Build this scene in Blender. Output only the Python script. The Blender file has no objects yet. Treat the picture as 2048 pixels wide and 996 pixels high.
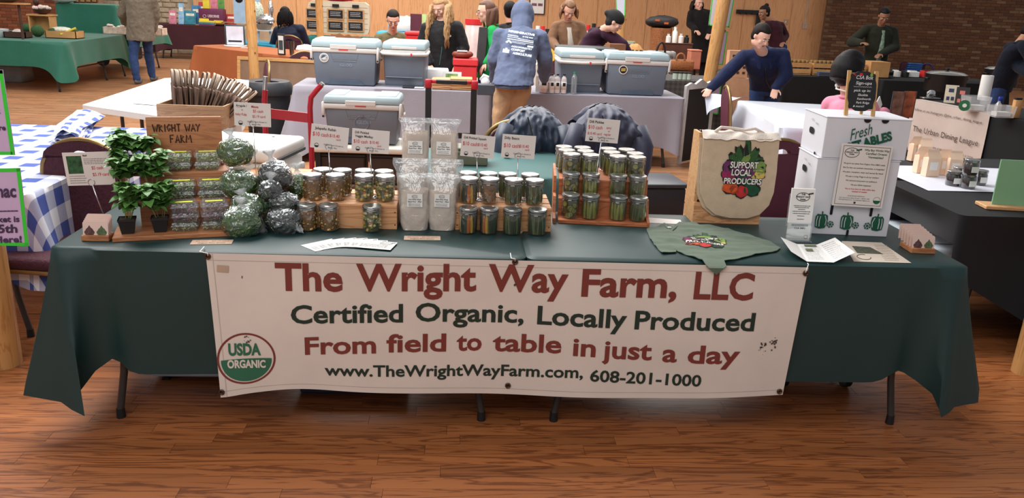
import bpy, bmesh, math, random
from mathutils import Vector as V, Matrix as MX, noise
S = bpy.context.scene
COL = S.collection
PI = math.pi
# ---------------- camera, world, lights, exposure ----------------
FPX, CX, CD, CH, YAW, PIT, ROL = 1633.0, -.264, 2.932, 1.689, .07, .302, .043
F_ = V((math.sin(YAW)*math.cos(PIT), math.cos(YAW)*math.cos(PIT), -math.sin(PIT)))
R0 = V((math.cos(YAW), -math.sin(YAW), 0)); U0 = R0.cross(F_)
R_ = R0*math.cos(ROL)+U0*math.sin(ROL); U_ = -R0*math.sin(ROL)+U0*math.cos(ROL)
CAMP = V((CX, -CD, CH))
cam = bpy.data.cameras.new('camera'); co = bpy.data.objects.new('camera', cam); COL.objects.link(co)
cam.sensor_width = 36; cam.lens = FPX/2048*36; cam.clip_end = 100
mw = MX.Identity(4)
for i in range(3): mw[i][0] = R_[i]; mw[i][1] = U_[i]; mw[i][2] = -F_[i]; mw[i][3] = CAMP[i]
co.matrix_world = mw; S.camera = co
S.view_settings.view_transform = 'Standard'; S.view_settings.look = 'None'
S.view_settings.exposure = 0.06; S.view_settings.gamma = 1.0; S.view_settings.use_curve_mapping = False
w = bpy.data.worlds.new('world'); S.world = w; w.use_nodes = True
bg = w.node_tree.nodes['Background']; bg.inputs[0].default_value = (.95, .95, 1, 1); bg.inputs[1].default_value = .34
def area(name, loc, aim, sx, sy, e, col):
    l = bpy.data.lights.new(name, 'AREA'); l.shape = 'RECTANGLE'; l.size = sx; l.size_y = sy; l.energy = e; l.color = col
    o = bpy.data.objects.new(name, l); COL.objects.link(o); o.location = loc
    o.rotation_euler = (V(aim)-V(loc)).to_track_quat('-Z', 'Y').to_euler()
area('skylight', (-2.0, 3.7, 5.0), (-1.5, 3.2, 0), 5.5, 3.5, 640, (1, .99, .97))
area('overhead_light', (.2, 9.0, 4.3), (0, 7.6, 0), 8, 3.5, 430, (1, .96, .9))
area('overhead_light', (-3.0, 14.0, 4.4), (-3.0, 15.2, 0), 7, 2.5, 330, (1, .95, .88))
area('overhead_light', (9.5, 12.0, 4.2), (9.5, 13.6, 0), 6, 2, 55, (1, .84, .66))  # added warm fill that brightens the right brick wall, not a known fixture
area('front_fill', (-1.6, -3.6, 4.2), (-.6, .4, .7), 4.5, 2.5, 125, (1, .95, .9))  # unseen fill added behind the camera to brighten the stall front
area('side_light', (-8.5, 8, 4.2), (-6.5, 9.5, 0), 3, 3, 120, (1, .97, .92))

def at(px, py, z=0.0):                     # the point of the picture that lies on the level z
    d = F_+R_*((px-1024)/FPX)-U_*((py-498)/FPX); return CAMP+d*((z-CH)/d.z)
def ay(px, py, y):                         # ... on the upright plane Y = y
    d = F_+R_*((px-1024)/FPX)-U_*((py-498)/FPX); return CAMP+d*((y+CD)/d.y)

# ---------------- materials ----------------
def lin(c):
    return tuple(((x/255)/12.92 if x/255 <= .04045 else ((x/255+.055)/1.055)**2.4) for x in c)
MATS = {}
def mat(name, c=(128, 128, 128), rough=.6, metal=0, var=.12, sc=8, bump=0, bsc=60, spec=.5, alpha=1, trans=0, ior=1.45, coat=0, emit=0, stretch=None, sheen=0):
    if name in MATS: return MATS[name]
    m = bpy.data.materials.new(name); MATS[name] = m; m.use_nodes = True
    nt = m.node_tree; b = nt.nodes['Principled BSDF']; L = nt.links.new
    l = lin(c); b.inputs['Roughness'].default_value = rough; b.inputs['Metallic'].default_value = metal
    b.inputs['Specular IOR Level'].default_value = spec; b.inputs['IOR'].default_value = ior
    b.inputs['Coat Weight'].default_value = coat; b.inputs['Sheen Weight'].default_value = sheen
    b.inputs['Transmission Weight'].default_value = trans; b.inputs['Alpha'].default_value = alpha
    if emit:
        b.inputs['Emission Color'].default_value = (*l, 1); b.inputs['Emission Strength'].default_value = emit
    tc = nt.nodes.new('ShaderNodeTexCoord'); mp = nt.nodes.new('ShaderNodeMapping'); L(tc.outputs['Object'], mp.inputs[0])
    if stretch: mp.inputs['Scale'].default_value = stretch
    n = nt.nodes.new('ShaderNodeTexNoise'); n.inputs['Scale'].default_value = sc; n.inputs['Detail'].default_value = 4; L(mp.outputs[0], n.inputs[0])
    r = nt.nodes.new('ShaderNodeValToRGB'); e = r.color_ramp.elements
    e[0].position = .3; e[1].position = .7
    e[0].color = (*[x*(1-var) for x in l], 1); e[1].color = (*[min(1, x*(1+var)) for x in l], 1)
    L(n.outputs[0], r.inputs[0]); L(r.outputs[0], b.inputs['Base Color'])
    if bump:
        n2 = nt.nodes.new('ShaderNodeTexNoise'); n2.inputs['Scale'].default_value = bsc; n2.inputs['Detail'].default_value = 3; L(mp.outputs[0], n2.inputs[0])
        bp = nt.nodes.new('ShaderNodeBump'); bp.inputs['Strength'].default_value = bump; bp.inputs['Distance'].default_value = .01
        L(n2.outputs[0], bp.inputs['Height']); L(bp.outputs[0], b.inputs['Normal'])
    return m
def wood(name, c, c2, rough=.45, sc=3, stretch=(1, 14, 14), world=False, rnd=False, brick=False, bump=.05):
    if name in MATS: return MATS[name]
    m = bpy.data.materials.new(name); MATS[name] = m; m.use_nodes = True
    nt = m.node_tree; b = nt.nodes['Principled BSDF']; L = nt.links.new; N = nt.nodes.new
    b.inputs['Roughness'].default_value = rough
    tc = N('ShaderNodeTexCoord'); src = tc.outputs['Object']
    if world: g = N('ShaderNodeNewGeometry'); src = g.outputs['Position']
    if rnd or brick:
        if rnd == 'obj': o = N('ShaderNodeObjectInfo'); rv = o.outputs['Random']
        elif rnd == 'attr': o = N('ShaderNodeAttribute'); o.attribute_name = 'rnd'; rv = o.outputs['Fac']
        else:
            o = N('ShaderNodeTexBrick'); o.inputs['Scale'].default_value = 1; o.inputs['Brick Width'].default_value = .8; o.inputs['Row Height'].default_value = .075
            o.inputs['Mortar Size'].default_value = .0008; o.offset = .37; o.inputs['Color1'].default_value = (0, 0, 0, 1); o.inputs['Color2'].default_value = (1, 1, 1, 1); o.inputs['Mortar'].default_value = (0, 0, 0, 1)
            L(src, o.inputs['Vector']); rv = o.outputs['Color']
        mu = N('ShaderNodeVectorMath'); mu.operation = 'MULTIPLY_ADD'; mu.inputs[1].default_value = (1, 1, 1)
        cb = N('ShaderNodeCombineXYZ'); ml = N('ShaderNodeMath'); ml.operation = 'MULTIPLY'; ml.inputs[1].default_value = 37; L(rv, ml.inputs[0])
        L(ml.outputs[0], cb.inputs[0]); L(ml.outputs[0], cb.inputs[2]); L(src, mu.inputs[0]); L(cb.outputs[0], mu.inputs[2]); src = mu.outputs[0]
    mp = N('ShaderNodeMapping'); mp.inputs['Scale'].default_value = stretch; L(src, mp.inputs[0])
    n = N('ShaderNodeTexNoise'); n.inputs['Scale'].default_value = sc; n.inputs['Detail'].default_value = 6; n.inputs['Distortion'].default_value = 1.2; L(mp.outputs[0], n.inputs[0])
    wv = N('ShaderNodeMath'); wv.operation = 'MULTIPLY'; wv.inputs[1].default_value = 34; L(n.outputs[0], wv.inputs[0])
    si = N('ShaderNodeMath'); si.operation = 'SINE'; L(wv.outputs[0], si.inputs[0])
    r = N('ShaderNodeValToRGB'); e = r.color_ramp.elements; e[0].position = .0; e[1].position = .38
    e[0].color = (*lin(c2), 1); e[1].color = (*lin(c), 1)
    mr = N('ShaderNodeMapRange'); mr.inputs[1].default_value = -1; L(si.outputs[0], mr.inputs[0]); L(mr.outputs[0], r.inputs[0]); out = r.outputs[0]
    if rnd or brick:
        hv = N('ShaderNodeHueSaturation'); L(out, hv.inputs['Color']); m2 = N('ShaderNodeMapRange'); L(rv, m2.inputs[0]); m2.inputs[3].default_value = .78; m2.inputs[4].default_value = 1.16
        L(m2.outputs[0], hv.inputs['Value']); out = hv.outputs[0]
    L(out, b.inputs['Base Color'])
    bp = N('ShaderNodeBump'); bp.inputs['Strength'].default_value = bump; bp.inputs['Distance'].default_value = .005; L(n.outputs[0], bp.inputs['Height']); L(bp.outputs[0], b.inputs['Normal'])
    return m

def clearm(name, base=.05, edge=.5, rough=.08, haze=.03, bump=0, bsc=20, tint=(250, 252, 252)):
    m = bpy.data.materials.new(name); MATS[name] = m; m.use_nodes = True; nt = m.node_tree; L = nt.links.new; N = nt.nodes.new
    nt.nodes.remove(nt.nodes['Principled BSDF']); out = nt.nodes['Material Output']
    tr = N('ShaderNodeBsdfTransparent'); tr.inputs[0].default_value = (*lin(tint), 1); gl = N('ShaderNodeBsdfGlossy'); gl.inputs[0].default_value = (.95, .97, 1, 1); gl.inputs['Roughness'].default_value = rough
    df = N('ShaderNodeBsdfDiffuse'); df.inputs[0].default_value = (.9, .92, .94, 1)
    lw = N('ShaderNodeLayerWeight'); lw.inputs[0].default_value = .35; mr = N('ShaderNodeMapRange'); mr.inputs[3].default_value = base; mr.inputs[4].default_value = edge; L(lw.outputs['Facing'], mr.inputs[0])
    m1 = N('ShaderNodeMixShader'); L(mr.outputs[0], m1.inputs[0]); L(tr.outputs[0], m1.inputs[1]); L(gl.outputs[0], m1.inputs[2])
    m2 = N('ShaderNodeMixShader'); m2.inputs[0].default_value = haze; L(m1.outputs[0], m2.inputs[1]); L(df.outputs[0], m2.inputs[2]); L(m2.outputs[0], out.inputs[0])
    if bump:
        tc = N('ShaderNodeTexCoord'); n2 = N('ShaderNodeTexNoise'); n2.inputs['Scale'].default_value = bsc; n2.inputs['Detail'].default_value = 2; n2.inputs['Distortion'].default_value = 1.5; L(tc.outputs['Object'], n2.inputs[0])
        bp = N('ShaderNodeBump'); bp.inputs['Strength'].default_value = bump; bp.inputs['Distance'].default_value = .02; L(n2.outputs[0], bp.inputs['Height']); L(bp.outputs[0], gl.inputs['Normal']); L(bp.outputs[0], lw.inputs['Normal'])
    return m

# ---------------- mesh builder ----------------
_tc = {}
def glyphs(s, shear=0, bold=0):
    k = (s, shear, bold)
    if k not in _tc:
        c = bpy.data.curves.new('t', 'FONT'); c.body = s; c.shear = shear; c.offset = bold; c.resolution_u = 3
        o = bpy.data.objects.new('t', c); me = o.to_mesh()
        vs = [v.co.copy() for v in me.vertices]; fs = [tuple(p.vertices) for p in me.polygons]; o.to_mesh_clear(); bpy.data.objects.remove(o); bpy.data.curves.remove(c)
        x0 = min(v.x for v in vs); x1 = max(v.x for v in vs)
        _tc[k] = ([V((v.x-x0, v.y, 0)) for v in vs], fs, x1-x0)
    return _tc[k]
class MB:
    def __init__(s): s.v = []; s.f = []; s.m = []; s.T = MX.Identity(4); s.mi = 0
    def add(s, vs, fs, mi=None):
        b = len(s.v); s.v += [s.T @ V(v) for v in vs]; s.f += [tuple(b+i for i in f) for f in fs]; s.m += [s.mi if mi is None else mi]*len(fs); return s
    def box(s, x0, x1, y0, y1, z0, z1, b=0, seg=1, mi=None):
        if b <= 0:
            return s.add([(x, y, z) for z in (z0, z1) for y in (y0, y1) for x in (x0, x1)], [(0, 2, 3, 1), (4, 5, 7, 6), (0, 1, 5, 4), (2, 6, 7, 3), (0, 4, 6, 2), (1, 3, 7, 5)], mi)
        bm = bmesh.new(); bmesh.ops.create_cube(bm, size=1)
        for v in bm.verts: v.co = V(((x0+x1)/2+v.co.x*(x1-x0), (y0+y1)/2+v.co.y*(y1-y0), (z0+z1)/2+v.co.z*(z1-z0)))
        bmesh.ops.bevel(bm, geom=bm.edges[:], offset=b, segments=seg, affect='EDGES', profile=.5); bm.verts.index_update()
        s.add([v.co for v in bm.verts], [tuple(v.index for v in f.verts) for f in bm.faces], mi); bm.free(); return s
    def cyl(s, p0, p1, r0, r1=None, n=14, cap=True, mi=None): return s.tube([p0, p1], [r0, r0 if r1 is None else r1], n, cap, mi)
    def tube(s, pts, r, n=8, cap=True, mi=None, closed=False):
        pts = [V(p) for p in pts]; k = len(pts); rs = r if isinstance(r, (list, tuple)) else [r]*k
        t0 = (pts[1]-pts[0]).normalized(); a = V((0, 0, 1)) if abs(t0.z) < .9 else V((1, 0, 0)); u = t0.cross(a).normalized(); vs = []
        for i, p in enumerate(pts):
            if closed: t = (pts[(i+1) % k]-pts[i-1])
            else: t = (pts[min(i+1, k-1)]-pts[max(i-1, 0)])
            if t.length < 1e-9: t = t0
            t = t.normalized(); u = (u-t*u.dot(t)).normalized(); w_ = t.cross(u)
            vs += [p+(u*math.cos(2*PI*j/n)+w_*math.sin(2*PI*j/n))*rs[i] for j in range(n)]
        fs = [(i*n+j, i*n+(j+1) % n, (i+1)*n+(j+1) % n, (i+1)*n+j) for i in range(k-1) for j in range(n)]
        if closed: fs += [((k-1)*n+j, (k-1)*n+(j+1) % n, (j+1) % n, j) for j in range(n)]
        elif cap: fs += [tuple(range(n))[::-1], tuple((k-1)*n+j for j in range(n))]
        return s.add(vs, fs, mi)
    def lathe(s, pr, n=24, c=(0, 0, 0), sx=1, sy=1, mi=None):
        c = V(c); vs = []; k = len(pr)
        for r, z in pr: vs += [c+V((sx*r*math.cos(2*PI*j/n), sy*r*math.sin(2*PI*j/n), z)) for j in range(n)]
        fs = [(i*n+j, i*n+(j+1) % n, (i+1)*n+(j+1) % n, (i+1)*n+j) for i in range(k-1) for j in range(n)]
        if pr[0][0] > 1e-6: fs.append(tuple(range(n))[::-1])
        if pr[-1][0] > 1e-6: fs.append(tuple((k-1)*n+j for j in range(n)))
        return s.add(vs, fs, mi)
    def ell(s, c, r, n=16, m=10, mi=None, rot=None, fn=None):
        r = (r, r, r) if isinstance(r, (int, float)) else r; vs = []; c = V(c)
        for i in range(m+1):
            a = PI*i/m
            for j in range(n):
                d = V((math.sin(a)*math.cos(2*PI*j/n), math.sin(a)*math.sin(2*PI*j/n), -math.cos(a)))
                q = V((d.x*r[0], d.y*r[1], d.z*r[2]))
                if fn: q = q*fn(d)
                if rot: q = rot @ q
                vs.append(c+q)
        return s.add(vs, [(i*n+j, i*n+(j+1) % n, (i+1)*n+(j+1) % n, (i+1)*n+j) for i in range(m) for j in range(n)], mi)
    def prism(s, o, z0, z1, mi=None):           # outline in xy, extruded in z
        n = len(o); return s.add([(x, y, z0) for x, y in o]+[(x, y, z1) for x, y in o], [tuple(range(n))[::-1], tuple(range(n, 2*n))]+[(i, (i+1) % n, n+(i+1) % n, n+i) for i in range(n)], mi)
    def slab(s, o, y0, y1, mi=None):            # outline in xz, extruded in y
        T = s.T; s.T = T @ MX.Rotation(PI/2, 4, 'X'); s.prism(o, -y1, -y0, mi); s.T = T; return s
    def grid(s, nu, nv, fn, mi=None):
        return s.add([fn(i/nu, j/nv) for j in range(nv+1) for i in range(nu+1)], [(j*(nu+1)+i, j*(nu+1)+i+1, (j+1)*(nu+1)+i+1, (j+1)*(nu+1)+i) for j in range(nv) for i in range(nu)], mi)
    def quad(s, a, b, c, d, mi=None): return s.add([a, b, c, d], [(0, 1, 2, 3)], mi)
    def text(s, st, o, x=(1, 0, 0), y=(0, 0, 1), size=.05, width=None, align='L', shear=0, bold=0, mi=None, fn=None):
        vs, fs, wd = glyphs(st, shear, bold); o = V(o); x = V(x); y = V(y); k = size; kx = (width/wd if width else k)
        off = {'L': 0, 'C': -wd*kx/2, 'R': -wd*kx}[align]
        q = [o+x*(v.x*kx+off)+y*(v.y*k) for v in vs]
        if fn: q = [fn(p) for p in q]
        return s.add(q, fs, mi)
    def lines(s, o, x, y, w, h, n, size=.6, mi=None, rnd=None):   # rows of illegible print
        o = V(o); x = V(x); y = V(y); rr = rnd or random.Random(n)
        for i in range(n):
            k = 0
            while k < w*.93:
                l = min(rr.uniform(.03, .12)*w, w-k); a = o+x*k-y*(h*(i+.5)/n); t = y*(h/n*size*.3)
                s.add([a-t, a+x*l-t, a+x*l+t, a+t], [(0, 1, 2, 3)], mi); k += l+w*.02
        return s
    def build(s, name, m, parent=None, smooth=None, mods=None, kind=None, loc=None):
        me = bpy.data.meshes.new(name); me.from_pydata([tuple(v) for v in s.v], [], s.f); me.validate()
        for mm in (m if isinstance(m, (list, tuple)) else [m]): me.materials.append(mm)
        if len(me.polygons) == len(s.m): me.polygons.foreach_set('material_index', s.m)
        if smooth:
            me.polygons.foreach_set('use_smooth', [True]*len(me.polygons))
            if smooth is not True: me.set_sharp_from_angle(angle=math.radians(smooth))
        me.update(); o = bpy.data.objects.new(name, me); COL.objects.link(o)
        if parent: o.parent = parent
        if kind: o['kind'] = kind
        if loc: o.location = loc
        return o
def tag(o, label, cat, group=None):
    o['label'] = label; o['category'] = cat
    if group: o['group'] = group
    return o
def thing(name, label, cat, loc=(0, 0, 0), rz=0, group=None, rot=None):
    o = bpy.data.objects.new(name, None); COL.objects.link(o); o.location = loc; o.rotation_euler = rot or (0, 0, rz); o.empty_display_size = .1
    return tag(o, label, cat, group)
def dup(r0, loc, rz=None, label=None, group=None, rot=None):
    r = r0.copy(); COL.objects.link(r); r.location = loc
    if rz is not None: r.rotation_euler = (0, 0, rz)
    if rot: r.rotation_euler = rot
    if label: r['label'] = label
    if group: r['group'] = group
    for ch in KIDS(r0):
        c = ch.copy(); COL.objects.link(c); c.parent = r
        for g in KIDS(ch):
            d = g.copy(); COL.objects.link(d); d.parent = c
    return r
def KIDS(o): return [c for c in COL.objects if c.parent == o]
def struct(o): o['kind'] = 'structure'; return o

# ---------------- common materials ----------------
wht = mat('white_plastic', (236, 234, 228), .45, var=.03)
paper = mat('paper', (232, 230, 226), .6, var=.02); lam = mat('laminated_card', (222, 214, 208), .22, var=.03)
ink = mat('black_ink', (28, 28, 30), .7, var=.02); redink = mat('red_ink', (196, 40, 52), .6, var=.05); greyink = mat('grey_ink', (110, 108, 108), .7, var=.02)
blackp = mat('black_plastic', (26, 26, 28), .5, var=.1); greyp = mat('grey_steel', (84, 84, 86), .4, .5, var=.1)
chrome = mat('chrome', (200, 200, 205), .18, 1, var=.04); darkm = mat('dark_steel', (52, 50, 48), .4, .6)
tan_w = wood('pale_plywood', (206, 160, 112), (188, 140, 94), .55, 2, (1.5, 10, 10)); tan_v = wood('display_wood', (180, 120, 78), (158, 100, 64), .5, 2, (1.2, 12, 12))
pinew = wood('pine', (212, 158, 112), (186, 128, 84), .6, 2, (1.2, 12, 12)); cedar = wood('cedar', (186, 112, 70), (160, 88, 52), .55, 2, (1.2, 12, 12))
postw = wood('varnished_post', (200, 150, 92), (180, 128, 72), .4, 2, (12, 12, 1))
gold = mat('gold_frame', (150, 122, 78), .35, .7); maroon = mat('maroon_fabric', (70, 32, 44), .85, bump=.4, bsc=90, var=.25, sc=70)
# ---------------- setting: floor, walls ----------------
flo = wood('oak_floor_far', (182, 130, 92), (154, 104, 70), .34, 1.6, (.9, 11, 11), world=True, brick=True)
plo = wood('oak_plank', (170, 104, 60), (124, 70, 38), .36, 1.5, (.9, 12, 12), world=True, rnd='obj', bump=.03)
pla = wood('oak_plank_joined', (174, 116, 76), (140, 88, 54), .36, 1.5, (.9, 12, 12), world=True, rnd='attr', bump=.03)
FL0 = 4.0
f = MB().box(-14, 16, -4, FL0, -.06, -.014).box(-14, 16, FL0, 19, -.06, 0).build('floor', [flo]); struct(f)
pm = bpy.data.meshes.new('plank'); b_ = MB().box(0, 1, 0, .0742, -.014, 0); pm.from_pydata([tuple(v) for v in b_.v], [], b_.f); pm.materials.append(plo)
rr = random.Random(3); cnt = 0; st = MB(); srn = []
def row(y, k):
    global cnt
    d = y+CD; half = max(.7*d, 1)*1.12+.3; xx = CX+.07*d-half-rr.random()*.9; end = CX+.07*d+half
    while xx < end:
        L = rr.choice([.35, .5, .62, .8, .95, 1.1, 1.3])
        if cnt < 296:
            o = bpy.data.objects.new('plank', pm); COL.objects.link(o); o.parent = f; o.location = (xx, y, 0); o.scale = (L-.0012, 1, 1); cnt += 1
        else:
            st.box(xx, xx+L-.0012, y, y+.0742, -.014, -.0006+.0006*rr.random()); srn.extend([rr.random()]*6)
        xx += L
y = -1.98; k = 0
while y < FL0-.07: row(y, k); y += .075; k += 1
so = st.build('plank', pla, f, kind='stuff'); a_ = so.data.attributes.new('rnd', 'FLOAT', 'FACE'); a_.data.foreach_set('value', srn)
# back wall of veneer panels
ven = wood('veneer_panel', (220, 166, 118), (206, 150, 102), .45, 1.2, (9, 9, .6))
wb = struct(MB().box(-6.6, 8.45, 17.56, 17.8, 0, 5).build('wall_back', mat('wall_core', (120, 84, 56))))
x = -6.6; cm = MB().box(.004, 1.2-.004, 17.535, 17.56, .12, 5); vm = cm.build('panel', ven, wb); vm.location.x = x
while x < 7.0:
    x += 1.2; o = vm.copy(); COL.objects.link(o); o.location.x = x
struct(MB().box(-6.6, 8.45, 17.51, 17.55, 0, .12).build('baseboard_back', mat('dark_base', (80, 50, 34))))
def brickm(name, c1, c2, c3):
    m = mat(name, c1, .85, var=.2, sc=25, bump=.3, bsc=40); nt = m.node_tree; L = nt.links.new; b = nt.nodes['Principled BSDF']
    at_ = nt.nodes.new('ShaderNodeAttribute'); at_.attribute_name = 'rnd'; oi = nt.nodes.new('ShaderNodeObjectInfo')
    ad = nt.nodes.new('ShaderNodeMath'); ad.operation = 'ADD'; L(at_.outputs['Fac'], ad.inputs[0]); L(oi.outputs['Random'], ad.inputs[1])
    fr = nt.nodes.new('ShaderNodeMath'); fr.operation = 'FRACT'; L(ad.outputs[0], fr.inputs[0])
    r = nt.nodes.new('ShaderNodeValToRGB'); r.color_ramp.interpolation = 'LINEAR'; e = r.color_ramp.elements
    e[0].color = (*lin(c1), 1); e[1].color = (*lin(c3), 1); e[1].position = 1; q = e.new(.8); q.color = (*lin(c2), 1); L(fr.outputs[0], r.inputs[0])
    mx = nt.nodes.new('ShaderNodeMix'); mx.data_type = 'RGBA'; mx.blend_type = 'OVERLAY'; mx.inputs[0].default_value = .4
    L(r.outputs[0], mx.inputs[6]); src = b.inputs['Base Color'].links[0].from_socket; L(src, mx.inputs[7]); L(mx.outputs[2], b.inputs['Base Color']); return m
def brickwall(name, p0, p1, z1, mort, bm_, nmax, zs):
    p0 = V(p0); p1 = V(p1); Ln = (p1-p0).length; ang = math.atan2((p1-p0).y, (p1-p0).x)
    w_ = struct(MB().box(0, Ln, .012, .22, 0, z1).build(name, mort)); w_.location = p0; w_.rotation_euler = (0, 0, ang)
    me = bpy.data.meshes.new('brick'); q = MB().box(0, .203, 0, .02, 0, .057, .004); me.from_pydata([tuple(v) for v in q.v], [], q.f); me.materials.append(bm_)
    cells = []; r = random.Random(5); j = 0; z = .005
    while z < z1-.06:
        x = -.106*(j % 2); 
        while x < Ln-.2:
            cells.append((x, z)); x += .213
        z += .067; j += 1
    cells = [c for c in cells if c[0] >= 0]; cells.sort(key=lambda c: abs(c[1]-zs[0])+max(0, c[0]-zs[1])*3+max(0, zs[2]-c[0])*3)
    s = MB(); rn = []
    for i, (x, z) in enumerate(cells):
        if i < nmax:
            o = bpy.data.objects.new('brick', me); COL.objects.link(o); o.parent = w_; o.location = (x, -r.random()*.005, z)
        else:
            d = -r.random()*.005; s.box(x, x+.203, d, .015, z, z+.057); rn += [r.random()]*6
    if rn:
        so = s.build('brick', bm_, w_, kind='stuff'); a = so.data.attributes.new('rnd', 'FLOAT', 'FACE'); a.data.foreach_set('value', rn)
    return w_
brickwall('wall_left', (-17, 16.6, 0), (-8.35, 16.6, 0), 3.4, mat('mortar', (150, 124, 100), .9), brickm('brick_left', (150, 92, 62), (176, 114, 78), (120, 70, 50)), 290, (1.5, 8.6, 5.0))
brickwall('wall_right', (8.45, 17.0, 0), (19, 14.6, 0), 3.0, mat('mortar2', (104, 82, 62), .9), brickm('brick_right', (96, 62, 44), (116, 80, 56), (138, 112, 88)), 290, (1.2, 8, 0))
stonem = mat('limewashed_stone', (176, 158, 134), .9, var=.3, sc=9, bump=.8, bsc=14)
lw = struct(MB().box(-10.5, -6.6, 17.6, 17.85, 0, 5).build('wall_left.001', mat('lime_mortar', (170, 154, 132))))
r = random.Random(9); sts = [MB() for _ in range(5)]
stm = []
for k in range(5):
    b_ = MB(); w0 = .2+.05*k; b_.box(0, w0, -.03, .04, 0, .105, .02, 2); stm.append((b_.build('stone', stonem, lw, 60), w0))
z = .0
first = set()
while z < 2.6:
    x = -10.3
    while x < -6.9:
        k = r.randrange(5); o, w0 = stm[k]
        if k in first: o = o.copy(); COL.objects.link(o)
        first.add(k); o.location = (x, 17.6, z); x += w0+.015
    z += .118
# ---------------- draped cloths and folding tables ----------------
def perim(W, D, cr, step=.035):
    P = []
    def seg(a, b, n):
        L = (V(b)-V(a)).length; k = max(2, int(L/step))
        for i in range(k): P.append((a[0]+(b[0]-a[0])*i/k, a[1]+(b[1]-a[1])*i/k, n[0], n[1]))
    def arc(cx, cy, a0):
        for i in range(5):
            a = a0+PI/2*i/5; P.append((cx+cr*math.cos(a), cy+cr*math.sin(a), math.cos(a), math.sin(a)))
    seg((cr, 0), (W-cr, 0), (0, -1)); arc(W-cr, cr, -PI/2); seg((W, cr), (W, D-cr), (1, 0)); arc(W-cr, D-cr, 0)
    seg((W-cr, D), (cr, D), (0, 1)); arc(cr, D-cr, PI/2); seg((0, D-cr), (0, cr), (-1, 0)); arc(cr, cr, PI); return P
def cloth(name, label, m, loc, rz, W, D, zt, drop, flare=.1, fold=.012, tail=.14, nf=2.6, cr=.035, group=None, still='', seed=1, dropf=None, th=.0, tw=.22, cornerf=None):
    P = perim(W, D, cr); r = random.Random(seed); ph = [r.random()*6.3 for _ in range(6)]; b = MB(); n = len(P); LV = 12; rings = []; FLT = [[] for _ in range(13)]
    corners = [(0, 0), (W, 0), (W, D), (0, D)]; s = 0
    for i, (x, y, nx, ny) in enumerate(P):
        c = 0
        for kx, ky in corners:
            if ('R' in still and kx > 0) or ('L' in still and kx == 0): continue
            c = max(c, math.exp(-((x-kx)**2+(y-ky)**2)/(tw*tw*.5)))
        s += .035; dead = ('R' in still and nx > .5) or ('L' in still and nx < -.5)
        if dead: dd = drop
        else: dd = drop+tail*c
        if dropf: dd = dropf(x, y, nx, ny, dd)
        wv = math.sin(s*nf+ph[0])*.6+math.sin(s*nf*2.3+ph[1])*.3+math.sin(s*nf*5.1+ph[2])*.15+math.sin(s*17+ph[3])*c*.9
        fx = fy = 0
        if cornerf: fx, fy = cornerf(x, y, nx, ny)
        col = []; fl = []
        for j in range(LV+1):
            t = j/LV; FLT[j].append((x+nx*(dd*max(0, j-1)/(LV-1)-.01), y+ny*(dd*max(0, j-1)/(LV-1)-.01), 0))
            if j == 0: col.append(V((x-nx*.012, y-ny*.012, zt))); continue
            tt = (j-1)/(LV-1); o = .004+(0 if dead else flare*tt**1.2*(.25+1.3*c)+fold*wv*tt**.8*(1+1.2*c))
            col.append(V((x+nx*o+fx*tt, y+ny*o+fy*tt, zt-.008-dd*tt)))
        rings.append(col)
    vs = [rings[i][j] for j in range(LV+1) for i in range(n)]
    fs = [(j*n+i, (j+1)*n+i, (j+1)*n+(i+1) % n, j*n+(i+1) % n) for j in range(LV) for i in range(n)]+[tuple(range(n))]
    b.add(vs, fs); o = b.build(name, m, smooth=60, loc=loc); fa = o.data.attributes.new('flat', 'FLOAT_VECTOR', 'POINT'); fa.data.foreach_set('vector', [q for l in FLT for p_ in l for q in p_]); o.rotation_euler = (0, 0, rz); return tag(o, label, 'tablecloth', group)
legm = mat('table_leg_grey', (70, 70, 70), .4, .4)
def ftable(label, loc, rz, W, D, zt=.735, m=None, group=None, ins=.18, bend=.0, cat='table'):
    t = thing('folding_table', label, cat, loc, rz, group)
    MB().box(.02, W-.02, .02, D-.02, zt-.042, zt, .012, 3).build('tabletop', m or wht, t, 40)
    for sx, xx in ((1, ins), (-1, W-ins)):
        for yy in (.09, D-.09):
            b = MB(); b.tube([(xx, yy, zt-.045), (xx, yy, zt-.35), (xx-sx*.02-bend*sx, yy, .2), (xx-sx*.05-bend*sx, yy, .035)], .0145, 10)
            l = b.build('leg', legm, t, 50); MB().cyl((xx-sx*.05-bend*sx, yy, 0), (xx-sx*.05-bend*sx, yy, .04), .018, .016, 10).build('foot', blackp, l, 50)
        MB().cyl((xx-sx*.018, .09, .3), (xx-sx*.018, D-.09, .3), .011, n=8).build('crossbar', legm, t, 50)
    return t
TW, TD = 1.75, .70
grn = mat('dark_green_cloth', (18, 50, 49), .5, var=.08, sc=3, bump=.03, bsc=400, spec=.6)
ftable('folding table under the dark green cloth at its left half', (-TW, 0, 0), 0, TW, TD, ins=.20)
ftable('folding table under the dark green cloth at its right half', (0.002, 0, 0), 0, TW, TD, ins=.20)
def cfl(x, y, nx, ny):      # the corner cone of the left cloth: a flap swung out to the side and a pleat hanging at the front
    d = math.hypot(x, y)
    if d > .45 or x > TW/2: return 0, 0
    k = math.exp(-(d/.16)**2)
    if abs(nx) > abs(ny): return -.035*k, -.02*k
    return (.10*math.exp(-((d-.03)/.05)**2)-.03*math.exp(-((d-.12)/.04)**2)), -.05*math.exp(-((d-.07)/.05)**2)+.05*math.exp(-((d-.17)/.05)**2)
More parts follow.
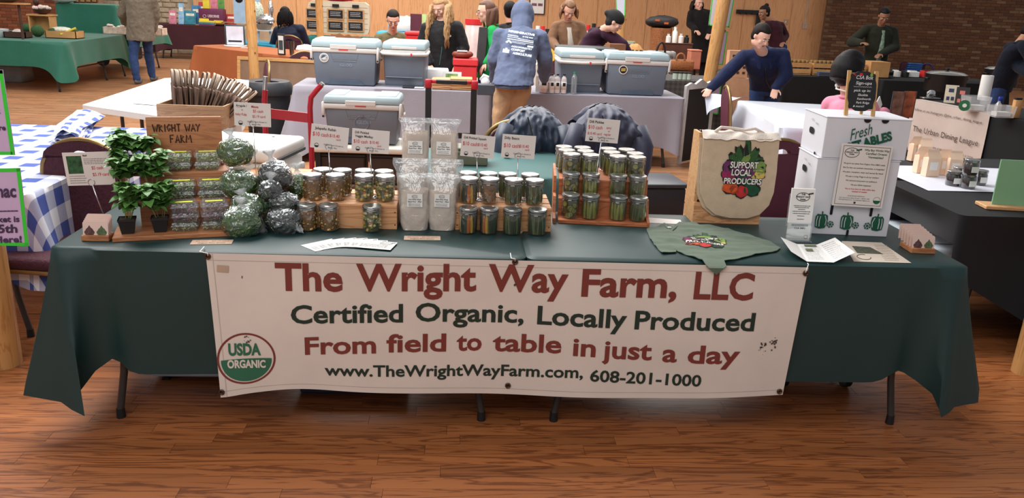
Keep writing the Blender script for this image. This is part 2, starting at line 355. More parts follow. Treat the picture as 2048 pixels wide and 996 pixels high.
def cfr(x, y, nx, ny):
    d = math.hypot(TW-x, y)
    if d > .45 or x < TW/2: return 0, 0
    k = math.exp(-(d/.16)**2)
    if abs(nx) > abs(ny): return .05*k, -.02*k
    return -(.04*math.exp(-((d-.03)/.05)**2)-.02*math.exp(-((d-.12)/.04)**2)), -.04*math.exp(-((d-.07)/.05)**2)+.04*math.exp(-((d-.17)/.05)**2)
def dfl(x, y, nx, ny, dd):
    d = math.hypot(x, y)
    if x < .5 and ny < -.5: dd += .055*math.exp(-abs(d-.05)/.04)
    if ny < -.5 and x < .45: dd += .05*math.exp(-((x-.06)/.05)**2)-.05*math.exp(-((x-.19)/.05)**2)
    return dd
def dfr(x, y, nx, ny, dd):
    d = math.hypot(TW-x, y)
    if x > TW-.5 and ny < -.5: dd += .03*math.exp(-abs(d-.04)/.04)
    if ny < -.5: dd += .05*math.exp(-((x-TW+.05)/.05)**2)-.05*math.exp(-((x-TW+.22)/.06)**2)
    return dd
cloth('tablecloth', 'dark green cloth covering the left half of the front stall table', grn, (-TW, 0, 0), 0, TW-.004, TD, .742, .485, .07, .010, .03, still='R', seed=4, dropf=dfl, tw=.15, cornerf=cfl)
cloth('tablecloth', 'dark green cloth covering the right half of the front stall table', grn, (.004, 0, 0), 0, TW-.004, TD, .742, .49, .06, .008, .02, still='L', seed=9, dropf=dfr, tw=.15, cornerf=cfr)
# ---------------- banner ----------------
YB = -.045
TL, TR, BL, BR = ay(411, 506, YB), ay(1617, 535, YB), ay(446, 790, YB), ay(1567, 792, YB)
def ban(u, v, d=0):
    p = (TL*(1-u)+TR*u)*(1-v)+(BL*(1-u)+BR*u)*v
    p = p+V((0, 0, .028*math.exp(-((u-.12)/.09)**2)*v**3-.035*v**3*math.exp(-((u-.0)/.03)**2)*0))
    p.y += -.012*v*math.sin(u*9+1)-.004*math.sin(u*23)*v-.02*math.exp(-(u/.03)**2)*v**2-d
    p.z += .006*math.sin(u*6.3)*v
    return p
vin = mat('banner_vinyl', (218, 206, 196), .42, var=.05, sc=4, bump=.06, bsc=9); bred = mat('banner_red', (120, 54, 46), .45, var=.04); bgr = mat('banner_green', (30, 50, 42), .45, var=.04)
bn = thing('banner', 'long white vinyl farm banner hung on the front of the green stall', 'banner', (0, 0, 0))
MB().grid(80, 14, ban).build('sheet', vin, bn, 60)
hm = MB(); hm.grid(80, 1, lambda u, v: ban(u, .045-.0+v*.003, .001)); hm.grid(1, 20, lambda u, v: ban(.01+u*.0012, v, .001)); hm.grid(80, 1, lambda u, v: ban(u, .955+v*.003, .001)); hm.build('hem', mat('hem', (186, 172, 160), .5), bn)
def inv(P):   # point of the banner plane -> (u, v)
    u = .5; v = .5
    for _ in range(12):
        a = TL*(1-v)+BL*v; b = TR*(1-v)+BR*v; u = (P.x-a.x)/(b.x-a.x); c = TL*(1-u)+TR*u; d = BL*(1-u)+BR*u; v = (P.z-c.z)/(d.z-c.z)
    return u, v
def bfn(p): u, v = inv(p); return ban(u, v, .0022)
def btxt(s, pts, cap, m, nm='lettering', bold=.012, xs=None):
    # pts: words with start px, end px, baseline y px
    for wd, x0, x1, y0, y1 in pts:
        b = MB(); a = ay(x0, y0, YB); c = ay(x1, y1, YB); d = c-a; L_ = d.length
        h = cap/FPX*(CD+YB)*1.08/.73
        b.text(wd, a, d.normalized(), (0, 0, 1), size=h, width=L_, bold=bold, fn=bfn)
        b.build(nm, m, bn)
btxt('', [('The', 552, 686, 579, 582), ('Wright', 713, 952, 581, 581), ('Way', 976, 1135, 581, 584), ('Farm,', 1162, 1352, 590, 593), ('LLC', 1386, 1504, 595, 598)], 57, bred, bold=.028)
btxt('', [('Certified', 583, 806, 648, 645), ('Organic,', 831, 1047, 643, 645), ('Locally', 1074, 1252, 647, 654), ('Produced', 1268, 1507, 655, 660)], 40, bgr, bold=.024)
btxt('', [('From', 611, 752, 713, 708), ('field', 773, 892, 706, 704), ('to', 913, 963, 703, 702), ('table', 985, 1122, 703, 704), ('in', 1145, 1190, 708, 710), ('just', 1203, 1302, 712, 716), ('a', 1323, 1352, 719, 720), ('day', 1373, 1477, 722, 724)], 40, bred, bold=.024)
btxt('', [('www.TheWrightWayFarm.com,', 650, 1165, 757, 752), ('608-201-1000', 1179, 1400, 758, 768)], 26, bgr, bold=.022)
cxp = ay(495, 718, YB); rx = (ay(553, 718, YB)-ay(437, 718, YB)).length/2; rz_ = rx
def disc(b, c, r, d, n=48, mi=None, a0=0, a1=2*PI, inner=0):
    vs = []; 
    for i in range(n+1):
        a = a0+(a1-a0)*i/n; p = c+V((math.cos(a)*r, 0, math.sin(a)*r)); q = c+V((math.cos(a)*inner, 0, math.sin(a)*inner))
        u, v = inv(p); vs.append(ban(u, v, d)); u, v = inv(q); vs.append(ban(u, v, d))
    b.add(vs, [(2*i, 2*i+2, 2*i+3, 2*i+1) for i in range(n)], mi)
b = MB(); disc(b, cxp, rx, .0016, mi=0, inner=rx*.93); sealg = mat('seal_green', (44, 104, 78), .45, var=.06)
c2 = cxp+V((0, 0, -.002)); n = 24; vs = []
for i in range(n+1):
    a = PI*1.04+(PI*.92)*i/n; p = c2+V((math.cos(a)*rx*.87, 0, math.sin(a)*rx*.87)); t = i/n; q = c2+V(((p-c2).x, 0, rx*.03*math.sin(t*PI)))
    u, v = inv(p); vs.append(ban(u, v, .0016)); u, v = inv(q); vs.append(ban(u, v, .0016))
b.add(vs, [(2*i, 2*i+2, 2*i+3, 2*i+1) for i in range(n)], 1); b.build('seal', [bred, sealg], bn)
sx_ = (R_-V((0, R_.y, 0))).normalized()
b = MB(); b.text('USDA', cxp+V((-.005, 0, rx*.16)), (1, 0, -.03), (0, 0, 1), size=rx*.62, width=rx*1.1, align='C', bold=.04, fn=lambda p: ban(*inv(p), .0024), mi=0)
b.text('ORGANIC', cxp+V((0, 0, -rx*.34)), (1, 0, -.06), (0, 0, 1), size=rx*.42, width=rx*1.3, align='C', bold=.04, fn=lambda p: ban(*inv(p), .003), mi=1); b.build('seal_lettering', [sealg, vin], bn)
stain = mat('scuff', (70, 60, 56), .8)
b = MB(); r = random.Random(8)
for (qx, qy, k, sp) in ((1523, 692, 26, 11), (1548, 686, 26, 9), (497, 680, 9, 8), (1030, 568, 8, 5), (486, 553, 2, 4)):
    for _ in range(k):
        p = ay(qx+r.gauss(0, sp*.5), qy+r.gauss(0, sp*.6), YB); z_ = r.uniform(.001, .0045)
        vs = [p+V((math.cos(a)*z_*r.uniform(.5, 1.2), 0, math.sin(a)*z_*r.uniform(.5, 1.3))) for a in (0, 1.2, 2.4, 3.7, 5)]; b.add([ban(*inv(q), .003) for q in vs], [(0, 1, 2, 3, 4)])
b.build('scuff_marks', stain, bn)
tp = ay(446, 537, YB); b = MB(); b.quad(*[ban(*inv(tp+V((x_, 0, z_))), .0025) for x_, z_ in ((-.022, -.012), (.02, -.014), (.022, .012), (-.02, .014))]); b.build('tape_mark', mat('old_tape', (184, 160, 138), .5), bn)
brass = mat('brass_grommet', (96, 72, 56), .35, .8)
for gx, gy in ((416, 512), (1030, 523), (1611, 546), (448, 779), (1016, 773), (1560, 784)):
    p = ay(gx, gy, YB); u, v = inv(p); q = ban(u, v, .004); b = MB(); b.tube([q+V((math.cos(a)*.0085, 0, math.sin(a)*.0085)) for a in [i*PI/7 for i in range(14)]], .0035, 6, closed=True)
    g = b.build('grommet', brass, bn, True); MB().cyl(q+V((0, .003, 0)), q+V((0, .001, 0)), .006, n=12).build('eyelet_hole', ink, g)
for gx, gy, ex, ey in ((416, 512, 407, 494), (1030, 523, 1021, 507), (1611, 546, 1617, 527)):
    a = ay(gx, gy, YB-.006); e = at(ex, ey+2, .748); MB().tube([a, a+V((0, -.004, .012)), (e+V((0, -.045 if e.y > -.02 else 0, 0))), e+V((0, .01, .002))], .0018, 6).build('tie_string', paper, bn, True)
# ---------------- jars ----------------
ZT = .742
glassm = clearm('jar_glass', .06, .6, .04, .01)
lidm = mat('lid_metal', (214, 214, 212), .22, .9, var=.04); bandm = mat('band_metal', (176, 176, 174), .25, .95, var=.08)
brine = mat('brine', (84, 80, 38), .25, var=.2, sc=20)
brine2 = mat('brown_brine', (120, 82, 44), .3, var=.3, sc=40)
PK = dict(spear=mat('pickle_green', (128, 128, 56), .3, var=.25, sc=20, stretch=(3, 3, .4)), sp2=mat('pickle_dark', (78, 80, 38), .35, var=.3, sc=20, stretch=(3, 3, .4)),
 yel=mat('squash_yellow', (186, 142, 40), .3, var=.15), org=mat('squash_orange', (176, 92, 30), .35, var=.2), zuc=mat('zucchini_dark', (40, 50, 30), .4, var=.2), crm=mat('cauliflower', (206, 190, 130), .5, var=.12),
 slc=mat('slice_green', (136, 130, 66), .35, var=.2, sc=60), slr=mat('slice_rind', (60, 66, 32), .4, var=.2), bea=mat('bean_green', (92, 102, 52), .35, var=.2), bea2=mat('bean_dark', (48, 58, 32), .4, var=.2),
 car=mat('carrot', (206, 104, 40), .4, var=.15), see=mat('relish_seed', (196, 160, 92), .5, var=.2), rel=mat('relish_bits', (150, 98, 50), .4, var=.4, sc=90), rl2=mat('relish_green', (92, 88, 42), .4, var=.3), tum=mat('brown_slices', (96, 70, 38), .3, var=.3, sc=50))
JR, JH = .0405, .108
def jar(kind, label, group, seed):
    r = random.Random(seed); t = thing('pickle_jar', label, 'jar', (0, 0, -5), 0, group)
    pr = [(.0, .0015), (.030, .0), (.036, .003), (.0375, .012), (.0385, .05), (.0395, .076), (.0375, .086), (.0345, .090), (.0345, .098)]
    MB().lathe(pr, 28).build('glass_body', glassm, t, 50)
    core = MB().lathe([(0, .005), (.028, .005), (.029, .06), (.0300, .082), (0, .083)], 18) if kind not in ('relish',) else MB().lathe([(0, .004), (.0345, .004), (.0365, .012), (.0375, .06), (.0375, .078), (.033, .087), (0, .088)], 24)
    core.build('brine', brine2 if kind in ('relish', 'slice2') else brine, t, 50)
    b = MB(); ms = []; nm = 'contents'
    if kind in ('spear', 'dark', 'squash', 'bean', 'bean2'):
        ms = {'spear': [PK['spear'], PK['sp2'], PK['spear']], 'dark': [PK['sp2'], PK['spear'], PK['sp2']], 'squash': [PK['zuc'], PK['yel'], PK['org'], PK['zuc']], 'bean': [PK['bea'], PK['bea2']], 'bean2': [PK['bea2'], PK['bea']]}[kind]
        n = {'bean': 22, 'bean2': 22}.get(kind, 13); nm = 'green_beans' if 'bean' in kind else ('squash_spears' if kind == 'squash' else 'pickle_spears')
        for i in range(n):
            a = 2*PI*(i+r.random()*.4)/n; rr_ = .0335; w_ = .0036 if 'bean' in kind else r.uniform(.006, .0085); tl = r.uniform(-.14, .14) if 'bean' in kind else r.uniform(-.06, .06)
            z1 = r.uniform(.074, .084); rr_ = .0372-w_; pts = [(rr_*.93*math.cos(a+tl*(k-1.5)), rr_*.93*math.sin(a+tl*(k-1.5)), .006+(z1-.006)*k/3) for k in range(4)]
            pts = [(x*(1+.05*math.sin(k*1.6)), y*(1+.05*math.sin(k*1.6)), z) for k, (x, y, z) in enumerate(pts)]
            b.tube(pts, [w_*.75, w_, w_, w_*.6], 7, mi=r.randrange(len(ms)))
    elif kind in ('slice', 'slice2'):
        ms = [PK['slr'], PK['slc']] if kind == 'slice' else [PK['slr'], PK['tum']]; nm = 'slices'
        for i in range(26):
            a = r.random()*2*PI if i > 5 else -PI/2+r.uniform(-.9, .9); z = .014+.062*((i*.37) % 1) ; R1 = r.uniform(.012, .017)
            if kind == 'slice' and (i < 9):
                T = MX.Translation((.0345*math.cos(a)*.96, .0345*math.sin(a)*.96, max(z, R1+.003))) @ MX.Rotation(a, 4, 'Z') @ MX.Rotation(PI/2+r.uniform(-.12, .12), 4, 'Y')
            else: T = MX.Translation((.017*math.cos(a), .017*math.sin(a), z)) @ MX.Rotation(r.uniform(-.3, .3), 4, 'X') @ MX.Rotation(r.uniform(-.3, .3), 4, 'Y')
            b.T = T; b.cyl((0, 0, -.0015), (0, 0, .0015), R1, n=14, mi=0); b.cyl((0, 0, -.0018), (0, 0, .0018), R1*.84, n=14, mi=1)
        b.T = MX.Identity(4)
    elif kind == 'veg':
        ms = [PK['crm'], PK['car'], PK['bea'], PK['spear'], PK['yel']]; nm = 'vegetable_chunks'
        for i in range(70):
            a = r.random()*2*PI; z = r.uniform(.010, .080); q = .0315
            b.T = MX.Translation((q*math.cos(a), q*math.sin(a), z)) @ MX.Rotation(r.random()*3, 4, 'X') @ MX.Rotation(r.random()*3, 4, 'Z'); k = r.uniform(.005, .0075)
            b.box(-k, k, -k*.8, k*.8, -k*.7, k*.7, k*.35, mi=r.choice([0, 0, 0, 2, 3, 3, 1 if z < .04 else 2, 4]))
        b.T = MX.Identity(4)
    else:
        ms = [PK['rel'], PK['see'], PK['rl2']]; nm = 'relish_bits'
        for i in range(150):
            a = r.random()*2*PI; z = r.uniform(.008, .082); k = r.uniform(.0015, .0035); q = .0372
            b.T = MX.Translation((q*math.cos(a), q*math.sin(a), z)) @ MX.Rotation(r.random()*3, 4, 'X'); b.box(-k, k, -k, k, -k*.6, k*.6, mi=r.choice([0, 1, 2, 2]))
        b.T = MX.Identity(4)
    b.build(nm, ms, t, 40, kind='stuff')
    l = MB().lathe([(.0385, .0885), (.0400, .0895), (.0400, .094), (.0392, .0945), (.0400, .0955), (.0400, .1055), (.0385, .1078), (.0335, .1078)], 32).build('lid_band', bandm, t, 40)
    MB().lathe([(.0340, .1060), (.0338, .1075), (.0300, .1082), (.0290, .1074), (0, .1076)], 32).build('lid_disc', lidm, l, 40)
    return t
protos = {}
rj = random.Random(77)
def place_jar(kind, x, y, z, label, group):
    k = kind
    if k not in protos:
        protos[k] = jar(k, label, group, len(protos)+3); o = protos[k]; o.location = (x, y, z)
    else: o = dup(protos[k], (x, y, z), label=label, group=group)
    o.rotation_euler = (0, 0, rj.uniform(-.5, .5)); return o
KN = dict(relish='relish', veg='mixed pickled vegetables', squash='squash spears', slice2='brown squash slices', bean='dilly beans', bean2='dark dilly beans', spear='dill pickle spears', dark='dark pickle spears', slice='dill pickle slices')
# left crate group
def crate(label, x0, x1, y0, y1, h, slats=3):
    t = thing('pine_crate', label, 'crate', (x0, y0, ZT), 0, 'pine crates raising the jars'); W = x1-x0; D = y1-y0
    MB().box(0, W, 0, .016, 0, h-.012, .001).build('front_board', pinew, t)
    MB().box(0, .016, .016, D, 0, h-.012, .001).build('side_board', pinew, t); MB().box(W-.016, W, .016, D, 0, h-.012, .001).build('side_board', pinew, t)
    g = .014; sw = (D-g*(slats-1))/slats
    for i in range(slats): MB().box(0, W, i*(sw+g), i*(sw+g)+sw, h-.012, h, .0015).build('slat', pinew, t)
    for sx in (.008, W-.008):
        for zz in (.02, h-.03): MB().cyl((sx, .0, zz), (sx, -.0012, zz), .0028, n=8).build('screw', darkm, t)
    return t
HB = .103
crate('pine crate of the display under the relish and mixed vegetable jars', -.915, -.515, .335, .60, HB)
crate('pine crate of the display under the squash and bean jars beside the flour', -.275, .125, .352, .60, HB)
G1 = 'jars around the relish crate'
for k, x, y, z, lb in (('relish', -.874, .305, 0, 'relish jar on the cloth, next to the black-green salad bag'), ('relish', -.787, .308, 0, 'relish jar on the cloth, farther from the salad bags'), ('veg', -.614, .308, 0, 'lone mixed vegetable jar on the cloth with a yellow piece'),
   ('relish', -.866, .40, HB, 'relish jar on crate front edge, beside the salad bags'), ('relish', -.772, .405, HB, 'relish jar on crate front edge, under the relish price card'), ('veg', -.655, .405, HB, 'mixed vegetable jar on crate front edge, in the middle of the crate'), ('veg', -.568, .408, HB, 'mixed vegetable jar on crate front edge, beside the flour bags'),
   ('relish', -.84, .51, HB, 'relish jar in the back row on the crate, beside the salad bags'), ('relish', -.758, .505, HB, 'relish jar in the back row, behind the relish card stand'), ('veg', -.665, .51, HB, 'mixed vegetable jar at the back of the crate, behind the card stand'), ('veg', -.582, .505, HB, 'mixed vegetable jar at the back of the crate, nearest the flour')):
    place_jar(k, x, y, ZT+z, lb, G1)
G2 = 'jars around the squash and bean crate'
for row, (y, z, ks, nm) in enumerate(((.318, 0, ('squash', 'squash', 'bean', 'bean2'), 'standing on the cloth'), (.412, HB, ('squash', 'slice2', 'bean', 'bean2'), 'on crate front edge'), (.52, HB, ('squash', 'slice2', 'bean', 'bean'), 'back row on crate'))):
    xs = (-.222, -.137, -.040, .062) if row == 0 else ((-.222, -.135, -.034, .054) if row == 1 else (-.226, -.138, -.055, .043))
    for i, (x, k) in enumerate(zip(xs, ks)):
        place_jar(k, x, y, ZT+z, 'jar of '+KN[k]+' '+nm+', '+('beside the flour bags' if i == 0 else 'second from the flour bags' if i == 1 else 'third from the flour bags' if i == 2 else 'at the seam of the tables'), G2)
# pickle rack
rk = thing('jar_rack', 'stepped cedar rack holding five rows of pickle jars', 'rack', (.172, .492, ZT), math.atan2(-.035, .385))
RW = .40
MB().box(0, RW, 0, .10, 0, .016, .002).build('base_board', cedar, rk)
MB().box(.0, RW, .095, .108, .016, .080, .001).build('riser', cedar, rk); MB().box(0, RW, .095, .19, .080, .092, .002).build('shelf', cedar, rk)
MB().box(.0, RW, .178, .19, .092, .150, .001).build('riser', cedar, rk); MB().box(0, RW, .178, .46, .150, .162, .002).build('shelf', cedar, rk)
for xx in (-.012, RW): 
    b = MB(); b.T = MX.Translation((xx, 0, 0)) @ MX.Rotation(PI/2, 4, 'Z') @ MX.Rotation(PI/2, 4, 'X'); b.prism([(.0, 0), (.20, 0), (.46, .14), (.46, .175), (.17, .175), (.165, .10), (.09, .10), (.06, .035), (0, .022)], -.012 if xx < 0 else -.012, 0); b.build('side_panel', cedar, rk)
ca = math.cos(rk.rotation_euler.z); sa = math.sin(rk.rotation_euler.z)
rows = ((.052, .016, ('slice', 'spear', 'spear', 'dark'), 'lowest row'), (.142, .092, ('slice', 'spear', 'dark', 'dark'), 'middle step'), (.225, .162, ('slice', 'spear', 'spear', 'slice'), 'top shelf front'), (.318, .162, ('dark', 'dark', 'spear', 'dark'), 'top second row'), (.408, .162, ('dark', 'dark', 'dark', 'dark'), 'top shelf rear'))
for ri, (ly, lz, ks, nm) in enumerate(rows):
    for i, k in enumerate(ks):
        lx = (.052, .140, .262, .350)[i]+(-.02 if ri == 3 and i < 3 else 0)-(.0 if ri < 4 else .03); x = .172+lx*ca-ly*sa; y = .492+lx*sa+ly*ca
        place_jar(k, x, y, ZT+lz, 'jar of '+KN[k]+' on cedar rack, '+nm+', '+('nearest crate' if i == 0 else 'second from crate' if i == 1 else 'second from tote' if i == 2 else 'nearest tote'), 'pickle jars on the cedar rack')
# ---------------- price cards ----------------
def card(b, w, h, rows, mi0=1):
    for (st, x, z, sz, al, mi, bo) in rows: b.text(st, (x*w, -.0022, z*h), (1, 0, 0), (0, 0, 1), size=sz*h, width=glyphs(st, 0, bo)[2]*sz*h*(.80 if mi else .95), align=al, bold=bo, mi=mi)
def price(label, pc, Y, wpx, hpx, roll, base, rows, foot=True, sc=None, by=None):
    c = ay(pc[0], pc[1], Y); k = FPX/((c-CAMP).dot(F_)); w = wpx/k; h = hpx/k/.985
    t = thing('price_card', label, 'sign', (c.x, c.y, base[2]), 0, 'price cards on wire stands')
    z0 = c.z-base[2]; b = MB(); b.T = MX.Translation((0, -.004, z0-h/2)) @ MX.Rotation(roll, 4, 'Y')
    b.box(-w/2, w/2, -.0008, .0008, 0, h, mi=0); T = b.T.copy(); o = b.build('card', lam, t)
    b = MB(); b.T = T @ MX.Translation((-w/2, 0, 0)); card(b, w, h, rows)
    if foot:
        b.text('Organic Farm Grown in', (.36*w, -.0022, .17*h), size=.085*h, width=.52*w, mi=0); b.text('Beloit, Wis.', (.48*w, -.0022, .06*h), size=.085*h, width=.24*w, mi=0)
        b.tube([(.17*w+.055*w*math.cos(a), -.002, .13*h+.055*w*math.sin(a)) for a in [i*PI/6 for i in range(12)]], .0007, 4, closed=True, mi=0); b.box(.125*w, .215*w, -.0023, -.002, .06*h, .12*h, mi=0)
    b.build('lettering', [ink, redink], o)
    rg = [(0+.013*math.sin(a), -.0065, z0-h/2+.012-.0*a+.013*math.cos(a)) for a in [i*PI/8 for i in range(16)]]
    s = MB(); s.tube(rg, .0012, 6, closed=True); rg2 = [(x, .002, z) for x, _, z in rg]; s.tube(rg2, .0012, 6, closed=True); s.build('clip_ring', chrome, t, True)
    s = MB(); bx = base[0]-c.x; by_ = (by if by is not None else c.y)-c.y; s.tube([(0, -.002, z0-h/2-.001), (bx*.5, by_*.5, (z0-h/2)*.5), (bx, by_, .003)], .0022, 8); s.build('rod', chrome, t, True)
    MB().lathe([(.026, 0), (.026, .003), (.006, .007), (0, .008)], 20, (bx, by_, 0)).build('stand_base', chrome, t, True)
    return t
price('price card for jalapeño relish behind the relish jars', (657, 275), .455, 74, 47, .1, (-.80, .455, ZT+HB), [('Jalapeño Relish', .1, .80, .15, 'L', 0, .01), ('$10 cash', .05, .52, .24, 'L', 1, 0), ('$10.40', .50, .54, .19, 'L', 1, 0), ('card', .68, .42, .13, 'L', 1, 0)])
price('price card for dill pickled veggie medley behind the vegetable jars', (740, 282), .455, 74, 45, .06, (-.625, .455, ZT+HB), [('Dill Pickled', .08, .80, .14, 'L', 0, .01), ('Veggie Medley', .08, .64, .14, 'L', 0, .01), ('$10 cash', .05, .38, .22, 'L', 1, 0), ('$10.40', .48, .40, .18, 'L', 1, 0), ('card', .68, .28, .13, 'L', 1, 0)])
price('price card for dill pickled squash beside the flour bags', (954, 292), .465, 67, 44, .07, (-.178, .465, ZT+HB), [('Dill Pickled Squash', .07, .80, .14, 'L', 0, .01), ('$10 cash', .05, .50, .24, 'L', 1, 0), ('$10.40', .50, .52, .19, 'L', 1, 0), ('card', .68, .40, .13, 'L', 1, 0)])
price('price card for dilly beans above the bean jars', (1036, 293), .465, 67, 46, .04, (-.005, .465, ZT+HB), [('Dilly Beans', .07, .80, .15, 'L', 0, .01), ('$10 cash', .06, .45, .24, 'L', 1, 0), ('$10.40', .52, .47, .19, 'L', 1, 0), ('card', .70, .35, .13, 'L', 1, 0)])
price('price card for dill pickles rising from the cedar rack', (1204, 261), .70, 66, 46, .05, (.345, .622, ZT+.162), [('Dill Pickles', .07, .80, .15, 'L', 0, .015), ('$10 cash', .05, .55, .22, 'L', 1, 0), ('$10.40 card', .05, .30, .16, 'L', 1, 0), ('spicy', .60, .60, .14, 'L', 1, 0), ('or', .66, .46, .13, 'L', 1, 0), ('regular', .55, .31, .14, 'L', 1, 0)], by=.622)
price('price card for arugula and baby kale over the salad bags', (505, 229), .52, 72, 46, .02, (-1.13, .56, ZT), [('Arugula /', .06, .82, .13, 'L', 0, .01), ('Mizuna', .48, .80, .13, 'L', 1, .02), ('or', .20, .66, .11, 'L', 1, 0), ('$5 cash', .52, .60, .18, 'L', 1, 0), ('baby Kale', .04, .45, .15, 'L', 1, 0), ('$5.19 card', .50, .38, .16, 'L', 1, 0), ('___', .07, .80, .13, 'L', 1, 0), ('__', .28, .45, .13, 'L', 1, 0)], by=.56)
bc = price('basil price card with a photo of basil, beside the basil pots', (181, 337), .375, 94, 66, -.06, (-1.700, .37, ZT), [('Basil', .42, .88, .07, 'L', 0, .02), ('$5 cash', .56, .48, .14, 'L', 1, 0), ('$5.19 card', .56, .28, .14, 'L', 1, 0)], foot=False, by=.372)
cd = [c for c in KIDS(bc) if c.name.startswith('card')][0]
c = ay(181, 337, .375); k = FPX/((c-CAMP).dot(F_)); w_, h_ = 94/k, 66/k; b = MB(); b.T = MX.Translation((0, -.004, c.z-ZT-h_/2)) @ MX.Rotation(-.06, 4, 'Y') @ MX.Translation((-w_/2, 0, 0))
b.box(.07*w_, .38*w_, -.0016, -.001, .36*h_, .90*h_); b.build('basil_photo', mat('leaf_photo', (44, 84, 52), .4, var=.6, sc=70), cd)
b = MB(); b.T = MX.Translation((0, -.004, c.z-ZT-h_/2)) @ MX.Rotation(-.06, 4, 'Y') @ MX.Translation((-w_/2, 0, 0)); b.lines((.42*w_, -.0016, .83*h_), (1, 0, 0), (0, 0, 1), .5*w_, .2*h_, 4, .5); b.lines((.07*w_, -.0016, .32*h_), (1, 0, 0), (0, 0, 1), .34*w_, .28*h_, 4, .4); b.build('small_print', greyink, cd)
# ---------------- flour bags ----------------
flour = mat('flour', (208, 188, 170), .9, var=.06, sc=14, bump=.25, bsc=40); clear = clearm('clear_film', .10, .45, .14, .13, .5, 22)
def flourbag(label, x, y, z, w, h, rz, seed, fill=.70):
    r = random.Random(seed); t = thing('flour_bag', label, 'bag', (x, y, z), rz, 'clear bags of flour'); D = .036
    def prof(v): return (1 if v < fill else 1-.9*(v-fill)/(1-fill))
    def body(kw, kd, top, ins):
        def fn(u, v):
            a = 2*PI*u; q = prof(v*top); e = .55; cx = math.copysign(abs(math.cos(a))**e, math.cos(a)); cy = math.copysign(abs(math.sin(a))**.8, math.sin(a))
            bul = 1-.10*(1-min(1, v*6))-.03*math.sin(v*9+seed); n = noise.noise(V((cx*2+seed, cy*2, v*5)))*.05
            ww = kw*(w/2)*(bul+n)+(.014 if v*top > fill+.1 and not ins else 0)*min(1, (v*top-fill-.1)*9)
            return (cx*ww, cy*(D*kd*(q*.95+.05)+n*.1), .002+v*top*h)
        return fn
    MB().grid(36, 22, body(.93, .92, fill+.02, True)).build('flour', flour, t, True)
    MB().grid(40, 30, body(1, 1.04, 1, False)).build('film', clear, t, True)
    MB().box(-w/2-.006, w/2+.006, -.003, .003, h*.93, h*.945, .001).build('zip_seal', mat('zip_seal', (226, 228, 230), .2, alpha=.55), t)
    lb = MB(); lw, lh = .062, .055; z0 = h*.44; lb.box(-lw/2, lw/2, -D*1.09, -D*1.07, z0, z0+lh); lo = lb.build('label', paper, t)
    q = MB(); q.tube([(.012*math.cos(a), -D*1.1, z0+.044+.006*math.sin(a)) for a in [i*PI/7 for i in range(1, 14)]], .0007, 4); q.text('THE WRIGHT WAY FARM', (0, -D*1.1, z0+.0415), size=.006, width=.02, align='C')
    q.text('Hard White Wheat', (0, -D*1.1, z0+.029), size=.009, width=.05, align='C', bold=.02); q.text('Bread Flour - Sifted', (0, -D*1.1, z0+.020), size=.009, width=.054, align='C', bold=.02)
    q.lines((-.025, -D*1.1, z0+.016), (1, 0, 0), (0, 0, 1), .05, .014, 3, .5); q.build('lettering', ink, lo); return t
flourbag('flour bag on the cloth in the front row, beside the relish crate', -.443, .352, ZT, .122, .235, .05, 1)
flourbag('flour bag on the cloth in the front row, beside the squash jars', -.330, .362, ZT, .122, .235, -.03, 2)
flourbag('flour bag in the middle row, half hidden, on the relish side', -.462, .455, ZT, .125, .275, .0, 3)
flourbag('flour bag in the middle row, half hidden, on the squash side', -.325, .46, ZT, .130, .275, .0, 4)
fc = thing('pine_crate', 'small upended pine crate hidden behind the flour bags', 'crate', (-.50, .52, ZT)); MB().box(0, .27, 0, .014, 0, .15, .001).box(0, .27, .126, .14, 0, .15, .001).box(0, .014, .014, .126, 0, .15, .001).box(.256, .27, .014, .126, 0, .15, .001).build('walls', pinew, fc); MB().box(0, .27, 0, .14, .15, .162, .001).build('lid', pinew, fc)
flourbag('flour bag standing tall at the back, on the relish side', -.455, .595, ZT+.162, .118, .262, .03, 5, .76)
flourbag('flour bag standing tall at the back, on the squash side', -.330, .595, ZT+.162, .118, .262, -.05, 6, .76)
# ---------------- basil and microgreen display ----------------
ds = thing('display_stand', 'three-step wooden stand carrying the farm sign, basil and microgreens', 'stand', (-1.552, .071, ZT), math.atan2(.102, .37))
DW = .425
MB().box(0, DW, 0, .155, 0, .018, .002).build('base_board', tan_v, ds)
MB().box(.09, DW, .15, .162, .018, .10, .001).build('riser', tan_v, ds); MB().box(.02, DW, .15, .262, .10, .112, .002).build('shelf', tan_v, ds)
MB().box(.09, DW, .25, .262, .112, .195, .001).build('riser', tan_v, ds); MB().box(.02, DW, .25, .375, .195, .207, .002).build('shelf', tan_v, ds)
for xx in (.02, DW-.012): MB().box(xx, xx+.012, .262, .375, 0, .195, .001).build('side_panel', tan_v, ds)
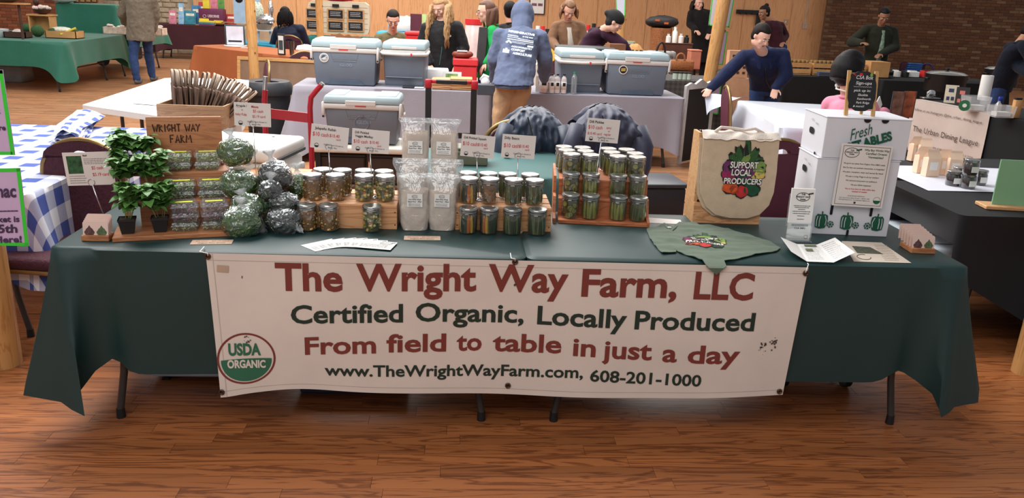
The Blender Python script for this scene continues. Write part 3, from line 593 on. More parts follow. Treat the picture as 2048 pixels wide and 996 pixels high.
# sign board
sg = MB(); sg.box(.118, .408, .376, .388, .19, .412, .004, 2); bo = sg.build('sign_board', tan_v, ds, 40)
burn = mat('burnt_lettering', (62, 34, 18), .8); b = MB()
def strokes(b, pts, x0, z0, k, th=.0024):
    for s_ in pts: b.tube([(x0+x*k*.62, .3745, z0+z*k) for x, z in s_], th, 5)
LT = {'W': [[(0, 1), (.3, 0), (.5, .7), (.75, 0), (1.05, 1)]], 'R': [[(.05, 0), (.05, 1), (.6, .8), (.1, .5), (.7, 0)]], 'I': [[(.2, 0), (.2, 1)]], 'G': [[(.8, .85), (.5, 1), (.1, .6), (.35, .05), (.8, .4), (.45, .4)]], 'H': [[(.05, 0), (.05, 1)], [(.7, 0), (.7, 1)], [(.05, .5), (.7, .5)]], 'T': [[(0, 1), (.8, 1)], [(.4, 0), (.4, 1)]],
      'A': [[(0, 0), (.4, 1), (.8, 0)], [(.15, .35), (.65, .35)]], 'Y': [[(0, 1), (.4, .5), (.8, 1)], [(.4, .5), (.25, 0)]], 'F': [[(.05, 0), (.05, 1), (.7, 1)], [(.05, .55), (.55, .55)]], 'M': [[(0, 0), (.15, 1), (.5, .4), (.85, 1), (1.05, 0)]], ' ': []}
def word(s_, x, z, k):
    for ch in s_:
        strokes(b, LT[ch], x, z, k); x += k*.62*(.55 if ch == 'I' else .7 if ch == ' ' else 1.28 if ch in 'WM' else 1.02)
word('WRIGHT WAY', .142, .352, .030); word('FARM', .205, .305, .032); b.build('burnt_lettering', burn, bo)
# clamshells
clr = clearm('clamshell', .07, .5, .06, .03, .15, 60); yl = mat('yellow_sticker', (226, 232, 40), .5, var=.02)
mg = {'g': [mat('micro_green', (134, 150, 76), .6, var=.3), mat('micro_pale', (196, 206, 150), .6, var=.2), mat('micro_deep', (56, 84, 40), .6, var=.2)], 'p': [mat('micro_purple', (116, 58, 82), .6, var=.3), mat('micro_lilac', (168, 120, 140), .6, var=.2), mat('micro_dkgreen', (60, 70, 44), .6, var=.2)]}
def clam(kind, label, top=False, seed=1):
    t = thing('clamshell', label, 'box', (0, 0, -5), 0, 'clear boxes of microgreens'); w, d, h = .100, .095, .036; r = random.Random(seed)
    def sh(z0, z1, k0, k1): return MB().add([(sx*w/2*k, sy*d/2*k, z) for z, k in ((z0, k0), (z1, k1)) for sx, sy in ((-1, -1), (1, -1), (1, 1), (-1, 1))], [(0, 1, 2, 3)[::-1], (0, 1, 5, 4), (1, 2, 6, 5), (2, 3, 7, 6), (3, 0, 4, 7)])
    sh(.001, .022, .82, .95).build('tray', clr, t); l = sh(.036, .023, .86, .96); l.box(-w*.52, w*.52, -d*.52, d*.52, .0215, .0235); lo = l.build('lid', clr, t)
    b = MB()
    for i in range(170):
        p = V((r.uniform(-.4, .4)*w, r.uniform(-.4, .4)*d, r.uniform(.004, .030))); a = r.random()*6.3; L = r.uniform(.006, .014); q = p+V((math.cos(a)*L, math.sin(a)*L, r.uniform(-.004, .004)))
        b.tube([p, (p+q)/2+V((0, 0, .002)), q], r.uniform(.0008, .0022), 4, mi=r.randrange(3))
    b.build('microgreens', mg[kind], t, kind='stuff')
    if top: MB().box(-.032, .032, -.012, .004, .0362, .0368).build('yellow_sticker', yl, lo)
    return t
cl = {}
def pl(kind, top, lx, ly, lz, rz, label):
    k = (kind, top); a = ds.rotation_euler.z; x = ds.location.x+lx*math.cos(a)-ly*math.sin(a); y = ds.location.y+lx*math.sin(a)+ly*math.cos(a); lab = label
    if k not in cl: cl[k] = clam(kind, lab, top, len(cl)+1); o = cl[k]; o.location = (x, y, ZT+lz)
    else: o = dup(cl[k], (x, y, ZT+lz), label=lab)
    o.rotation_euler = (0, 0, a+rz)
for ti, (ly, lz, n, kd, nm) in enumerate(((.075, .018, 3, 'p', 'bottom step'), (.205, .112, 2, 'g', 'middle step'), (.312, .207, 2, 'g', 'top step'))):
    for ci, lx in enumerate((.255, .365)):
        for q in range(n):
            kk = 'g' if (kd == 'p' and q == 0) else kd
            pl(kk, q == n-1, lx-.010*(ti), ly, lz+.0372*q, (q*1.3 % .1)-.04, ('%s microgreen box, %s, %s stack, %s' % ('purple' if kk == 'p' else 'green', {0: 'lowest', 1: 'second up', 2: 'topmost'}[q] if n == 3 else ('lower' if q == 0 else 'upper with yellow sticker'), 'basil-side' if ci == 0 else 'salad-bag-side', nm)))
# basil
bl = mat('basil_leaf', (84, 128, 62), .4, var=.3, sc=30, bump=.3, bsc=50, spec=.5); bst = mat('basil_stem', (150, 160, 96), .6); soil = mat('potting_soil', (60, 48, 38), .95, var=.6, sc=120, bump=.8, bsc=200)
def leafmesh(k):
    b = MB(); n = 6
    def fn(u, v):
        s_ = max(0, math.sin(PI*v**.9))**.62*(1-.22*v); x = (u-.5)*.044*s_*k; return (x, v*.046*k, abs(x)*.30+.012*k*math.sin(v*PI)-.010*k*v*v)
    b.grid(4, 8, fn); me = bpy.data.meshes.new('leaf'); me.from_pydata([tuple(v) for v in b.v], [], b.f); me.materials.append(bl); me.polygons.foreach_set('use_smooth', [True]*len(me.polygons)); return me
LM = [leafmesh(.7), leafmesh(.95), leafmesh(1.15)]
def basil(lx, ly, lz, label, seed, ht):
    a = ds.rotation_euler.z; x = ds.location.x+lx*math.cos(a)-ly*math.sin(a); y = ds.location.y+lx*math.sin(a)+ly*math.cos(a); r = random.Random(seed)
    t = thing('potted_basil', label, 'plant', (x, y, ZT+lz), a, 'basil seedlings in black pots')
    p = MB(); w0, w1, h = .021, .031, .058
    for z0, z1, a0, a1 in ((0, h-.008, w0, w1-.002), (h-.008, h, w1, w1)): p.add([(sx*k, sy*k, z) for z, k in ((z0, a0), (z1, a1)) for sx, sy in ((-1, -1), (1, -1), (1, 1), (-1, 1))], [(0, 3, 2, 1), (0, 1, 5, 4), (1, 2, 6, 5), (2, 3, 7, 6), (3, 0, 4, 7)])
    p.build('pot', blackp, t); s = MB(); s.grid(8, 8, lambda u, v: ((u-.5)*.056, (v-.5)*.056, h-.004+.004*noise.noise(V((u*9, v*9, seed))))); s.build('soil', soil, t)
    stm_ = MB(); L = []
    for k in range(5):
        a0 = r.random()*6.3; bx, by = .015*math.cos(a0), .015*math.sin(a0); tx, ty = bx*3.0+r.uniform(-.012, .012), by*3.0; H = ht*r.uniform(.75, 1.0)
        pts = [V((bx+(tx-bx)*q, by+(ty-by)*q, h-.006+H*q)) for q in (0, .35, .7, 1)]; stm_.tube(pts, [.0016, .0014, .0012, .0008], 5)
        for q in (.3, .5, .68, .85, 1.0):
            P = V((bx+(tx-bx)*q, by+(ty-by)*q, h+H*q)); a1 = r.random()*6.3
            for m in range(4 if q == 1 else 3): L.append((P, a1+m*(PI/2 if q == 1 else 2.1)+r.uniform(-.3, .3), r.uniform(.1, .9), r.choice((1, 2, 2)) if q < 1 else r.choice((0, 1))))
    stm_.build('stems', bst, t, True, kind='stuff')
    for P, az, el, k in L:
        o = bpy.data.objects.new('leaf', LM[k]); COL.objects.link(o); o.parent = t; o.location = P; o.rotation_euler = (el, r.uniform(-.3, .3), az)
for i, (lx, ly, lz, nm, ht) in enumerate(((.050, .062, .018, 'bottom step at the end of the stand', .11), (.165, .062, .018, 'bottom step beside the purple boxes', .115), (.035, .205, .112, 'middle step at the end of the stand', .12), (.138, .205, .112, 'middle step beside the green boxes', .12), (.030, .312, .207, 'top step at the end of the stand', .085), (.095, .312, .207, 'top step beside the farm sign', .055))):
    basil(lx, ly, lz, 'basil seedling in a black pot on the '+nm, 20+i, ht)
# ---------------- salad bags ----------------
film = clearm('crinkled_film', .10, .55, .10, .0, 1, 26); neckf = clearm('gathered_film', .3, .7, .14, .28, 1, 60)
gr = dict(g=[mat('salad_green', (58, 92, 34), .6, var=.4, sc=40), mat('salad_light', (124, 150, 70), .6, var=.3), mat('salad_stem', (156, 172, 100), .6)], d=[mat('kale_dark', (34, 40, 34), .6, var=.4, sc=40), mat('kale_grey', (66, 74, 64), .6, var=.3), mat('kale_stem', (120, 120, 96), .6)])
def salad(label, px, py, Y, rx, ry, kind, knot, seed, tilt=0):
    c = ay(px, py, Y); k = FPX/((c-CAMP).dot(F_)); a, h = rx/k, ry/k; r = random.Random(seed); t = thing('salad_bag', label, 'bag', (c.x, c.y, c.z-h), 0, 'knotted clear bags of salad greens'); d = min(a, h)*.92
    def lump(q): 
        return lambda n_: (1+q*noise.noise(n_*2.2+V((seed*3.1, 0, 0)))+(.0 if n_.z > -.5 else -.12*(-n_.z-.5)))*(1-.16*max(0, n_.z)**2)*(1+.08*max(0, -n_.z))
    MB().ell((0, 0, h), (a*.88, d*.88, h*.88), 20, 14, fn=lump(.18)).build('leafy_core', gr[kind][0], t, True)
    b = MB()
    for i in range(150):
        v = V((r.gauss(0, 1), r.gauss(0, 1), r.gauss(0, 1))).normalized(); n_ = V((r.gauss(0, 1), r.gauss(0, 1), r.gauss(0, 1))); tg = (n_-v*n_.dot(v)).normalized(); L = r.uniform(.006, .02)
        P = V((v.x*a, v.y*d, v.z*h))*.90*lump(.18)(v)+V((0, 0, h)); pts = [P+tg*L*s_-v*(.25*L*s_*s_) for s_ in (-1, 0, 1)]; b.tube(pts, [.0006, .0018 if r.random() < .6 else .0032, .0006], 4, mi=r.choice((1, 0, 0, 2, 0, 1)))
    b.build('leaves', gr[kind], t, kind='stuff')
    MB().ell((0, 0, h), (a, d, h), 28, 20, fn=lambda n_: lump(.18)(n_)*(1+.03*noise.noise(n_*7+V((seed, 0, 0))))).build('film', film, t, True)
    kx, ky = (knot[0]-px)/k, -(knot[1]-py)/k; base = V((kx*.75, -d*.35 if abs(ky) < h*.8 else 0, h+ky*.8)); tip = V((kx*1.15, base.y-.01, h+ky*1.0+.022)); ax = (tip-base).normalized(); s = MB()
    u_ = ax.cross(V((0, 1, 0))).normalized(); w2 = ax.cross(u_)
    prf = [(-.016, .020), (-.006, .009), (0, .0055), (.006, .009), (.016, .018), (.026, .022)]; n = 18
    s.add([base+ax*z+(u_*math.cos(2*PI*j/n)+w2*math.sin(2*PI*j/n)*.55)*rr_*(1+.28*math.sin(j*2.4+i)) for i, (z, rr_) in enumerate(prf) for j in range(n)], [(i*n+j, i*n+(j+1) % n, (i+1)*n+(j+1) % n, (i+1)*n+j) for i in range(5) for j in range(n)])
    s.build('gathered_neck', neckf, t, True); return t
salad('green salad bag topmost in the heap, under the arugula card', 471, 302, .44, 39, 33, 'g', (461, 262), 1)
salad('green salad bag second from the top, knot hanging in front', 478, 366, .37, 40, 34, 'g', (470, 362), 2)
salad('green salad bag half hidden behind the lowest green one', 497, 412, .29, 38, 32, 'g', (484, 385), 3)
salad('bright green salad bag lowest in the heap, touching the cloth', 482, 442, .205, 41, 37, 'g', (484, 398), 4)
salad('dark kale bag topmost beside the jars', 549, 350, .39, 37, 36, 'd', (540, 303), 5)
salad('small silvery kale bag in the middle of the heap', 540, 378, .31, 24, 22, 'd', (543, 352), 8)
salad('dark kale bag third down beside the relish jars', 566, 405, .32, 34, 28, 'd', (588, 398), 6)
salad('dark kale bag lowest, lying on the cloth by the relish jars', 566, 442, .262, 40, 33, 'd', (600, 460), 7)
salad('pale green salad bag squeezed behind the kale bags', 597, 372, .47, 22, 32, 'g', (594, 330), 9)
t = thing('wooden_box', 'plain wooden box behind the salad bags', 'box', (-1.165, .47, ZT)); MB().box(0, .25, 0, .2, 0, .16, .003).build('body', cedar, t); MB().box(-.004, .254, -.004, .204, .16, .172, .002).build('lid', pinew, t)
# ---------------- sticker racks, flyers, cards ----------------
def stickers(label, loc, rz, n, back, dy=.010):
    t = thing('sticker_rack', label, 'rack', loc, rz, 'small wooden racks of farm stickers'); MB().box(-.05, .05, -.006, back, 0, .022, .002).build('base', tan_v, t)
    for i in range(n):
        y = .004+i*dy; b = MB(); b.T = MX.Translation((-.003*i*(dy > .015), y, .012+.0045*i)) @ MX.Rotation(-.14, 4, 'X'); b.slab([(-.046, 0), (.046, 0), (.046, .056), (.040, .062), (-.040, .062), (-.046, .056)], -.0006, .0006); s = b.build('sticker_sheet', mat('sticker_pink', (224, 196, 184), .5, var=.04), t)
        if i == 0:
            for j, (sx, mm) in enumerate(((-.022, mat('beet_print', (92, 62, 60), .5, var=.4, sc=120)), (.022, mat('leaf_print', (84, 100, 66), .5, var=.4, sc=120)))):
                b = MB(); b.T = MX.Translation((sx, y-.0009, .012)) @ MX.Rotation(-.14, 4, 'X'); b.slab([(.019*math.cos(a_)*(1 if math.sin(a_) < .3 else .8), .022+.017*math.sin(a_)+(.008 if abs(a_-PI/2) < .1 else 0)) for a_ in [q*PI/8 for q in range(16)]], 0, .0004); b.build('round_sticker', mm, s)
    return t
stickers('little wooden rack of pink sticker sheets beside the basil stand', (-1.618, .085, ZT), .02, 5, .05)
stickers('little wooden rack of pink sticker sheets at the table end by the black tables', (1.645, .165, ZT), -.05, 6, .10, .019)
def flatcard(b, c, w, h, rz, z, mi=0, th=.0007):
    T = b.T.copy(); b.T = MX.Translation((c[0], c[1], z)) @ MX.Rotation(rz, 4, 'Z'); b.box(-w/2, w/2, -h/2, h/2, 0, th, mi=mi); q = b.T.copy(); b.T = T; return q
for i in range(7):
    t = i/6; c = V((-.775+.20*t, .095+.03*math.sin(t*PI)+.0, 0)); rz = .75-.95*t
    b = MB(); q = flatcard(b, c, .14, .10, rz, ZT+.0009*(i+1)); o = b.build('flyer', paper)
    tag(o, 'white farm flyer in the fan of flyers, %s' % ('at the salad-bag end', 'second from the salad-bag end', 'third from the salad-bag end', 'in the middle of the fan', 'third from the pricing-card end', 'next to the uppermost one', 'uppermost, nearest the flour')[i], 'flyer', 'fan of flyers on the green cloth')
    b = MB(); b.T = q; b.tube([(.032+.024*math.cos(a), .022+.013*math.sin(a), .001) for a in [k*PI/8 for k in range(16)]], .0009, 4, closed=True); b.text('WRIGHT WAY', (.032, .018, .0012), (1, 0, 0), (0, 1, 0), size=.008, width=.04, align='C', bold=.02); b.tube([(.052, .03, .001), (.066, .036, .001)], .002, 4); b.lines((-.06, .005, .0012), (1, 0, 0), (0, 1, 0), .11, .04, 5, .5); b.build('print', greyink, o)
tcd = mat('tan_card', (206, 176, 152), .35, var=.03)
for (cx_, cy_, w_, lab) in ((-.405, .215, .145, 'small tan price card lying in front of the flour bags'), (-1.195, .098, .15, 'small pink price card lying in front of the microgreens')):
    b = MB(); q = flatcard(b, (cx_, cy_), w_, .055, .12 if cx_ < -1 else .04, ZT+.001, th=.0015); o = b.build('price_card', tcd); tag(o, lab, 'sign', 'price cards lying on the cloth')
    b = MB(); b.T = q; b.text('$5 cash   $5.19 card', (0, .006, .0018), (1, 0, 0), (0, 1, 0), size=.013, width=w_*.8, align='C', mi=1); b.text('Organic Farm Grown', (0, -.018, .0018), (1, 0, 0), (0, 1, 0), size=.012, width=w_*.66, align='C', bold=.03); b.build('lettering', [ink, redink], o)
b = MB(); b.quad((.572, .535, ZT+.001), (.735, .525, ZT+.001), (.745, .60, ZT+.001), (.60, .625, ZT+.001)); o = tag(b.build('paper_sheet', paper), 'plain white paper sheet between the cedar rack and the tote', 'paper')
# binder clip on banner edge by price card
# ---------------- tote bag on a wooden stand ----------------
canv = mat('canvas', (204, 180, 152), .9, var=.06, sc=30, bump=.3, bsc=300); canvw = mat('canvas_top', (222, 210, 198), .9, var=.05, bump=.3, bsc=200)
o3 = at(1383, 444, ZT); ts = thing('wooden_stand', 'tall plywood stand with the cream tote bag draped over it', 'stand', (o3.x, o3.y, ZT), -.02)
SW, SD, SH = .305, .15, .40
for xx in (0, SW-.014): 
    b = MB(); b.T = MX.Translation((xx, 0, 0)) @ MX.Rotation(PI/2, 4, 'Z') @ MX.Rotation(PI/2, 4, 'X'); b.prism([(0, 0), (SD, 0), (SD*.86, SH), (SD*.22, SH), (0, .30)], 0, .014); b.build('side_panel', tan_w, ts)
for z0, z1 in ((0, .095), (.105, .2), (.21, .29)): MB().box(.0 if z0 < .1 else .014, SW if z0 < .1 else SW-.014, -.012 if z0 < .1 else .0, .0 if z0 < .1 else .012, z0, z1, .001).build('front_board', pinew, ts)
MB().box(.014, SW-.014, SD-.03, SD-.018, .01, SH-.02).build('back_board', tan_w, ts)
bg_ = thing('tote_bag', 'cream canvas tote bag printed with vegetables and lettering', 'bag', (o3.x+.008, o3.y-.02, ZT), -.02)
out = [(x*.95, z*.97) for x, z in [(.0, .40), (.004, .2), (.012, .14), (.04, .085), (.09, .048), (.16, .036), (.24, .036), (.30, .055), (.34, .10), (.355, .16), (.358, .25), (.352, .405)]]
def bagfn(x, z): return -.016*math.sin(PI*min(1, max(0, x/.358)))**.5-.004*math.sin(z*14)+.012*(z-.2)
# surface from the outline, with a thickness
def sheetfrom(outline, fn, th, step=.012):
    xs = [p[0] for p in outline]; zs = [p[1] for p in outline]; bm = bmesh.new(); f = bm.faces.new([bm.verts.new((x, 0, z)) for x, z in outline])
    x = min(xs)+step
    while x < max(xs): bmesh.ops.bisect_plane(bm, geom=bm.verts[:]+bm.edges[:]+bm.faces[:], plane_co=(x, 0, 0), plane_no=(1, 0, 0)); x += step
    z = min(zs)+step
    while z < max(zs): bmesh.ops.bisect_plane(bm, geom=bm.verts[:]+bm.edges[:]+bm.faces[:], plane_co=(0, 0, z), plane_no=(0, 0, 1)); z += step
    bm.verts.index_update(); vs = [V(v.co) for v in bm.verts]; fs = [tuple(v.index for v in f.verts) for f in bm.faces]; n = len(vs); bd = [e for e in bm.edges if e.is_boundary]; bdl = [(e.verts[0].index, e.verts[1].index) for e in bd]; bm.free()
    front = [fn(v.x, v.z) for v in vs]; back = [p+V(th) for p in front]
    return front+back, fs+[tuple(i+n for i in f)[::-1] for f in fs]+[(a, c, c+n, a+n) for a, c in bdl]
vs, fs = sheetfrom(out, lambda x, z: V((x, bagfn(x, z)+.002*noise.noise(V((x*30, z*30, 0))), z)), (0, .010, 0)); MB().add(vs, fs).build('front_panel', canv, bg_, 60)
out2 = [(x*1.0-.012, z-.006) for x, z in out]; vs, fs = sheetfrom(out2, lambda x, z: V((x, bagfn(x, z)+.013, z)), (0, .004, 0), .05); MB().add(vs, fs).build('back_panel', canv, bg_, 60)
b = MB()
b.grid(40, 10, lambda u, v: (-.004+.346*u, -.012+.05*v*1.6-.006*math.sin(u*17)*math.sin(v*5)+bagfn(.358*u, .4)*(1-v)+.004, .385+.022*math.sin(min(1, v*1.2)*PI*.75)+.010*noise.noise(V((u*9, v*3, 2)))+.010*v)); b.build('gathered_top', canvw, bg_, True)
b = MB(); b.tube([(.05, .02, .41), (.08, .03, .43), (.13, .05, .425), (.19, .04, .42), (.23, .03, .43), (.27, .03, .41)], .007, 6); b.build('handle', canvw, bg_, True)
PC = [mat('print_'+n, c, .85, var=.2, sc=60) for n, c in (('black', (30, 28, 28)), ('green', (46, 84, 44)), ('light_green', (116, 142, 70)), ('purple', (104, 44, 92)), ('magenta', (142, 40, 78)), ('orange', (206, 84, 36)), ('red', (190, 44, 44)), ('deep_green', (24, 74, 48)), ('yellow', (206, 178, 92)), ('white', (232, 226, 218)), ('rust', (150, 60, 30)))]
def vegprint(b, P, k, lift):      # P maps (x, y, layer) of a unit emblem on a surface
    r = random.Random(4)
    def blob(cx, cy, rx, ry, mi, n=16, j=.12, lay=1, rot=0, out=True):
        for (q, m_, l_) in (((1.13, 0, lay),) if out else ())+((1, mi, lay+.6),):
            vs = []; rs = [1+r.uniform(-j, j) for _ in range(n)]
            for i in range(n):
                a = 2*PI*i/n; x = math.cos(a)*rx*q*rs[i]; y = math.sin(a)*ry*q*rs[i]; vs.append(P(cx+x*math.cos(rot)-y*math.sin(rot), cy+x*math.sin(rot)+y*math.cos(rot), l_*lift))
            b.add(vs, [tuple(range(n))], m_)
    blob(0, -.05, .86, .80, 0, 40, .06, .2, out=False)
    for cx, cy, rx, ry, m_, rot in ((.05, .95, .16, .42, 1, .05), (-.25, .72, .18, .36, 1, .35), (.38, .66, .2, .34, 1, -.4), (-.5, .5, .16, .3, 1, .6), (.62, .42, .2, .25, 1, -.5), (0, .55, .5, .26, 2, 0), (-.1, .42, .3, .2, 2, 0)): blob(cx, cy, rx, ry, m_, 18, .25, 1, rot)
    for cx, cy, rx, ry, m_ in ((-.68, .18, .26, .28, 3), (-.8, -.12, .18, .2, 4), (-.62, -.28, .26, .24, 4), (.7, .18, .28, .3, 2), (.74, .0, .22, .1, 8), (.66, -.16, .3, .14, 8), (.86, -.1, .12, .08, 8), (-.55, -.72, .34, .22, 5), (-.35, -.78, .2, .2, 10), (.0, -.85, .28, .26, 6), (.45, -.78, .36, .24, 7), (0, 0, .5, .3, 3), (.2, -.3, .4, .3, 7)): blob(cx, cy, rx, ry, m_, 16, .12, 2)
    for q, (s_, y, w_, x) in enumerate((('SUPPORT', .16, 1.28, -.0), ('LOCAL', -.16, .9, -.1), ('PRODUCERS', -.52, 1.72, 0))):
        for (bo, mi, lay) in ((.09, 0, 3.6), (.025, 9, 4.4)):
            g, f_, wd = glyphs(s_, .05, bo); g0, _, wd0 = glyphs(s_, .05, .025); sc_ = w_/wd0; hh = .40 if q != 2 else .36
            b.add([P(x-w_/2+(v.x-(wd-wd0)/2)*sc_, y+v.y*hh*.95, lay*lift) for v in g], f_, mi)
b = MB(); vegprint(b, lambda x, y, l: V((.188+x*.098, bagfn(.188+x*.098, .245+y*.103)-.0035-l, .245+y*.103)), 1, .00035); b.build('vegetable_print', PC, bg_)
# ---------------- t-shirt ----------------
shm = mat('sage_tshirt', (82, 98, 80), .9, var=.06, sc=20, bump=.15, bsc=200, sheen=.2)
so = [(1328, 449), (1345, 457), (1358, 449), (1390, 448), (1400, 452), (1440, 458), (1490, 470), (1512, 478), (1540, 487), (1561, 498), (1552, 505), (1510, 512), (1478, 520), (1452, 531), (1432, 547), (1418, 536), (1400, 522), (1378, 514), (1358, 507), (1352, 503), (1352, 507), (1324, 509), (1310, 494), (1300, 480), (1293, 461), (1306, 459)]
pts = []
for a, c in so:
    p = at(a, c, ZT)
    if p.y < -.01: q = ay(a, c, -.055); p = V((q.x, -(ZT-q.z)-.012, 0))
    pts.append((p.x, p.y))
cx_ = sum(p[0] for p in pts)/len(pts); cy_ = sum(p[1] for p in pts)/len(pts)
def shf(x, y):
    wr = .006+.007*noise.noise(V((x*9, y*22, 1)))+.004*noise.noise(V((x*22, y*40, 5)))
    if y > -.008: return V((x, y, ZT+.003+max(0, wr)))
    return V((x, -.052-max(0, wr)*.3-.008, ZT+.004+(y+.008)))
vs, fs = sheetfrom(pts, shf, (0, 0, -.003), .012); sh = MB().add(vs, fs).build('tshirt', shm, smooth=60)
tag(sh, 'sage green printed t-shirt laid on the stall, one corner over the edge', 'shirt')
pc = at(1408, 486, ZT)
b = MB(); vegprint(b, lambda x, y, l: shf(pc.x+(x*math.cos(-.25)-y*math.sin(-.25))*.088, pc.y+(x*math.sin(-.25)+y*math.cos(-.25))*.088)+V((0, 0, .0012+l)), 1, .0004); b.build('vegetable_print', PC, sh)
n0 = at(1338, 460, ZT); b = MB(); b.tube([at(1330, 451, ZT)+V((0, 0, .008)), at(1333, 460, ZT)+V((0, 0, .011)), at(1345, 467, ZT)+V((0, 0, .01)), at(1352, 458, ZT)+V((0, 0, .01)), at(1358, 450, ZT)+V((0, 0, .008))], .0035, 6); b.build('neck_rib', shm, sh, True)
b = MB(); b.quad(*[n0+V((x, y, .013)) for x, y in ((-.008, -.006), (.008, -.006), (.008, .006), (-.008, .006))]); b.build('size_tag', paper, sh)
# ---------------- produce cartons ----------------
crt = mat('white_carton', (214, 214, 220), .6, var=.03, sc=4); pgr = mat('carton_green', (20, 84, 60), .6, var=.06); slot = mat('carton_slot', (18, 18, 20), .9)
def pepper(b, cx, cz, k, y, flip=1):
    def P(x, z, l=0): return (cx+flip*x*k, y-l, cz+z*k)
    def poly(pp, mi, l=0): b.add([P(x, z, l) for x, z in pp], [tuple(range(len(pp)))], mi)
    poly([(-.45, -.5), (-.5, 0), (-.48, .35), (-.35, .52), (-.05, .48), (.2, .52), (.42, .42), (.46, .1), (.4, -.3), (.3, -.55), (-.1, -.62)], 0)
    for x in (-.33, -.12): b.tube([P(x-.02, -.45, .0008), P(x-.05, 0, .0008), P(x, .35, .0008)], .028*k, 4, mi=1)
    b.tube([P(.3, -.35, .0008), P(.34, .05, .0008), P(.2, .4, .0008)], .028*k, 4, mi=1)
    b.tube([P(0, .48, .0005), P(-.02, .72, .0005)], .05*k, 5, mi=0)
    for i in range(7):
        a = i*2*PI/7; poly([(.68+.27*math.cos(a+q)*s_, -.25+.27*math.sin(a+q)*s_) for q, s_ in ((-.32, 1), (.32, 1), (.3, .55), (-.3, .55))], 0)
    poly([(.68+.1*math.cos(i*.9), -.25+.1*math.sin(i*.9)) for i in range(7)], 0)
def carton(label, loc, rz, w, d, h, lower):
    t = thing('produce_carton', label, 'box', loc, rz, 'white produce cartons'); MB().box(0, w, 0, d, 0, h, .002).build('body', crt, t)
    b = MB(); b.box(-.003, w+.003, -.003, d+.003, h-.002, h+.002, .001); b.build('lid_flap', crt, t)
    b = MB()
    def hole(x, y, z, L, H, ax): # rounded slot
        q_ = min(L, H)/2; pr = [(math.copysign(L/2-q_, math.cos(a))+q_*math.cos(a), math.copysign(H/2-q_, math.sin(a))+q_*math.sin(a)) for a in [i*PI/8+.1 for i in range(16)]]
        b.add([(x+(u if ax == 'x' else 0), y+(u if ax == 'y' else 0), z+v) for u, v in pr], [tuple(range(16))])
    hole(-.0045, d*.55, h-.07 if lower else h*.55, .055, .028, 'y')
    if lower:
        for x in (w*.26, w*.75): hole(x, -.0045, .115, .012, .05, 'x')
        hole(w*.5, -.0045, .012, .011, .03, 'x')
    else:
        for x in (.17, .245): b.add([(x+.016*math.cos(a), -.0045, h-.003+.014*math.sin(a)) for a in [-i*PI/8 for i in range(9)]], [tuple(range(9))])
        hole(-.0045, .07, .006, .02, .012, 'y')
    b.build('hand_hole', slot, t)
    b = MB()
    if lower:
        for x, fl in ((.055, 1), (.165, 1), (.295, -1)): bb = MB(); pepper(bb, x, .062, .058, -.0045, fl); bb.build('pepper_print', [pgr, crt], t)
    else:
        b.text('Fresh', (.110, -.0048, .078), (.94, 0, .34), (-.2, 0, .98), size=.066, width=.095, shear=.3, mi=0); b.text('ABLES', (.170, -.0045, .050), (.95, 0, .31), (-.31, 0, .95), size=.052, width=.125, bold=.05, mi=0); b.text('GET', (.10, -.0045, .027), (.95, 0, .31), (-.31, 0, .95), size=.052, width=.07, bold=.05, mi=0)
    if not lower: b.build('print', [pgr, crt], t)
    b = MB(); b.T = MX.Translation((-.0045, 0, 0)) @ MX.Rotation(-PI/2, 4, 'Z')
    b.text('12 102', (-d*.62, 0, h-.035), size=.012, width=.03); b.text('PRODUCE', (-d*.72+.08, 0, h-.045), size=.011, width=.03); b.build('side_print', greyink, t); return t
carton('white produce carton with green peppers, carrying the smaller one', (1.262, .425, ZT), -.077, .350, .25, .335, True)
carton('smaller white produce carton stacked on the pepper carton', (1.275, .425, ZT+.338), -.05, .360, .26, .172, False)
pp = thing('poster_card', 'laminated why buy certified organic poster leaning on the cartons', 'sign', (1.335, .385, ZT+.140), -.077, rot=(-.03, .02, -.077))
w_, h_ = .215, .268; MB().box(0, w_, -.001, .001, 0, h_).build('card', lam, pp)
b = MB(); y = -.0018; Q = lambda x, z: (x*w_, y, z*h_)
for x0, x1, z0, z1 in ((.04, .96, .03, .036), (.04, .96, .962, .968), (.04, .047, .03, .965), (.953, .96, .03, .965)): b.box(x0*w_, x1*w_, y-.0002, y, z0*h_, z1*h_, mi=0)
b.tube([Q(.22+.14*math.cos(a), .86+.075*math.sin(a)) for a in [i*PI/12 for i in range(24)]], .0011, 4, closed=True, mi=0); b.tube([Q(.30, .90), Q(.40, .92)], .003, 5, mi=1)
for s_, z in (('THE', .885), ('WRIGHT WAY', .855), ('FARM', .825)): b.text(s_, Q(.22, z), size=.008, align='C', bold=.03, mi=0)
for s_, z in (('Why Buy Wright Way', .90), ('Certified Organic', .845), ('Vegetables?', .79)): b.text(s_, Q(.70, z), size=.0125, align='C', bold=.02, width={.90: .105, .845: .09, .79: .065}[z], mi=1)
for i, (s_, wd) in enumerate((('We grow our plants from Organic (Non-GMO) seeds', .82), ('We Do Not use synthetic insecticides, or fungicides!', .82), ('We plant, transplant, water and harvest By Hand!', .80), ('We pay a Living Wage to all our workers', .66), ('We welcome and protect our pollinators', .62), ('We are USDA Inspected', .4))): b.text(s_, Q(.5, .68-.068*i), size=.0088, width=wd*w_, align='C', bold=.01, mi=0)
b.text('We go from farm to table within days', Q(.5, .275), size=.0088, width=.60*w_, align='C', bold=.02, mi=2); b.text('instead of weeks!', Q(.5, .235), size=.0088, width=.3*w_, align='C', bold=.02, mi=2)
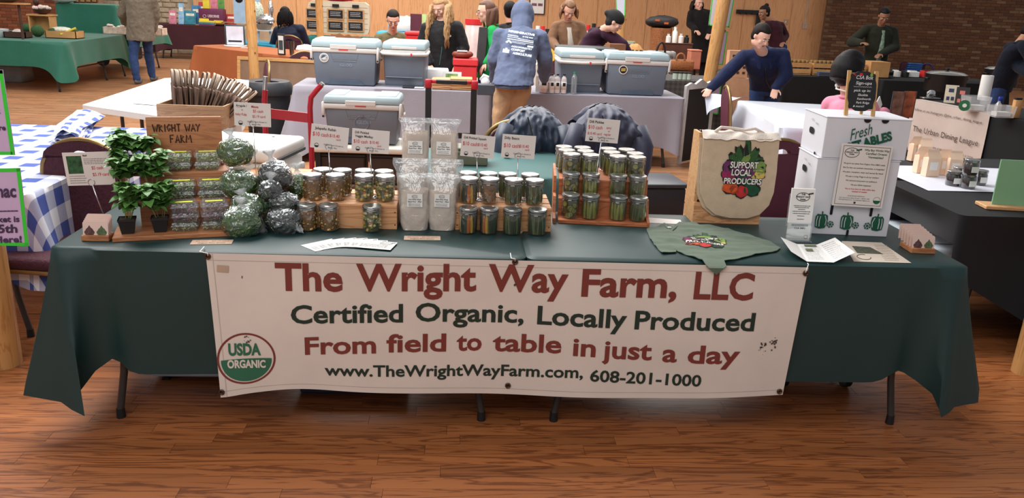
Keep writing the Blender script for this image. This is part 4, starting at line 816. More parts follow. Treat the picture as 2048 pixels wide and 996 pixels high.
b.text('Second Generation Family Farmers', Q(.45, .165), size=.007, width=.34*w_, align='C', mi=0); b.text('9431 Church Road, Beloit WI 53511  608-201-1000', Q(.42, .13), size=.006, width=.6*w_, align='C', mi=0); b.text('TheWrightWayFarm.com   thewrightwayfarm@gmail.com', Q(.42, .10), size=.006, width=.62*w_, align='C', mi=0)
b.box(.42*w_, .46*w_, y-.0003, y, .05*h_, .08*h_, mi=0)
b.add([Q(.87+.07*math.cos(a), .12+.055*math.sin(a)) for a in [PI+i*PI/10 for i in range(11)]], [tuple(range(11))], 1); b.tube([Q(.87+.07*math.cos(a), .12+.055*math.sin(a)) for a in [i*PI/10 for i in range(20)]], .0006, 4, closed=True, mi=1)
b.build('lettering', [ink, pgr, redink], pp)
# brochure holder
bh = thing('brochure_holder', 'clear holder with a narrow white farm brochure beside the cartons', 'holder', (1.172-.053, .30, ZT), -.06, rot=(-.06, 0, -.06))
acr = clearm('acrylic', .08, .5, .05, .02); b = MB(); b.box(0, .106, 0, .002, 0, .08).box(0, .106, .018, .020, 0, .20).box(0, .002, 0, .018, 0, .08).box(.104, .106, 0, .018, 0, .08).box(-.004, .110, -.012, .05, 0, .002); b.build('holder', acr, bh)
p_ = MB().box(.004, .102, .006, .016, .003, .225).build('brochure', paper, bh); b = MB(); y = .0050
b.tube([(.053+.028*math.cos(a), y, .190+.018*math.sin(a)) for a in [i*PI/12 for i in range(24)]], .0012, 4, closed=True, mi=0); b.tube([(.075, y, .203), (.094, y, .207)], .003, 5, mi=0)
for s_, z in (('THE', .198), ('WRIGHT WAY', .187), ('FARM', .176)): b.text(s_, (.053, y, z), size=.009, align='C', bold=.04, mi=0)
for z, w1 in ((.155, .07), (.148, .06), (.140, .03), (.131, .075), (.122, .07), (.112, .03), (.098, .03), (.075, .07), (.07, .07)): b.lines((.053-w1/2, y, z), (1, 0, 0), (0, 0, 1), w1, .006, 1, .7, 0)
b.text('C.S.A. INFO', (.053, y-.0065, .055), size=.009, align='C', bold=.03, mi=0); b.tube([(.085+.008*math.cos(a), y, .02+.008*math.sin(a)) for a in [i*PI/6 for i in range(12)]], .0009, 4, closed=True, mi=0)
b.build('lettering', [ink], p_)
# open brochure and flat leaflet
def lf(px, py, dz): return at(px, py, ZT+dz)
t = thing('open_brochure', 'unfolded white three-panel brochure lying before the holder', 'brochure', (0, 0, 0))
A = [lf(1561, 474, .045), lf(1582, 503, .03), lf(1614, 523, .004), lf(1594, 488, .006)]; B = [A[3], A[2], lf(1667, 525, .004), lf(1634, 489, .006)]; Cc = [B[3], B[2], lf(1710, 505, .035), lf(1670, 475, .035)]
for q, nm in ((A, 'panel'), (B, 'panel'), (Cc, 'panel')):
    b = MB(); b.grid(6, 2, lambda u, v: (q[0]*(1-u)+q[3]*u)*(1-v)+(q[1]*(1-u)+q[2]*u)*v); o = b.build(nm, paper, t)
    if q is not A:
        e = q[3]-q[0]; g = q[1]-q[0]; b = MB(); b.lines(q[0]+e*.12+g*.1+V((0, 0, .002)), e.normalized(), -g.normalized(), e.length*.75, g.length*.8, 9, .3, mi=0); b.build('small_print', mat('pale_print', (176, 174, 178), .7), o)
        b = MB(); c0 = q[0]+e*.25+g*.3+V((0, 0, .003)); b.quad(c0, c0+e*.35, c0+e*.35+g*.14, c0+g*.14)
        if q is B: c0 = q[0]+e*.3+g*.06+V((0, 0, .003)); b.quad(c0, c0+e*.6, c0+e*.6+g*.1, c0+g*.1)
        if q is B: b.build('photo', mat('tiny_photo', (104, 112, 78), .5, var=.5, sc=200), o)
q = [lf(1683, 482, .002), lf(1708, 523, .002), lf(1823, 526, .002), lf(1763, 485, .002)]; o = tag(MB().quad(*q).quad(*[p-V((0, 0, .001)) for p in q[::-1]]).build('leaflet', mat('tan_leaflet', (206, 192, 176), .5, var=.05, sc=6)), 'tan printed leaflet with a dark picture lying before the cartons', 'leaflet')
e = q[3]-q[0]; g = q[1]-q[0]; b = MB(); P = lambda u, v: q[0]+e*u+g*v+V((0, 0, .001)); b.add([P(*k) for k in ((.18, .25), (.62, .28), (.82, .6), (.2, .6))], [(0, 1, 2, 3)], 0); b.tube([P(.3+.16*math.cos(a), .78+.12*math.sin(a)) for a in [i*PI/8 for i in range(14)]], .0012, 4, mi=1); b.build('print', [mat('dark_picture', (76, 80, 66), .5, var=.5, sc=90), ink], o)
b = MB(); b.lines(P(.75, .12), e.normalized(), -g.normalized(), e.length*.35, g.length*.8, 10, .4); b.build('small_print', mat('pale_print2', (170, 150, 134), .7), o)
# chalkboard easel on the top carton
zt2 = ZT+.338+.172+.004; e0 = at(1716, 231, zt2)
ez = thing('chalkboard_easel', 'little wooden easel with a scalloped chalkboard on top carton', 'sign', (e0.x, e0.y, zt2), -.05); chalkb = mat('chalkboard', (30, 32, 34), .7, var=.15, sc=20); chalk = mat('chalk', (222, 220, 222), .9); ezw = wood('easel_wood', (200, 158, 100), (176, 132, 78), .6, 3, (10, 10, 1))
for sx in (-1, 1): MB().add([(sx*.058+dx, y0+dy, z) for z, y0, k in ((0, -.012, 1), (.185, .022, 1)) for dx, dy in ((-.008, -.004), (.008, -.004), (.008, .004), (-.008, .004))], [(0, 1, 2, 3), (4, 5, 6, 7)]+[(i, (i+1) % 4, 4+(i+1) % 4, 4+i) for i in range(4)]).build('leg', ezw, ez)
for sx in (-1, 1): MB().add([(sx*.035+dx, y0+dy, z) for z, y0, k in ((0, .055, 1), (.175, .028, 1)) for dx, dy in ((-.006, -.004), (.006, -.004), (.006, .004), (-.006, .004))], [(0, 1, 2, 3), (4, 5, 6, 7)]+[(i, (i+1) % 4, 4+(i+1) % 4, 4+i) for i in range(4)]).build('leg', ezw, ez)
T = MX.Translation((0, -.016, .022)) @ MX.Rotation(-.18, 4, 'X')
b = MB(); b.T = T; ol = []
for i in range(64):
    a = 2*PI*i/64; x = .057*math.copysign(abs(math.cos(a))**.45, math.cos(a)); z = .080*math.copysign(abs(math.sin(a))**.45, math.sin(a)); k = 1+.045*math.cos(a*8); ol.append((x*k, .082+z*k))
b.slab(ol, 0, .006); bo = b.build('chalkboard', chalkb, ez)
b = MB(); b.T = T; y = -.0008
for s_, x, z, sz, wd in (('CSA Box', .006, .132, .022, .072), ('Sign-ups', .004, .110, .018, .068), ('pick up in:', 0, .080, .015, .072), ('Skokie', .004, .062, .014, .042), ('Kenilworth', .010, .046, .013, .058), ('Park Ridge', .006, .030, .013, .056), ('& more!!', -.010, .015, .012, .048)): b.text(s_, (x, y, z), size=sz, width=wd, align='C', shear=.15, bold=.01, mi=0)
b.tube([(-.038+.0045*i, y, .100+.002*(-1)**i) for i in range(18)], .0007, 4, mi=0); b.tube([(-.045, y, .153), (-.032, y, .146)], .0025, 5, mi=1); b.ell((-.010, y, .152), (.008, .0008, .005), 10, 6, mi=1); b.ell((.034, y, .150), (.006, .0008, .008), 10, 6, mi=2); b.build('chalk_writing', [chalk, redink, mat('chalk_green', (120, 170, 60), .9)], bo)
# ================= behind the stall =================
def rz_of(a, b): return math.atan2((b-a).y, (b-a).x)
# ---- banquet chairs ----
mar2 = mat('maroon_vinyl', (92, 40, 58), .6, var=.1)
def bchair(label, loc, rz, fab=maroon, slot_=True, group='banquet chairs'):
    t = thing('banquet_chair', label, 'chair', loc, rz, group)   # faces -y
    def arch(k=1, w=.205, z0=.44, zt=.93, n=14): return [(-w*k, z0)]+[(w*k*math.cos(PI-PI*i/n)*(1-.0), zt-.16+.16*k*math.sin(PI*i/n)) for i in range(n+1)]+[(w*k, z0)]
    T = MX.Translation((0, .20, 0)) @ MX.Rotation(-.10, 4, 'X') @ MX.Translation((0, .044, 0))
    b = MB(); b.T = T; o = arch(.93, zt=.915)
    if slot_:
        L_ = len(o); 
        hz, hw, hh = .875, .055, .016; inner = [(hw*math.cos(a)*1.0, hz+hh*math.sin(a)) for a in [PI-2*PI*i/12 for i in range(12)]]
        q = [p for p in o if p[1] < .83] ; top_ = [p for p in o if p[1] >= .83]
        b.slab([q[i] for i in range(len(q)//2)]+[(-.18, .845), (.18, .845)]+[q[i] for i in range(len(q)//2, len(q))], -.018, .018)
        b2 = MB(); b2.T = T
        arc_ = [( .19*math.cos(PI-PI*i/12), .845+.075*math.sin(PI*i/12)) for i in range(13)]; ia = [(.06*math.cos(PI-PI*i/12), .848+.028*math.sin(PI*i/12)) for i in range(13)]
        for i in range(12): b2.slab([arc_[i], arc_[i+1], ia[i+1], ia[i]], -.018, .018)
        b2.slab([(-.19, .845), (-.06, .848), (-.06, .843), (-.19, .83)], -.018, .018); b2.slab([(.06, .848), (.19, .845), (.19, .83), (.06, .843)], -.018, .018); b2.build('backrest_top', fab, t)
    else: b.slab(o, -.02, .02)
    b.build('backrest', fab, t, 40)
    b = MB(); b.T = T; b.tube([(x, 0, z) for x, z in arch(1)], .014, 8)
    b.build('back_frame', gold, t, 60)
    MB().box(-.205, .205, -.20, .21, .415, .475, .025, 3).build('seat', fab, t, 50)
    b = MB(); b.tube([(-.2, -.19, .41), (.2, -.19, .41), (.2, .20, .41), (-.2, .20, .41)], .011, 6, closed=True); b.build('seat_frame', gold, t, 50)
    for sx in (-1, 1):
        MB().tube([(sx*.19, -.17, .41), (sx*.2, -.20, 0)], [.013, .010], 8).build('leg', gold, t, 50); MB().tube([(sx*.2, .22, .45), (sx*.2, .22, .41), (sx*.2, .29, 0)], [.013, .013, .010], 8).build('leg', gold, t, 50)
    return t
bchair('maroon banquet chair with bronze frame tucked behind the basil end of the stall', (-2.17, .84, 0), -.14)
# ---- gingham table ----
def gingham(name, s, c1, c2):
    m = mat(name, c2, .85, var=.03); nt = m.node_tree; L = nt.links.new; N = nt.nodes.new; b = nt.nodes['Principled BSDF']
    a = N('ShaderNodeAttribute'); a.attribute_name = 'flat'; sp = N('ShaderNodeSeparateXYZ'); L(a.outputs['Vector'], sp.inputs[0]); outs = []
    for ax in (0, 1):
        m1 = N('ShaderNodeMath'); m1.operation = 'DIVIDE'; m1.inputs[1].default_value = s; L(sp.outputs[ax], m1.inputs[0]); m2 = N('ShaderNodeMath'); m2.operation = 'PINGPONG'; m2.inputs[1].default_value = 1; L(m1.outputs[0], m2.inputs[0]); m3 = N('ShaderNodeMath'); m3.operation = 'GREATER_THAN'; m3.inputs[1].default_value = .5; L(m2.outputs[0], m3.inputs[0]); outs.append(m3)
    ad = N('ShaderNodeMath'); ad.operation = 'ADD'; L(outs[0].outputs[0], ad.inputs[0]); L(outs[1].outputs[0], ad.inputs[1]); h = N('ShaderNodeMath'); h.operation = 'MULTIPLY'; h.inputs[1].default_value = .5; L(ad.outputs[0], h.inputs[0])
    r = N('ShaderNodeValToRGB'); r.color_ramp.elements[0].color = (*lin(c1), 1); r.color_ramp.elements[1].color = (*lin(c2), 1); L(h.outputs[0], r.inputs[0]); L(r.outputs[0], b.inputs['Base Color']); return m
gg = gingham('blue_gingham', .085, (236, 238, 244), (70, 88, 160))
ftable('folding table under the blue gingham cloth', (-3.25, .78, 0), 0, 1.05, 1.84)
cloth('tablecloth', 'blue and white gingham cloth on the table beside the maroon chair', gg, (-3.25, .78, 0), 0, 1.05, 1.84, .742, .34, .07, .016, .10, seed=12)
# folded gingham cloth lying on it
c4 = [at(100, 284, .76), at(152, 286, .76), at(200, 240, .78), at(143, 227, .78)]; o0 = V((c4[0].x, c4[0].y, .746)); fcl = MB(); fl_ = []
for k in range(4):
    def ff(u, v, k=k):
        p = (c4[0]*(1-u)+c4[1]*u)*(1-v)+(c4[3]*(1-u)+c4[2]*u)*v-o0; return (p.x+.02*math.sin(v*5+k), p.y+.015*k, .012+.014*k+.02*math.sin(u*PI)*(k > 1)+.012*noise.noise(V((u*4, v*5, k*3))))
    fcl.grid(10, 14, ff); fl_ += [(u_/10*.30+.1*k, v_/14*.85+.05*k, 0) for v_ in range(15) for u_ in range(11)]
fcl.box(-.0, .13, .0, .2, 0, .004); fl_ += [(0, 0, 0)]*8
o = fcl.build('folded_cloth', gg, smooth=60, loc=o0); fa = o.data.attributes.new('flat', 'FLOAT_VECTOR', 'POINT'); fa.data.foreach_set('vector', [c for p in fl_ for c in p]); tag(o, 'folded gingham cloth lying on the gingham table', 'cloth')
# ---- near posts with green-edged posters ----
def wpost(label, x, y, r=.055, h=3.4, rot=(0, 0, 0), m=None):
    t = thing('wooden_post', label, 'post', (x, y, 0), rot=rot); b = MB(); b.tube([(.004*math.sin(i), .004*math.cos(i*2), h*i/10) for i in range(11)], [r*(1+.02*math.sin(i*1.7)) for i in range(11)], 18); b.build('shaft', m or postw, t, 60)
    b = MB()
    for i in range(5): b.ell((r*.93*math.cos(-1.5+i*.7), r*.93*math.sin(-1.5+i*.5), .5+i*.45), (.008, .008, .012), 8, 6)
    b.build('knots', mat('knot', (120, 74, 40), .6), t, kind='stuff'); return t
gng = mat('neon_green', (60, 214, 60), .5, var=.02); lav = mat('lavender_paper', (206, 178, 214), .6, var=.03); wpp = mat('white_poster', (208, 208, 224), .6, var=.03)
wpost('thick wooden post beside the gingham table, carrying green-edged posters', -2.30, .56, .075)
wpost('wooden post at the room edge by the black stretch table', 2.56, .60, .06)
def poster(label, a, b_, c, d, lines=(), m=None, th=.004, bw=.014):   # corners TL TR BR BL
    t = thing('poster', label, 'poster', (0, 0, 0), 0, 'green-edged market posters'); n = (b_-a).cross(d-a).normalized(); n = n if n.y < 0 else -n; sh_ = n*th
    ex = (b_-a); ey = (d-a)
    MB().add([a, b_, c, d]+[p-sh_ for p in (a, b_, c, d)], [(0, 1, 2, 3), (7, 6, 5, 4)]+[(i, 4+i, 4+(i+1) % 4, (i+1) % 4) for i in range(4)]).build('sheet', m or lav, t)
    P = lambda u, v: (a*(1-u)+b_*u)*(1-v)+(d*(1-u)+c*u)*v+n*.002; g = MB(); kx = bw/ex.length; ky = bw/ey.length
    for u0, u1, v0, v1 in ((0, 1, 0, ky), (0, 1, 1-ky, 1), (0, kx, 0, 1), (1-kx, 1, 0, 1)): g.quad(P(u0, v0), P(u1, v0), P(u1, v1), P(u0, v1))
    g.build('green_edge', gng, t)
    if lines:
        g = MB(); X = ex.normalized(); Y = -ey.normalized()
        for s_, u, v, sz, wd, al in lines: g.text(s_, P(u, v)+n*.001, X, Y, size=sz, width=wd, align=al, bold=.03)
        g.build('lettering', mat('poster_ink', (70, 52, 84), .6), t)
    return t
YP = .45
poster('lavender market poster, lower one on the thick near post', ay(-62, 338, YP), ay(40, 336, YP), ay(58, 492, YP), ay(-50, 490, YP), [('Almanac', .87, .36, .075, .20, 'R'), ('------------', .87, .56, .03, .18, 'R'), ('Market is', .88, .68, .035, .15, 'R'), ('25th', .82, .82, .05, .11, 'R'), ('Here!', .88, .95, .04, .11, 'R')])
poster('lavender market poster, upper one on the thick near post', ay(-95, 140, YP), ay(5, 140, YP), ay(30, 310, YP), ay(-75, 310, YP), [('Vendors', .8, .3, .04, .12, 'R'), ('this week', .85, .5, .03, .12, 'R'), ('and more', .9, .7, .03, .12, 'R')])
# ---- white folding table with the box of paper bags ----
t = thing('folding_table', 'long white plastic folding table behind the stall, left bare', 'table', (0, 0, 0))
MB().prism([(-3.17, 3.58), (-3.10, 3.53), (-1.86, 2.80), (-1.78, 2.84), (-1.80, 3.0), (-2.42, 5.66), (-2.52, 5.74), (-3.16, 5.70), (-3.24, 5.60)], .698, .742).build('tabletop', mat('white_tabletop', (244, 244, 240), .35, var=.02), t)
for x, y in ((-2.95, 3.75), (-2.75, 3.62), (-2.0, 3.1), (-2.6, 5.4), (-3.0, 5.3)): l = MB().cyl((x, y, .03), (x, y, .7), .014, n=10).build('leg', legm, t, 50); MB().cyl((x, y, 0), (x, y, .035), .018, n=10).build('foot', blackp, l, 50)
MB().tube([(-2.84, 3.72, .7425), (-2.79, 3.68, .7465), (-2.70, 3.66, .7465), (-2.63, 3.65, .7425)], .003, 6).build('handle', greyp, t)
kraft = mat('kraft_paper', (112, 88, 74), .85, var=.15, sc=12, bump=.2, bsc=60); twine = mat('paper_twine', (176, 156, 138), .9, var=.1)
XA, XB = at(312, 208, .907), at(448, 213, .907); bxw = thing('wooden_box', 'open plywood box packed with brown paper bags on white table', 'box', (XA.x, XA.y, .742), rz_of(XA, XB))
bw, bd, bh_ = (XB-XA).length, .40, .165; pl2 = wood('box_ply', (182, 146, 110), (164, 126, 92), .6, 2, (1.5, 8, 8))
MB().box(0, bw, 0, .012, 0, bh_, .001).build('front_board', pl2, bxw); MB().box(0, bw, bd-.012, bd, 0, bh_).build('back_board', pl2, bxw); MB().box(0, .012, .012, bd-.012, 0, bh_).build('side_board', pl2, bxw); MB().box(bw-.012, bw, .012, bd-.012, 0, bh_).build('side_board', pl2, bxw); MB().box(0, bw, 0, bd, -.0, .008).build('floor_board', pl2, bxw)
MB().box(bw+.0, bw+.001, .16, .21, .09, .12, 0).build('handle_slot', slot, bxw)
r = random.Random(6); pb0 = None; NB = 26
for i in range(NB):
    u = i/(NB-1); lean = 0 if u < .3 else (u-.3)*1.25; y_ = .215+.02*math.sin(i); 
    if pb0 is None:
        pb0 = thing('paper_bag', 'x', 'bag', (0, 0, 0)); b = MB(); b.grid(2, 4, lambda a, v: (0, (a-.5)*.30, v*.255)); b.box(-.004, .004, -.15, .15, 0, .25, .001); b.build('folded_body', kraft, pb0)
        b = MB()
        for dx in (-.003, .003): b.tube([(dx, -.055, .235), (dx, -.055, .30), (dx, -.045, .335), (dx, -.02, .35), (dx, .02, .35), (dx, .045, .335), (dx, .055, .30), (dx, .055, .235)], .0036, 5)
        b.build('twine_handle', twine, pb0, True); o = pb0
    else: o = dup(pb0, (0, 0, 0))
    a = bxw.rotation_euler.z; lx = .035+(bw-.16)*u; ly = y_; c_, s_ = math.cos(a), math.sin(a)
    o.location = (bxw.location.x+lx*c_-ly*s_, bxw.location.y+lx*s_+ly*c_, .742+.010+.012*r.random()); o.rotation_euler = (0, lean+r.uniform(-.03, .03), a+.42+r.uniform(-.1, .1)); o.scale = (1.15, 1, 1)
    o['label'] = 'brown twine-handled paper bag, one of the upright ones in the plywood box' if lean < .3 else 'brown twine-handled paper bag, one of the leaning ones in the plywood box'; o['group'] = 'upright paper bags' if lean < .3 else 'leaning paper bags'
# ---- white chest cooler, red hand trucks ----
A_ = at(612, 271, 1.0); B_ = at(545, 300, 1.0); rz = rz_of(B_, A_); L_ = (A_-B_).length
wc = thing('chest_cooler', 'big white chest cooler behind the salad bags', 'cooler', (B_.x, B_.y, .55), rz)
wcm = mat('cooler_white', (240, 238, 234), .4, var=.02)
MB().box(.01, L_-.01, .01, .54, 0, .38, .03, 3).build('body', wcm, wc, 50); l = MB().box(0, L_, 0, .56, .385, .45, .022, 3).build('lid', wcm, wc, 50); MB().box(.02, L_-.02, -.004, .0, .385, .40, .001).build('lid_groove', greyp, l); MB().box(L_-.10, L_-.085, .12, .13, .4495, .452).build('hinge_slot', blackp, l)
MB().box(.05, L_-.05, -.012, .012, .30, .335, .008, 2).build('handle', wcm, wc, 50)
tt = thing('storage_tote', 'grey storage tote carrying the white chest cooler', 'box', (B_.x, B_.y, 0), rz); MB().box(.0, L_+.0, .02, .56, 0, .51, .02, 2).build('body', mat('grey_tote', (96, 100, 106), .5), tt, 50); MB().box(-.015, L_+.015, .005, .575, .51, .548, .01).build('lid', mat('grey_tote_lid', (70, 74, 80), .5), tt, 50)
redp = mat('red_paint', (176, 30, 44), .35, var=.05); grip = mat('grip_chrome', (190, 192, 196), .25, .9)
Yt = 1.95
def dp(px, py, y=Yt): return ay(px, py, y)
ht = thing('hand_truck', 'red tubular hand truck behind the white cooler', 'hand truck', (dp(618, 330).x, Yt, 0))
o0 = V((dp(618, 330).x, Yt, 0)); loc = lambda p: p-o0
R1 = [dp(622, 200), dp(620, 260), dp(624, 330)]; base = V((R1[2].x, Yt, .08))
MB().tube([loc(dp(643, 170)), loc(dp(632, 182)), loc(dp(622, 195)), loc(dp(620, 215)), loc(R1[2]), loc(base)], .016, 10).build('side_rail', redp, ht, 60)
MB().tube([loc(dp(530, 180)), loc(dp(529, 200)), loc(dp(533, 330)), loc(V((dp(533, 330).x, Yt, .08)))], .016, 10).build('side_rail', redp, ht, 60)
MB().tube([loc(dp(646, 166)), loc(dp(630, 184))], .014, 12).build('grip', grip, ht, 50); MB().tube([loc(dp(531, 153)), loc(dp(529, 182))], .013, 12).build('grip', grip, ht, 50)
a, c = dp(531, 226), dp(618, 236); MB().add([loc(p)+V((0, dy, dz)) for dy in (-.006, .006) for p, dz in ((a, .028), (c, .028), (c, -.028), (a, -.028))], [(0, 1, 2, 3), (7, 6, 5, 4), (0, 4, 5, 1), (1, 5, 6, 2), (2, 6, 7, 3), (3, 7, 4, 0)]).build('crossbar', redp, ht)
MB().box(-.46, .02, -.20, .02, .0, .012).build('toe_plate', redp, ht)
for x in (-.50, .06): MB().T; w_ = MB(); w_.tube([(x+.012, .06+.0, .10), (x-.025, .06, .10)], .10, n=20); w_.build('wheel', blackp, ht, 50)
YB2 = 4.3
tr = thing('hand_truck', 'tall black and red hand truck before the grey table', 'hand truck', (ay(905, 300, YB2).x, YB2, 0)); o0 = V((ay(905, 300, YB2).x, YB2, 0))
for p0, p1 in (((857, 170), (858, 265)), ((948, 174), (948, 268))):
    a, c = ay(*p0, YB2)-o0, ay(*p1, YB2)-o0; MB().box(a.x-.026, a.x+.026, -.016, .016, .07, a.z, .004).build('side_rail', blackp, tr)
a, c = ay(851, 163, YB2)-o0, ay(955, 168, YB2)-o0
MB().box(a.x-.005, a.x+.055, -.022, .022, a.z-.055, a.z+.022, .010, 2).build('corner_cap', redp, tr, 50); MB().box(c.x-.055, c.x+.005, -.022, .022, a.z-.055, a.z+.022, .010, 2).build('corner_cap', redp, tr, 50); MB().box(a.x+.055, c.x-.055, -.014, .014, a.z-.012, a.z+.018, .006, 2).build('handle_bar', redp, tr, 50); MB().box(a.x+.09, c.x-.09, -.018, .018, a.z-.016, a.z+.020, .006).build('grip', blackp, tr)
MB().box(-.24, .24, -.26, 0, 0, .014).build('toe_plate', blackp, tr)
for x in (-.27, .24): w_ = MB(); w_.tube([(x, .05, .10), (x+.035, .05, .10)], .10, n=20); w_.build('wheel', blackp, tr, 50)
for zz in (.45,): MB().box(-.2, .2, -.01, .01, zz, zz+.05).build('crossbar', blackp, tr)
# ---- coolers ----
slate = mat('cooler_slate', (102, 111, 124), .45, var=.03); slate2 = mat('cooler_slate_grey', (104, 106, 114), .45, var=.03); lidb = mat('cooler_lid_blue', (158, 178, 184), .4, var=.03); bge = mat('cooler_band', (206, 202, 198), .45, var=.02); latch = mat('latch_red', (206, 52, 50), .4)
def cooler(label, loc, rz, w, d, h, kind='side', body=None, sticker=0, group='blue-grey coolers'):
    t = thing('cooler', label, 'cooler', loc, rz, group); m = body or slate; k = .05*h
    def taper(x0, x1, y0, y1, z0, z1, s, bev=.02):
        b = MB().box(x0, x1, y0, y1, z0, z1, bev, 2)
        b.v = [V(((v.x-(x0+x1)/2)*(1-s*(z1-v.z)/(z1-z0))+(x0+x1)/2, (v.y-(y0+y1)/2)*(1-s*(z1-v.z)/(z1-z0))+(y0+y1)/2, v.z)) for v in b.v]; return b
    bo = taper(0, w, 0, d, 0, h*.74, .07).build('body', m, t, 40)
    MB().box(-.006, w+.006, -.006, d+.006, h*.72, h*.83, .010, 2).build('band', bge, t, 50)
    l = taper(.0, w, .0, d, h*.83, h, -.06, .018); l.v = [V((v.x, v.y, v.z)) for v in l.v]; lo = l.build('lid', lidb, t, 50)
    if kind == 'side':
        [MB().box(x0, x1, .02, d-.02, h*.985, h*1.02, .006).build('lid_pad', lidb, lo, 50) for x0, x1 in ((.02, w*.27), (w*.70, w-.02))]
        MB().box(w*.28, w*.69, -.012, .0, h*.80, h*.90, .004).build('latch_plate', bge, t); MB().box(w*.41, w*.56, -.010, -.004, h*.775, h*.80, .002).build('latch_tab', latch, t)
        f_ = .07*(1-.25); b = MB(); y0 = .0
        b.slab([(w*.22, .004), (w*.80, .004), (w*.75, h*.11), (w*.27, h*.11)], .0, .03); b.build('lower_recess', mat('cooler_recess', (74, 86, 102), .5), bo)
        g = MB()
        for i in range(9): g.tube([(w*(.30+.0*i)+.002*i, .006-.003*(i < 12), h*(.69-.017*i)), (w*.70-.002*i, .003, h*(.69-.017*i))], .0018, 4)
        g.tube([(w*.28, .002, h*.70), (w*.32, .004, h*.53), (w*.68, .004, h*.53), (w*.72, .002, h*.70)], .003, 4); g.build('vent_ribs', m, bo)
        (MB().tube([(w*.5+.055*math.cos(a), .004, h*.44+.055*math.sin(a)) for a in [i*PI/10 for i in range(20)]], .005, 6, closed=True).box(w*.5-.012, w*.5+.012, -.004, .004, h*.56, h*.62).build('round_emblem', m, bo) if group is None else None); MB().text('IGLOO', (w*.42, .004, h*.42), size=.04, width=w*.2, bold=.05).build('embossed_name', mat('cooler_emboss', (120, 134, 152), .4), bo)
        for sx, x in ((-1, -.012), (1, w+.012)):
            b = MB(); b.tube([(x, d*.3, h*.78), (x+sx*.012, d*.3, h*.6), (x+sx*.012, d*.5, h*.56), (x+sx*.012, d*.7, h*.6), (x, d*.7, h*.78)], .010, 6); b.box(x-.012, x+.012, -.004, .028, h*.52, h*.86, .006); hd = b.build('side_handle', bge, t, 50)
            MB().cyl((x, -.006, h*.56), (x, -.002, h*.56), .009, n=12).build('pivot', blackp, hd)
        if sticker:
            cx, cz = w*(.18 if sticker == 1 else .26), h*.60; b = MB(); b.cyl((cx, .004, cz), (cx, -.001, cz), .045, n=28, mi=0); b.cyl((cx, -.0, cz), (cx, -.002, cz), .037, n=28, mi=1 if sticker == 1 else 3)
            if sticker == 1:
                b.tube([(cx+.03*math.cos(a), -.002, cz+.03*math.sin(a)) for a in [i*PI/10 for i in range(20)]], .002, 4, closed=True, mi=0)
                for i in range(3): b.tube([(cx-.022+.008*i, -.002, cz-.012-.004*i), (cx+.024, -.002, cz+.012-.011*i)], .003, 4, mi=0)
            else:
                for i in range(4): b.tube([(cx-.022, -.002, cz-.012+.008*i), (cx+.024, -.002, cz-.010+.008*i)], .003*(1-.1*i), 4, mi=2)
            b.build('round_sticker', [paper, mat('sticker_slate', (70, 84, 104), .4), mat('sticker_yellow', (214, 182, 96), .5), blackp], bo)
    else:
        MB().box(w*.2, w*.80, -.014, .0, h*.84, h*.90, .004).build('latch_plate', bge, t)
        b = MB(); b.tube([(-.018, d*.5, h*.76), (-.018, .0, h*.745), (-.004, -.022, h*.735), (w*.5, -.030, h*.725), (w+.004, -.022, h*.735), (w+.018, .0, h*.745), (w+.018, d*.5, h*.76)], .016, 8); hd = b.build('bail_handle', bge, t, 60)
        MB().box(w*.66, w*.70, -.048, -.02, h*.70, h*.76, .002).build('red_clip', latch, hd)
        MB().box(-.004, w+.004, -.004, .0, h*.0, h*.02).build('foot_rim', m, bo); MB().box(.025, w-.025, -.006, .02, h*.20, h*.22, .002).build('lower_seam', m, bo)
    return t
gt_z = .75
cooler('blue-grey cooler with a round slate sticker, nearest the orange table', (-1.74, 5.47, gt_z), -.03, .63, .40, .44, sticker=1)
cooler('narrow end of a blue-grey cooler beside the slate-sticker cooler', (-1.05, 5.52, gt_z), -.03, .42, .58, .44, 'end')
cooler('narrow end of a blue-grey cooler beside the bottles and jars', (.74, 5.50, gt_z), .0, .44, .58, .42, 'end')
cooler('blue-grey cooler with a yellow and black sticker, at table end', (1.22, 5.48, gt_z), .02, .63, .40, .42, sticker=2)
cooler('grey cooler with a pale blue lid riding the low cart', (-1.33, 3.6, .50), -.02, .58, .36, .38, body=slate2, group=None)
ct = thing('utility_cart', 'low beige cart under the grey cooler, before the grey table', 'cart', (-1.42, 3.5, 0)); MB().box(0, .86, 0, .5, .44, .49, .012, 2).build('top_shelf', mat('cart_beige', (208, 202, 192), .5), ct, 50); MB().box(.02, .84, .02, .48, .14, .18, .01).build('bottom_shelf', mat('cart_brown', (96, 66, 50), .6), ct)
for x in (.04, .82):
    for y in (.04, .46): MB().box(x-.02, x+.02, y-.02, y+.02, .1, .44).build('corner_post', blackp, ct); MB().tube([(x-.012, y, .045), (x+.012, y, .045)], .045, n=14).build('caster', blackp, ct, 50)
for i in range(2): b = MB(); b.box(.0, .36, 0, .30, 0, .22, .01); o = thing('storage_tote', ('dark storage tote on the low cart shelf, nearer the hand truck', 'dark storage tote on the low cart shelf, nearer the flour bags')[i], 'box', (-1.38+.40*i, 3.56, .181), 0, 'totes on the low cart'); b.build('body', mat('brown_tote', (60, 46, 40), .6), o); MB().box(-.008, .368, -.008, .308, .22, .24, .004).build('lid', blackp, o)
